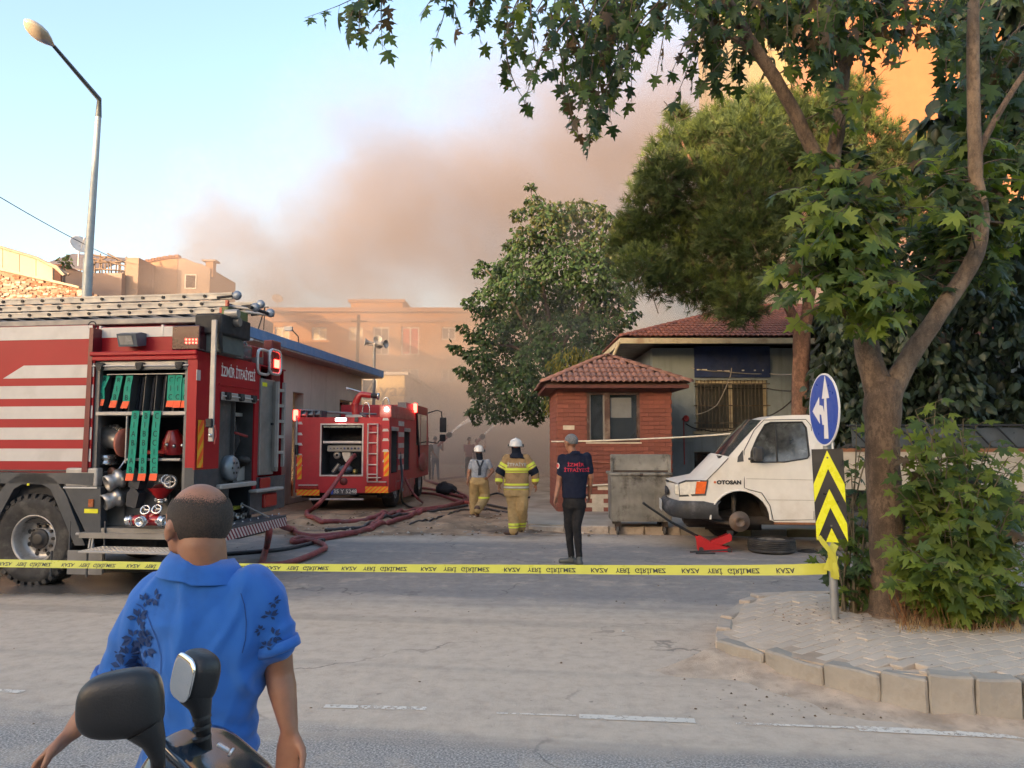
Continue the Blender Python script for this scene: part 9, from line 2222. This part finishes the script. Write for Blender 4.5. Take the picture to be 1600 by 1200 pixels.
for s_,e_,w_ in (('sl','el','wl'),('sr','er','wr')):
 a,b,w_=Q(s_),Q(e_),Q(w_);slant_band(tp,a,b,.38,.56,.12,LIME,'lime_band');slant_band(tp,a,b,.62,.70,.12,LIME,'lime_band');slant_band(tp,a,b,.74,1.12,.12,NVK,'elbow_pad',.006);slant_band(tp,b,w_,.55,.80,.12,LIME,'lime_band')
stick_on(tp,text_polys('İTFAİYE',.075,(c.x),zc(726),1.2),SIL,'lettering')
bands(lg,zc(821),zc(817.5),LIME,'lime_band');bands(lg,zc(825),zc(822.5),LIME,'lime_band')
# the one running ahead
J=dict(ground=(747,807),head=(748.5,706),sl=(738.5,722),sr=(762,722),el=(733,738,-.02),wl=(731,750,-.05),er=(769.5,736,.02),wr=(764,744,-.16),hip=(748,746),kl=(741,775,.12),kr=(757,776,.1),al=(740,801,.12),ar=(746,797,-.30))
GT=cloth('grey_tshirt',(.26,.28,.31),var=.25,scale=30)
r,Q,(hq,hM),bd,tp,lg=figure('firefighter running in grey t-shirt, dark braces, tan trousers and white helmet',17.0,J,GT,TANL,SK,.014,top=(.165,.185,.165,.165),dep=(.10,.12,.115,.12),arm=(.055,.046,.036,.028),leg=(.12,.10,.07),sleeve=.6,hem=1.0,wr=.012,foot_dir=(Vector((0,1,0)),Vector((.06,.25,-1))),shoe=BOOT,leg_add=.014,ears=False,curls=(1.0,1.0))
helmet(r,hq,hM)
m=MB();limb_blob(m,[Q('head')+Vector((0,-.01,-.03)),(Q('sl')+Q('sr'))/2+Vector((0,-.01,.03))],[.075,.07]);fuse(m,'hood',NVK,r,.014,2)
c=(Q('sl')+Q('sr'))/2;hp=Q('hip');BR_=[]
def quadp(x0,z0,x1,z1,w,n=8):
 out=[]
 for i in range(n):t0,t1=i/n,(i+1)/n;xa,za,xb,zb_=x0+(x1-x0)*t0,z0+(z1-z0)*t0,x0+(x1-x0)*t1,z0+(z1-z0)*t1;out.append([(xa-w,0,za),(xb-w,0,zb_),(xb+w,0,zb_),(xa+w,0,za)])
 return out
stick_on(tp,quadp(c.x-.07,c.z+.04,c.x+.0,c.z-.12,.022)+quadp(c.x+.07,c.z+.04,c.x+.01,c.z-.12,.022)+quadp(c.x,c.z-.12,c.x-.01,hp.z+.05,.034),mat('navy_brace',(.012,.018,.03),.8),'braces',off=.006)
za=P(750,778,17).z;bands(lg,P(750,779,17).z,P(750,776.5,17).z,LIME,'lime_band',.0,.5)
# the far crew
JE=cloth('blue_jeans',(.06,.085,.13));DT=cloth('dark_tshirt',(.03,.033,.036));GY=cloth('pale_grey_shirt',(.24,.24,.25));PD=cloth('plaid_shirt',(.20,.09,.09),var=.4,scale=20)
def far(label,Y,x,y0,y1,mt,ml,arms,lean=0.0,grp='people standing far back in the smoke'):
 h=y1-y0;k=lambda f,dx=0.0:(x+dx*h+lean*(1-f)*h,y0+f*h)
 (elx,elf),(wlx,wlf),(erx,erf),(wrx,wrf)=arms
 J=dict(ground=(x,y1),head=k(.075),sl=k(.22,-.105),sr=k(.22,.105),el=k(elf,elx),wl=k(wlf,wlx),er=k(erf,erx),wr=k(wrf,wrx),hip=k(.50),kl=k(.74,-.055),kr=k(.74,.06),al=k(.955,-.06),ar=k(.955,.07))
 o=figure(label,Y,J,mt,ml,SKD,.02,top=(.16,.175,.16,.15),sleeve=.7,group=grp,wr=.008);r,Q,(q_,M_),*_=o
 m=MB();hair_cap(m,q_,M_,1.0,lo=.0,thick=.006,back=-.06);m.build('hair',r).data.materials[0]=mat('dark_hair',(.02,.017,.015),.8);return o
far('man in dark t-shirt at the left of the crew working in the smoke',32,667,682,750,DT,BT,((-.17,.36),(-.08,.5),(.14,.36),(.2,.44)))
far('man in pale grey shirt and jeans, one hand up on the nozzle, in the smoke',32.5,680,681,750,GY,JE,((-.16,.36),(-.06,.44),(.17,.32),(.17,.17)))
far('man in plaid shirt crouching over a hose in the smoke',33,732,682,746,PD,BT,((-.10,.36),(.14,.34),(.2,.30),(.34,.26)),lean=.02)
far('second nozzle man in red brown shirt beside the plaid shirted man',34,745,685,744,PD,BT,((-.14,.36),(.05,.38),(.2,.3),(.22,.16)),lean=.0)
# nozzles and their jets of water
WTR=NT('water_jet');WTR.t.nodes.remove(WTR.b);_v=WTR.coord();_d=WTR.n('ShaderNodeBsdfDiffuse');_d.inputs[0].default_value=(.86,.86,.86,1);_tl=WTR.n('ShaderNodeBsdfTranslucent');_tl.inputs[0].default_value=(.86,.86,.86,1);_a=WTR.n('ShaderNodeAddShader');WTR.l(_d.outputs[0],_a.inputs[0]);WTR.l(_tl.outputs[0],_a.inputs[1]);_t=WTR.n('ShaderNodeBsdfTransparent');_m=WTR.n('ShaderNodeMixShader');WTR.l(WTR.mr(WTR.noise(_v,5,4,.7),.3,.7,.05,.45),_m.inputs[0]);WTR.l(_t.outputs[0],_m.inputs[1]);WTR.l(_a.outputs[0],_m.inputs[2]);WTR.l(_m.outputs[0],WTR.out.inputs['Surface'])
for (a,b,c_,Y,lb) in (((684,697),(701,680),(740,651),32.3,'left'),((744,692),(753,683),(792,648),33.6,'right')):
 m=MB();m.tube([P(a[0],a[1],Y),P(*b,Y)],[.06,.07],HR,8);m.lathe([(.05,-.1),(.11,-.05),(.12,.08),(.06,.16)],P(*b,Y),P(*c_,Y)-P(*b,Y),BLK2,12);o=m.build('hose_nozzle');tag(o,'hose nozzle held up by the %s man of the crew' % ('pale shirted' if lb=='left' else 'red brown shirted'),'nozzle','nozzles of the far crew')
 m=MB();n=12;pts=[P(*b,Y).lerp(P(*c_,Y+2),t/n)+Vector((0,0,-.3*(t/n) **2+.25*t/n)) for t in range(n+1)];m.tube(pts,[.02+.09*t/n for t in range(n+1)],WTR.m,10,caps=False)
 o=m.build('water_jet');tag(o,'white jet of water rising from the %s nozzle' % lb,'water jet','jets of water')
# ---------------------------------------------------------------- the smoke
def build_smoke():
 t=NT('smoke_air');t.t.nodes.remove(t.b)
 pv=t.n('ShaderNodeVolumePrincipled');t.l(pv.outputs[0],t.out.inputs['Volume'])
 pos=t.coord('World');X,Y,Z=t.xyz(pos)[:3]
 warp=t.n('ShaderNodeVectorMath',operation='MULTIPLY_ADD')
 n3=t.n('ShaderNodeTexNoise');t.l(pos,n3.inputs['Vector']);n3.inputs['Scale'].default_value=0.05;n3.inputs['Detail'].default_value=1
 t.l(n3.outputs['Color'],warp.inputs[0]);warp.inputs[1].default_value=(14,14,10);t.l(pos,warp.inputs[2])
 f=t.noise(warp.outputs[0],0.115,5,0.6)
 f=t.math('ADD',t.math('MULTIPLY',f,0.80),t.math('MULTIPLY',t.noise(warp.outputs[0],0.42,3,0.6),0.20))
 # upper edge of the plume: a slope rising to the right; below it smoke, above it clear sky
 edge=t.math('ADD',t.math('MULTIPLY',X,0.52),21.0)
 h=t.math('SUBTRACT',edge,Z)  # >0 inside the plume
 e=t.math('ADD',h,t.math('MULTIPLY',t.math('SUBTRACT',f,0.5),20.0))
 body=t.mr(e,-1.5,6.5)
 cap=t.mr(t.math('ADD',Z,t.math('MULTIPLY',t.math('SUBTRACT',f,0.5),22.0)),25.5,18.0)  # thins out high up
 body=t.math('MULTIPLY',body,cap)
 left=t.mr(t.math('ADD',X,t.math('MULTIPLY',t.math('SUBTRACT',f,0.5),18.0)),-23.0,-12.0)
 left=t.math('MULTIPLY',left,t.math('MAXIMUM',t.mr(t.math('ADD',X,t.math('MULTIPLY',t.math('SUBTRACT',f,0.5),10.0)),-11.0,-4.0),t.mr(Z,5.0,8.5)))
 left=t.math('MULTIPLY',left,t.math('MAXIMUM',t.mr(X,17.0,9.0),t.mr(Z,14.0,8.0)))
 near=t.mr(Y,27.0,35.0)
 core=t.math('MULTIPLY',t.math('MULTIPLY',body,left),near)
 core=t.math('MULTIPLY',core,t.mr(f,0.37,0.60,0.32,1.45))
 # low smoke lying in the side street
 low=t.math('MULTIPLY',t.mr(Z,7.5,0.0),t.mr(Y,24.0,33.0))
 low=t.math('MULTIPLY',low,t.mr(t.math('ADD',X,t.math('MULTIPLY',t.math('SUBTRACT',f,0.5),8.0)),-9.0,-3.0))
 # a thin pale wisp drifting round the mulberry
 wx=t.math('SUBTRACT',X,t.math('ADD',t.math('MULTIPLY',Z,0.35),-0.1))
 wisp=t.math('MULTIPLY',t.mr(t.math('ABSOLUTE',wx),3.4,0.3),t.mr(t.noise(warp.outputs[0],0.22,3),0.36,0.66))
 wisp=t.math('MULTIPLY',wisp,t.math('MULTIPLY',t.mr(Y,25.5,22.5),t.mr(Z,1.0,4.0)))
 wisp=t.math('MULTIPLY',wisp,t.mr(Z,11.0,8.0))
 d=t.math('ADD',t.math('MULTIPLY',core,0.15),t.math('MULTIPLY',low,0.032))
 d=t.math('ADD',d,t.math('MULTIPLY',wisp,0.045))
 t.put(pv.inputs['Density'],d)
 # brown high up; brightness low down and sky blue in the wisp put into colour
 alb=t.mix(t.mr(Z,9.0,1.5),(0.46,0.385,0.35,1),(0.90,0.80,0.72,1))
 wf=t.math('DIVIDE',t.math('MULTIPLY',wisp,0.045),t.math('ADD',d,0.0001),clamp=True)
 t.put(pv.inputs['Color'],t.mix(wf,alb,(0.88,0.90,0.94,1)))
 pv.inputs['Anisotropy'].default_value=0.0
 o=MB().box(-24,34,21.5,51.0,0.02,30).build('smoke');o.data.materials.clear();o.data.materials.append(t.m)
 o['kind']='stuff';o['label']='pinkish brown smoke billowing up behind the fire engine and over the side street'
 t.m.cycles.volume_step_rate=0.26
 return o
build_smoke()
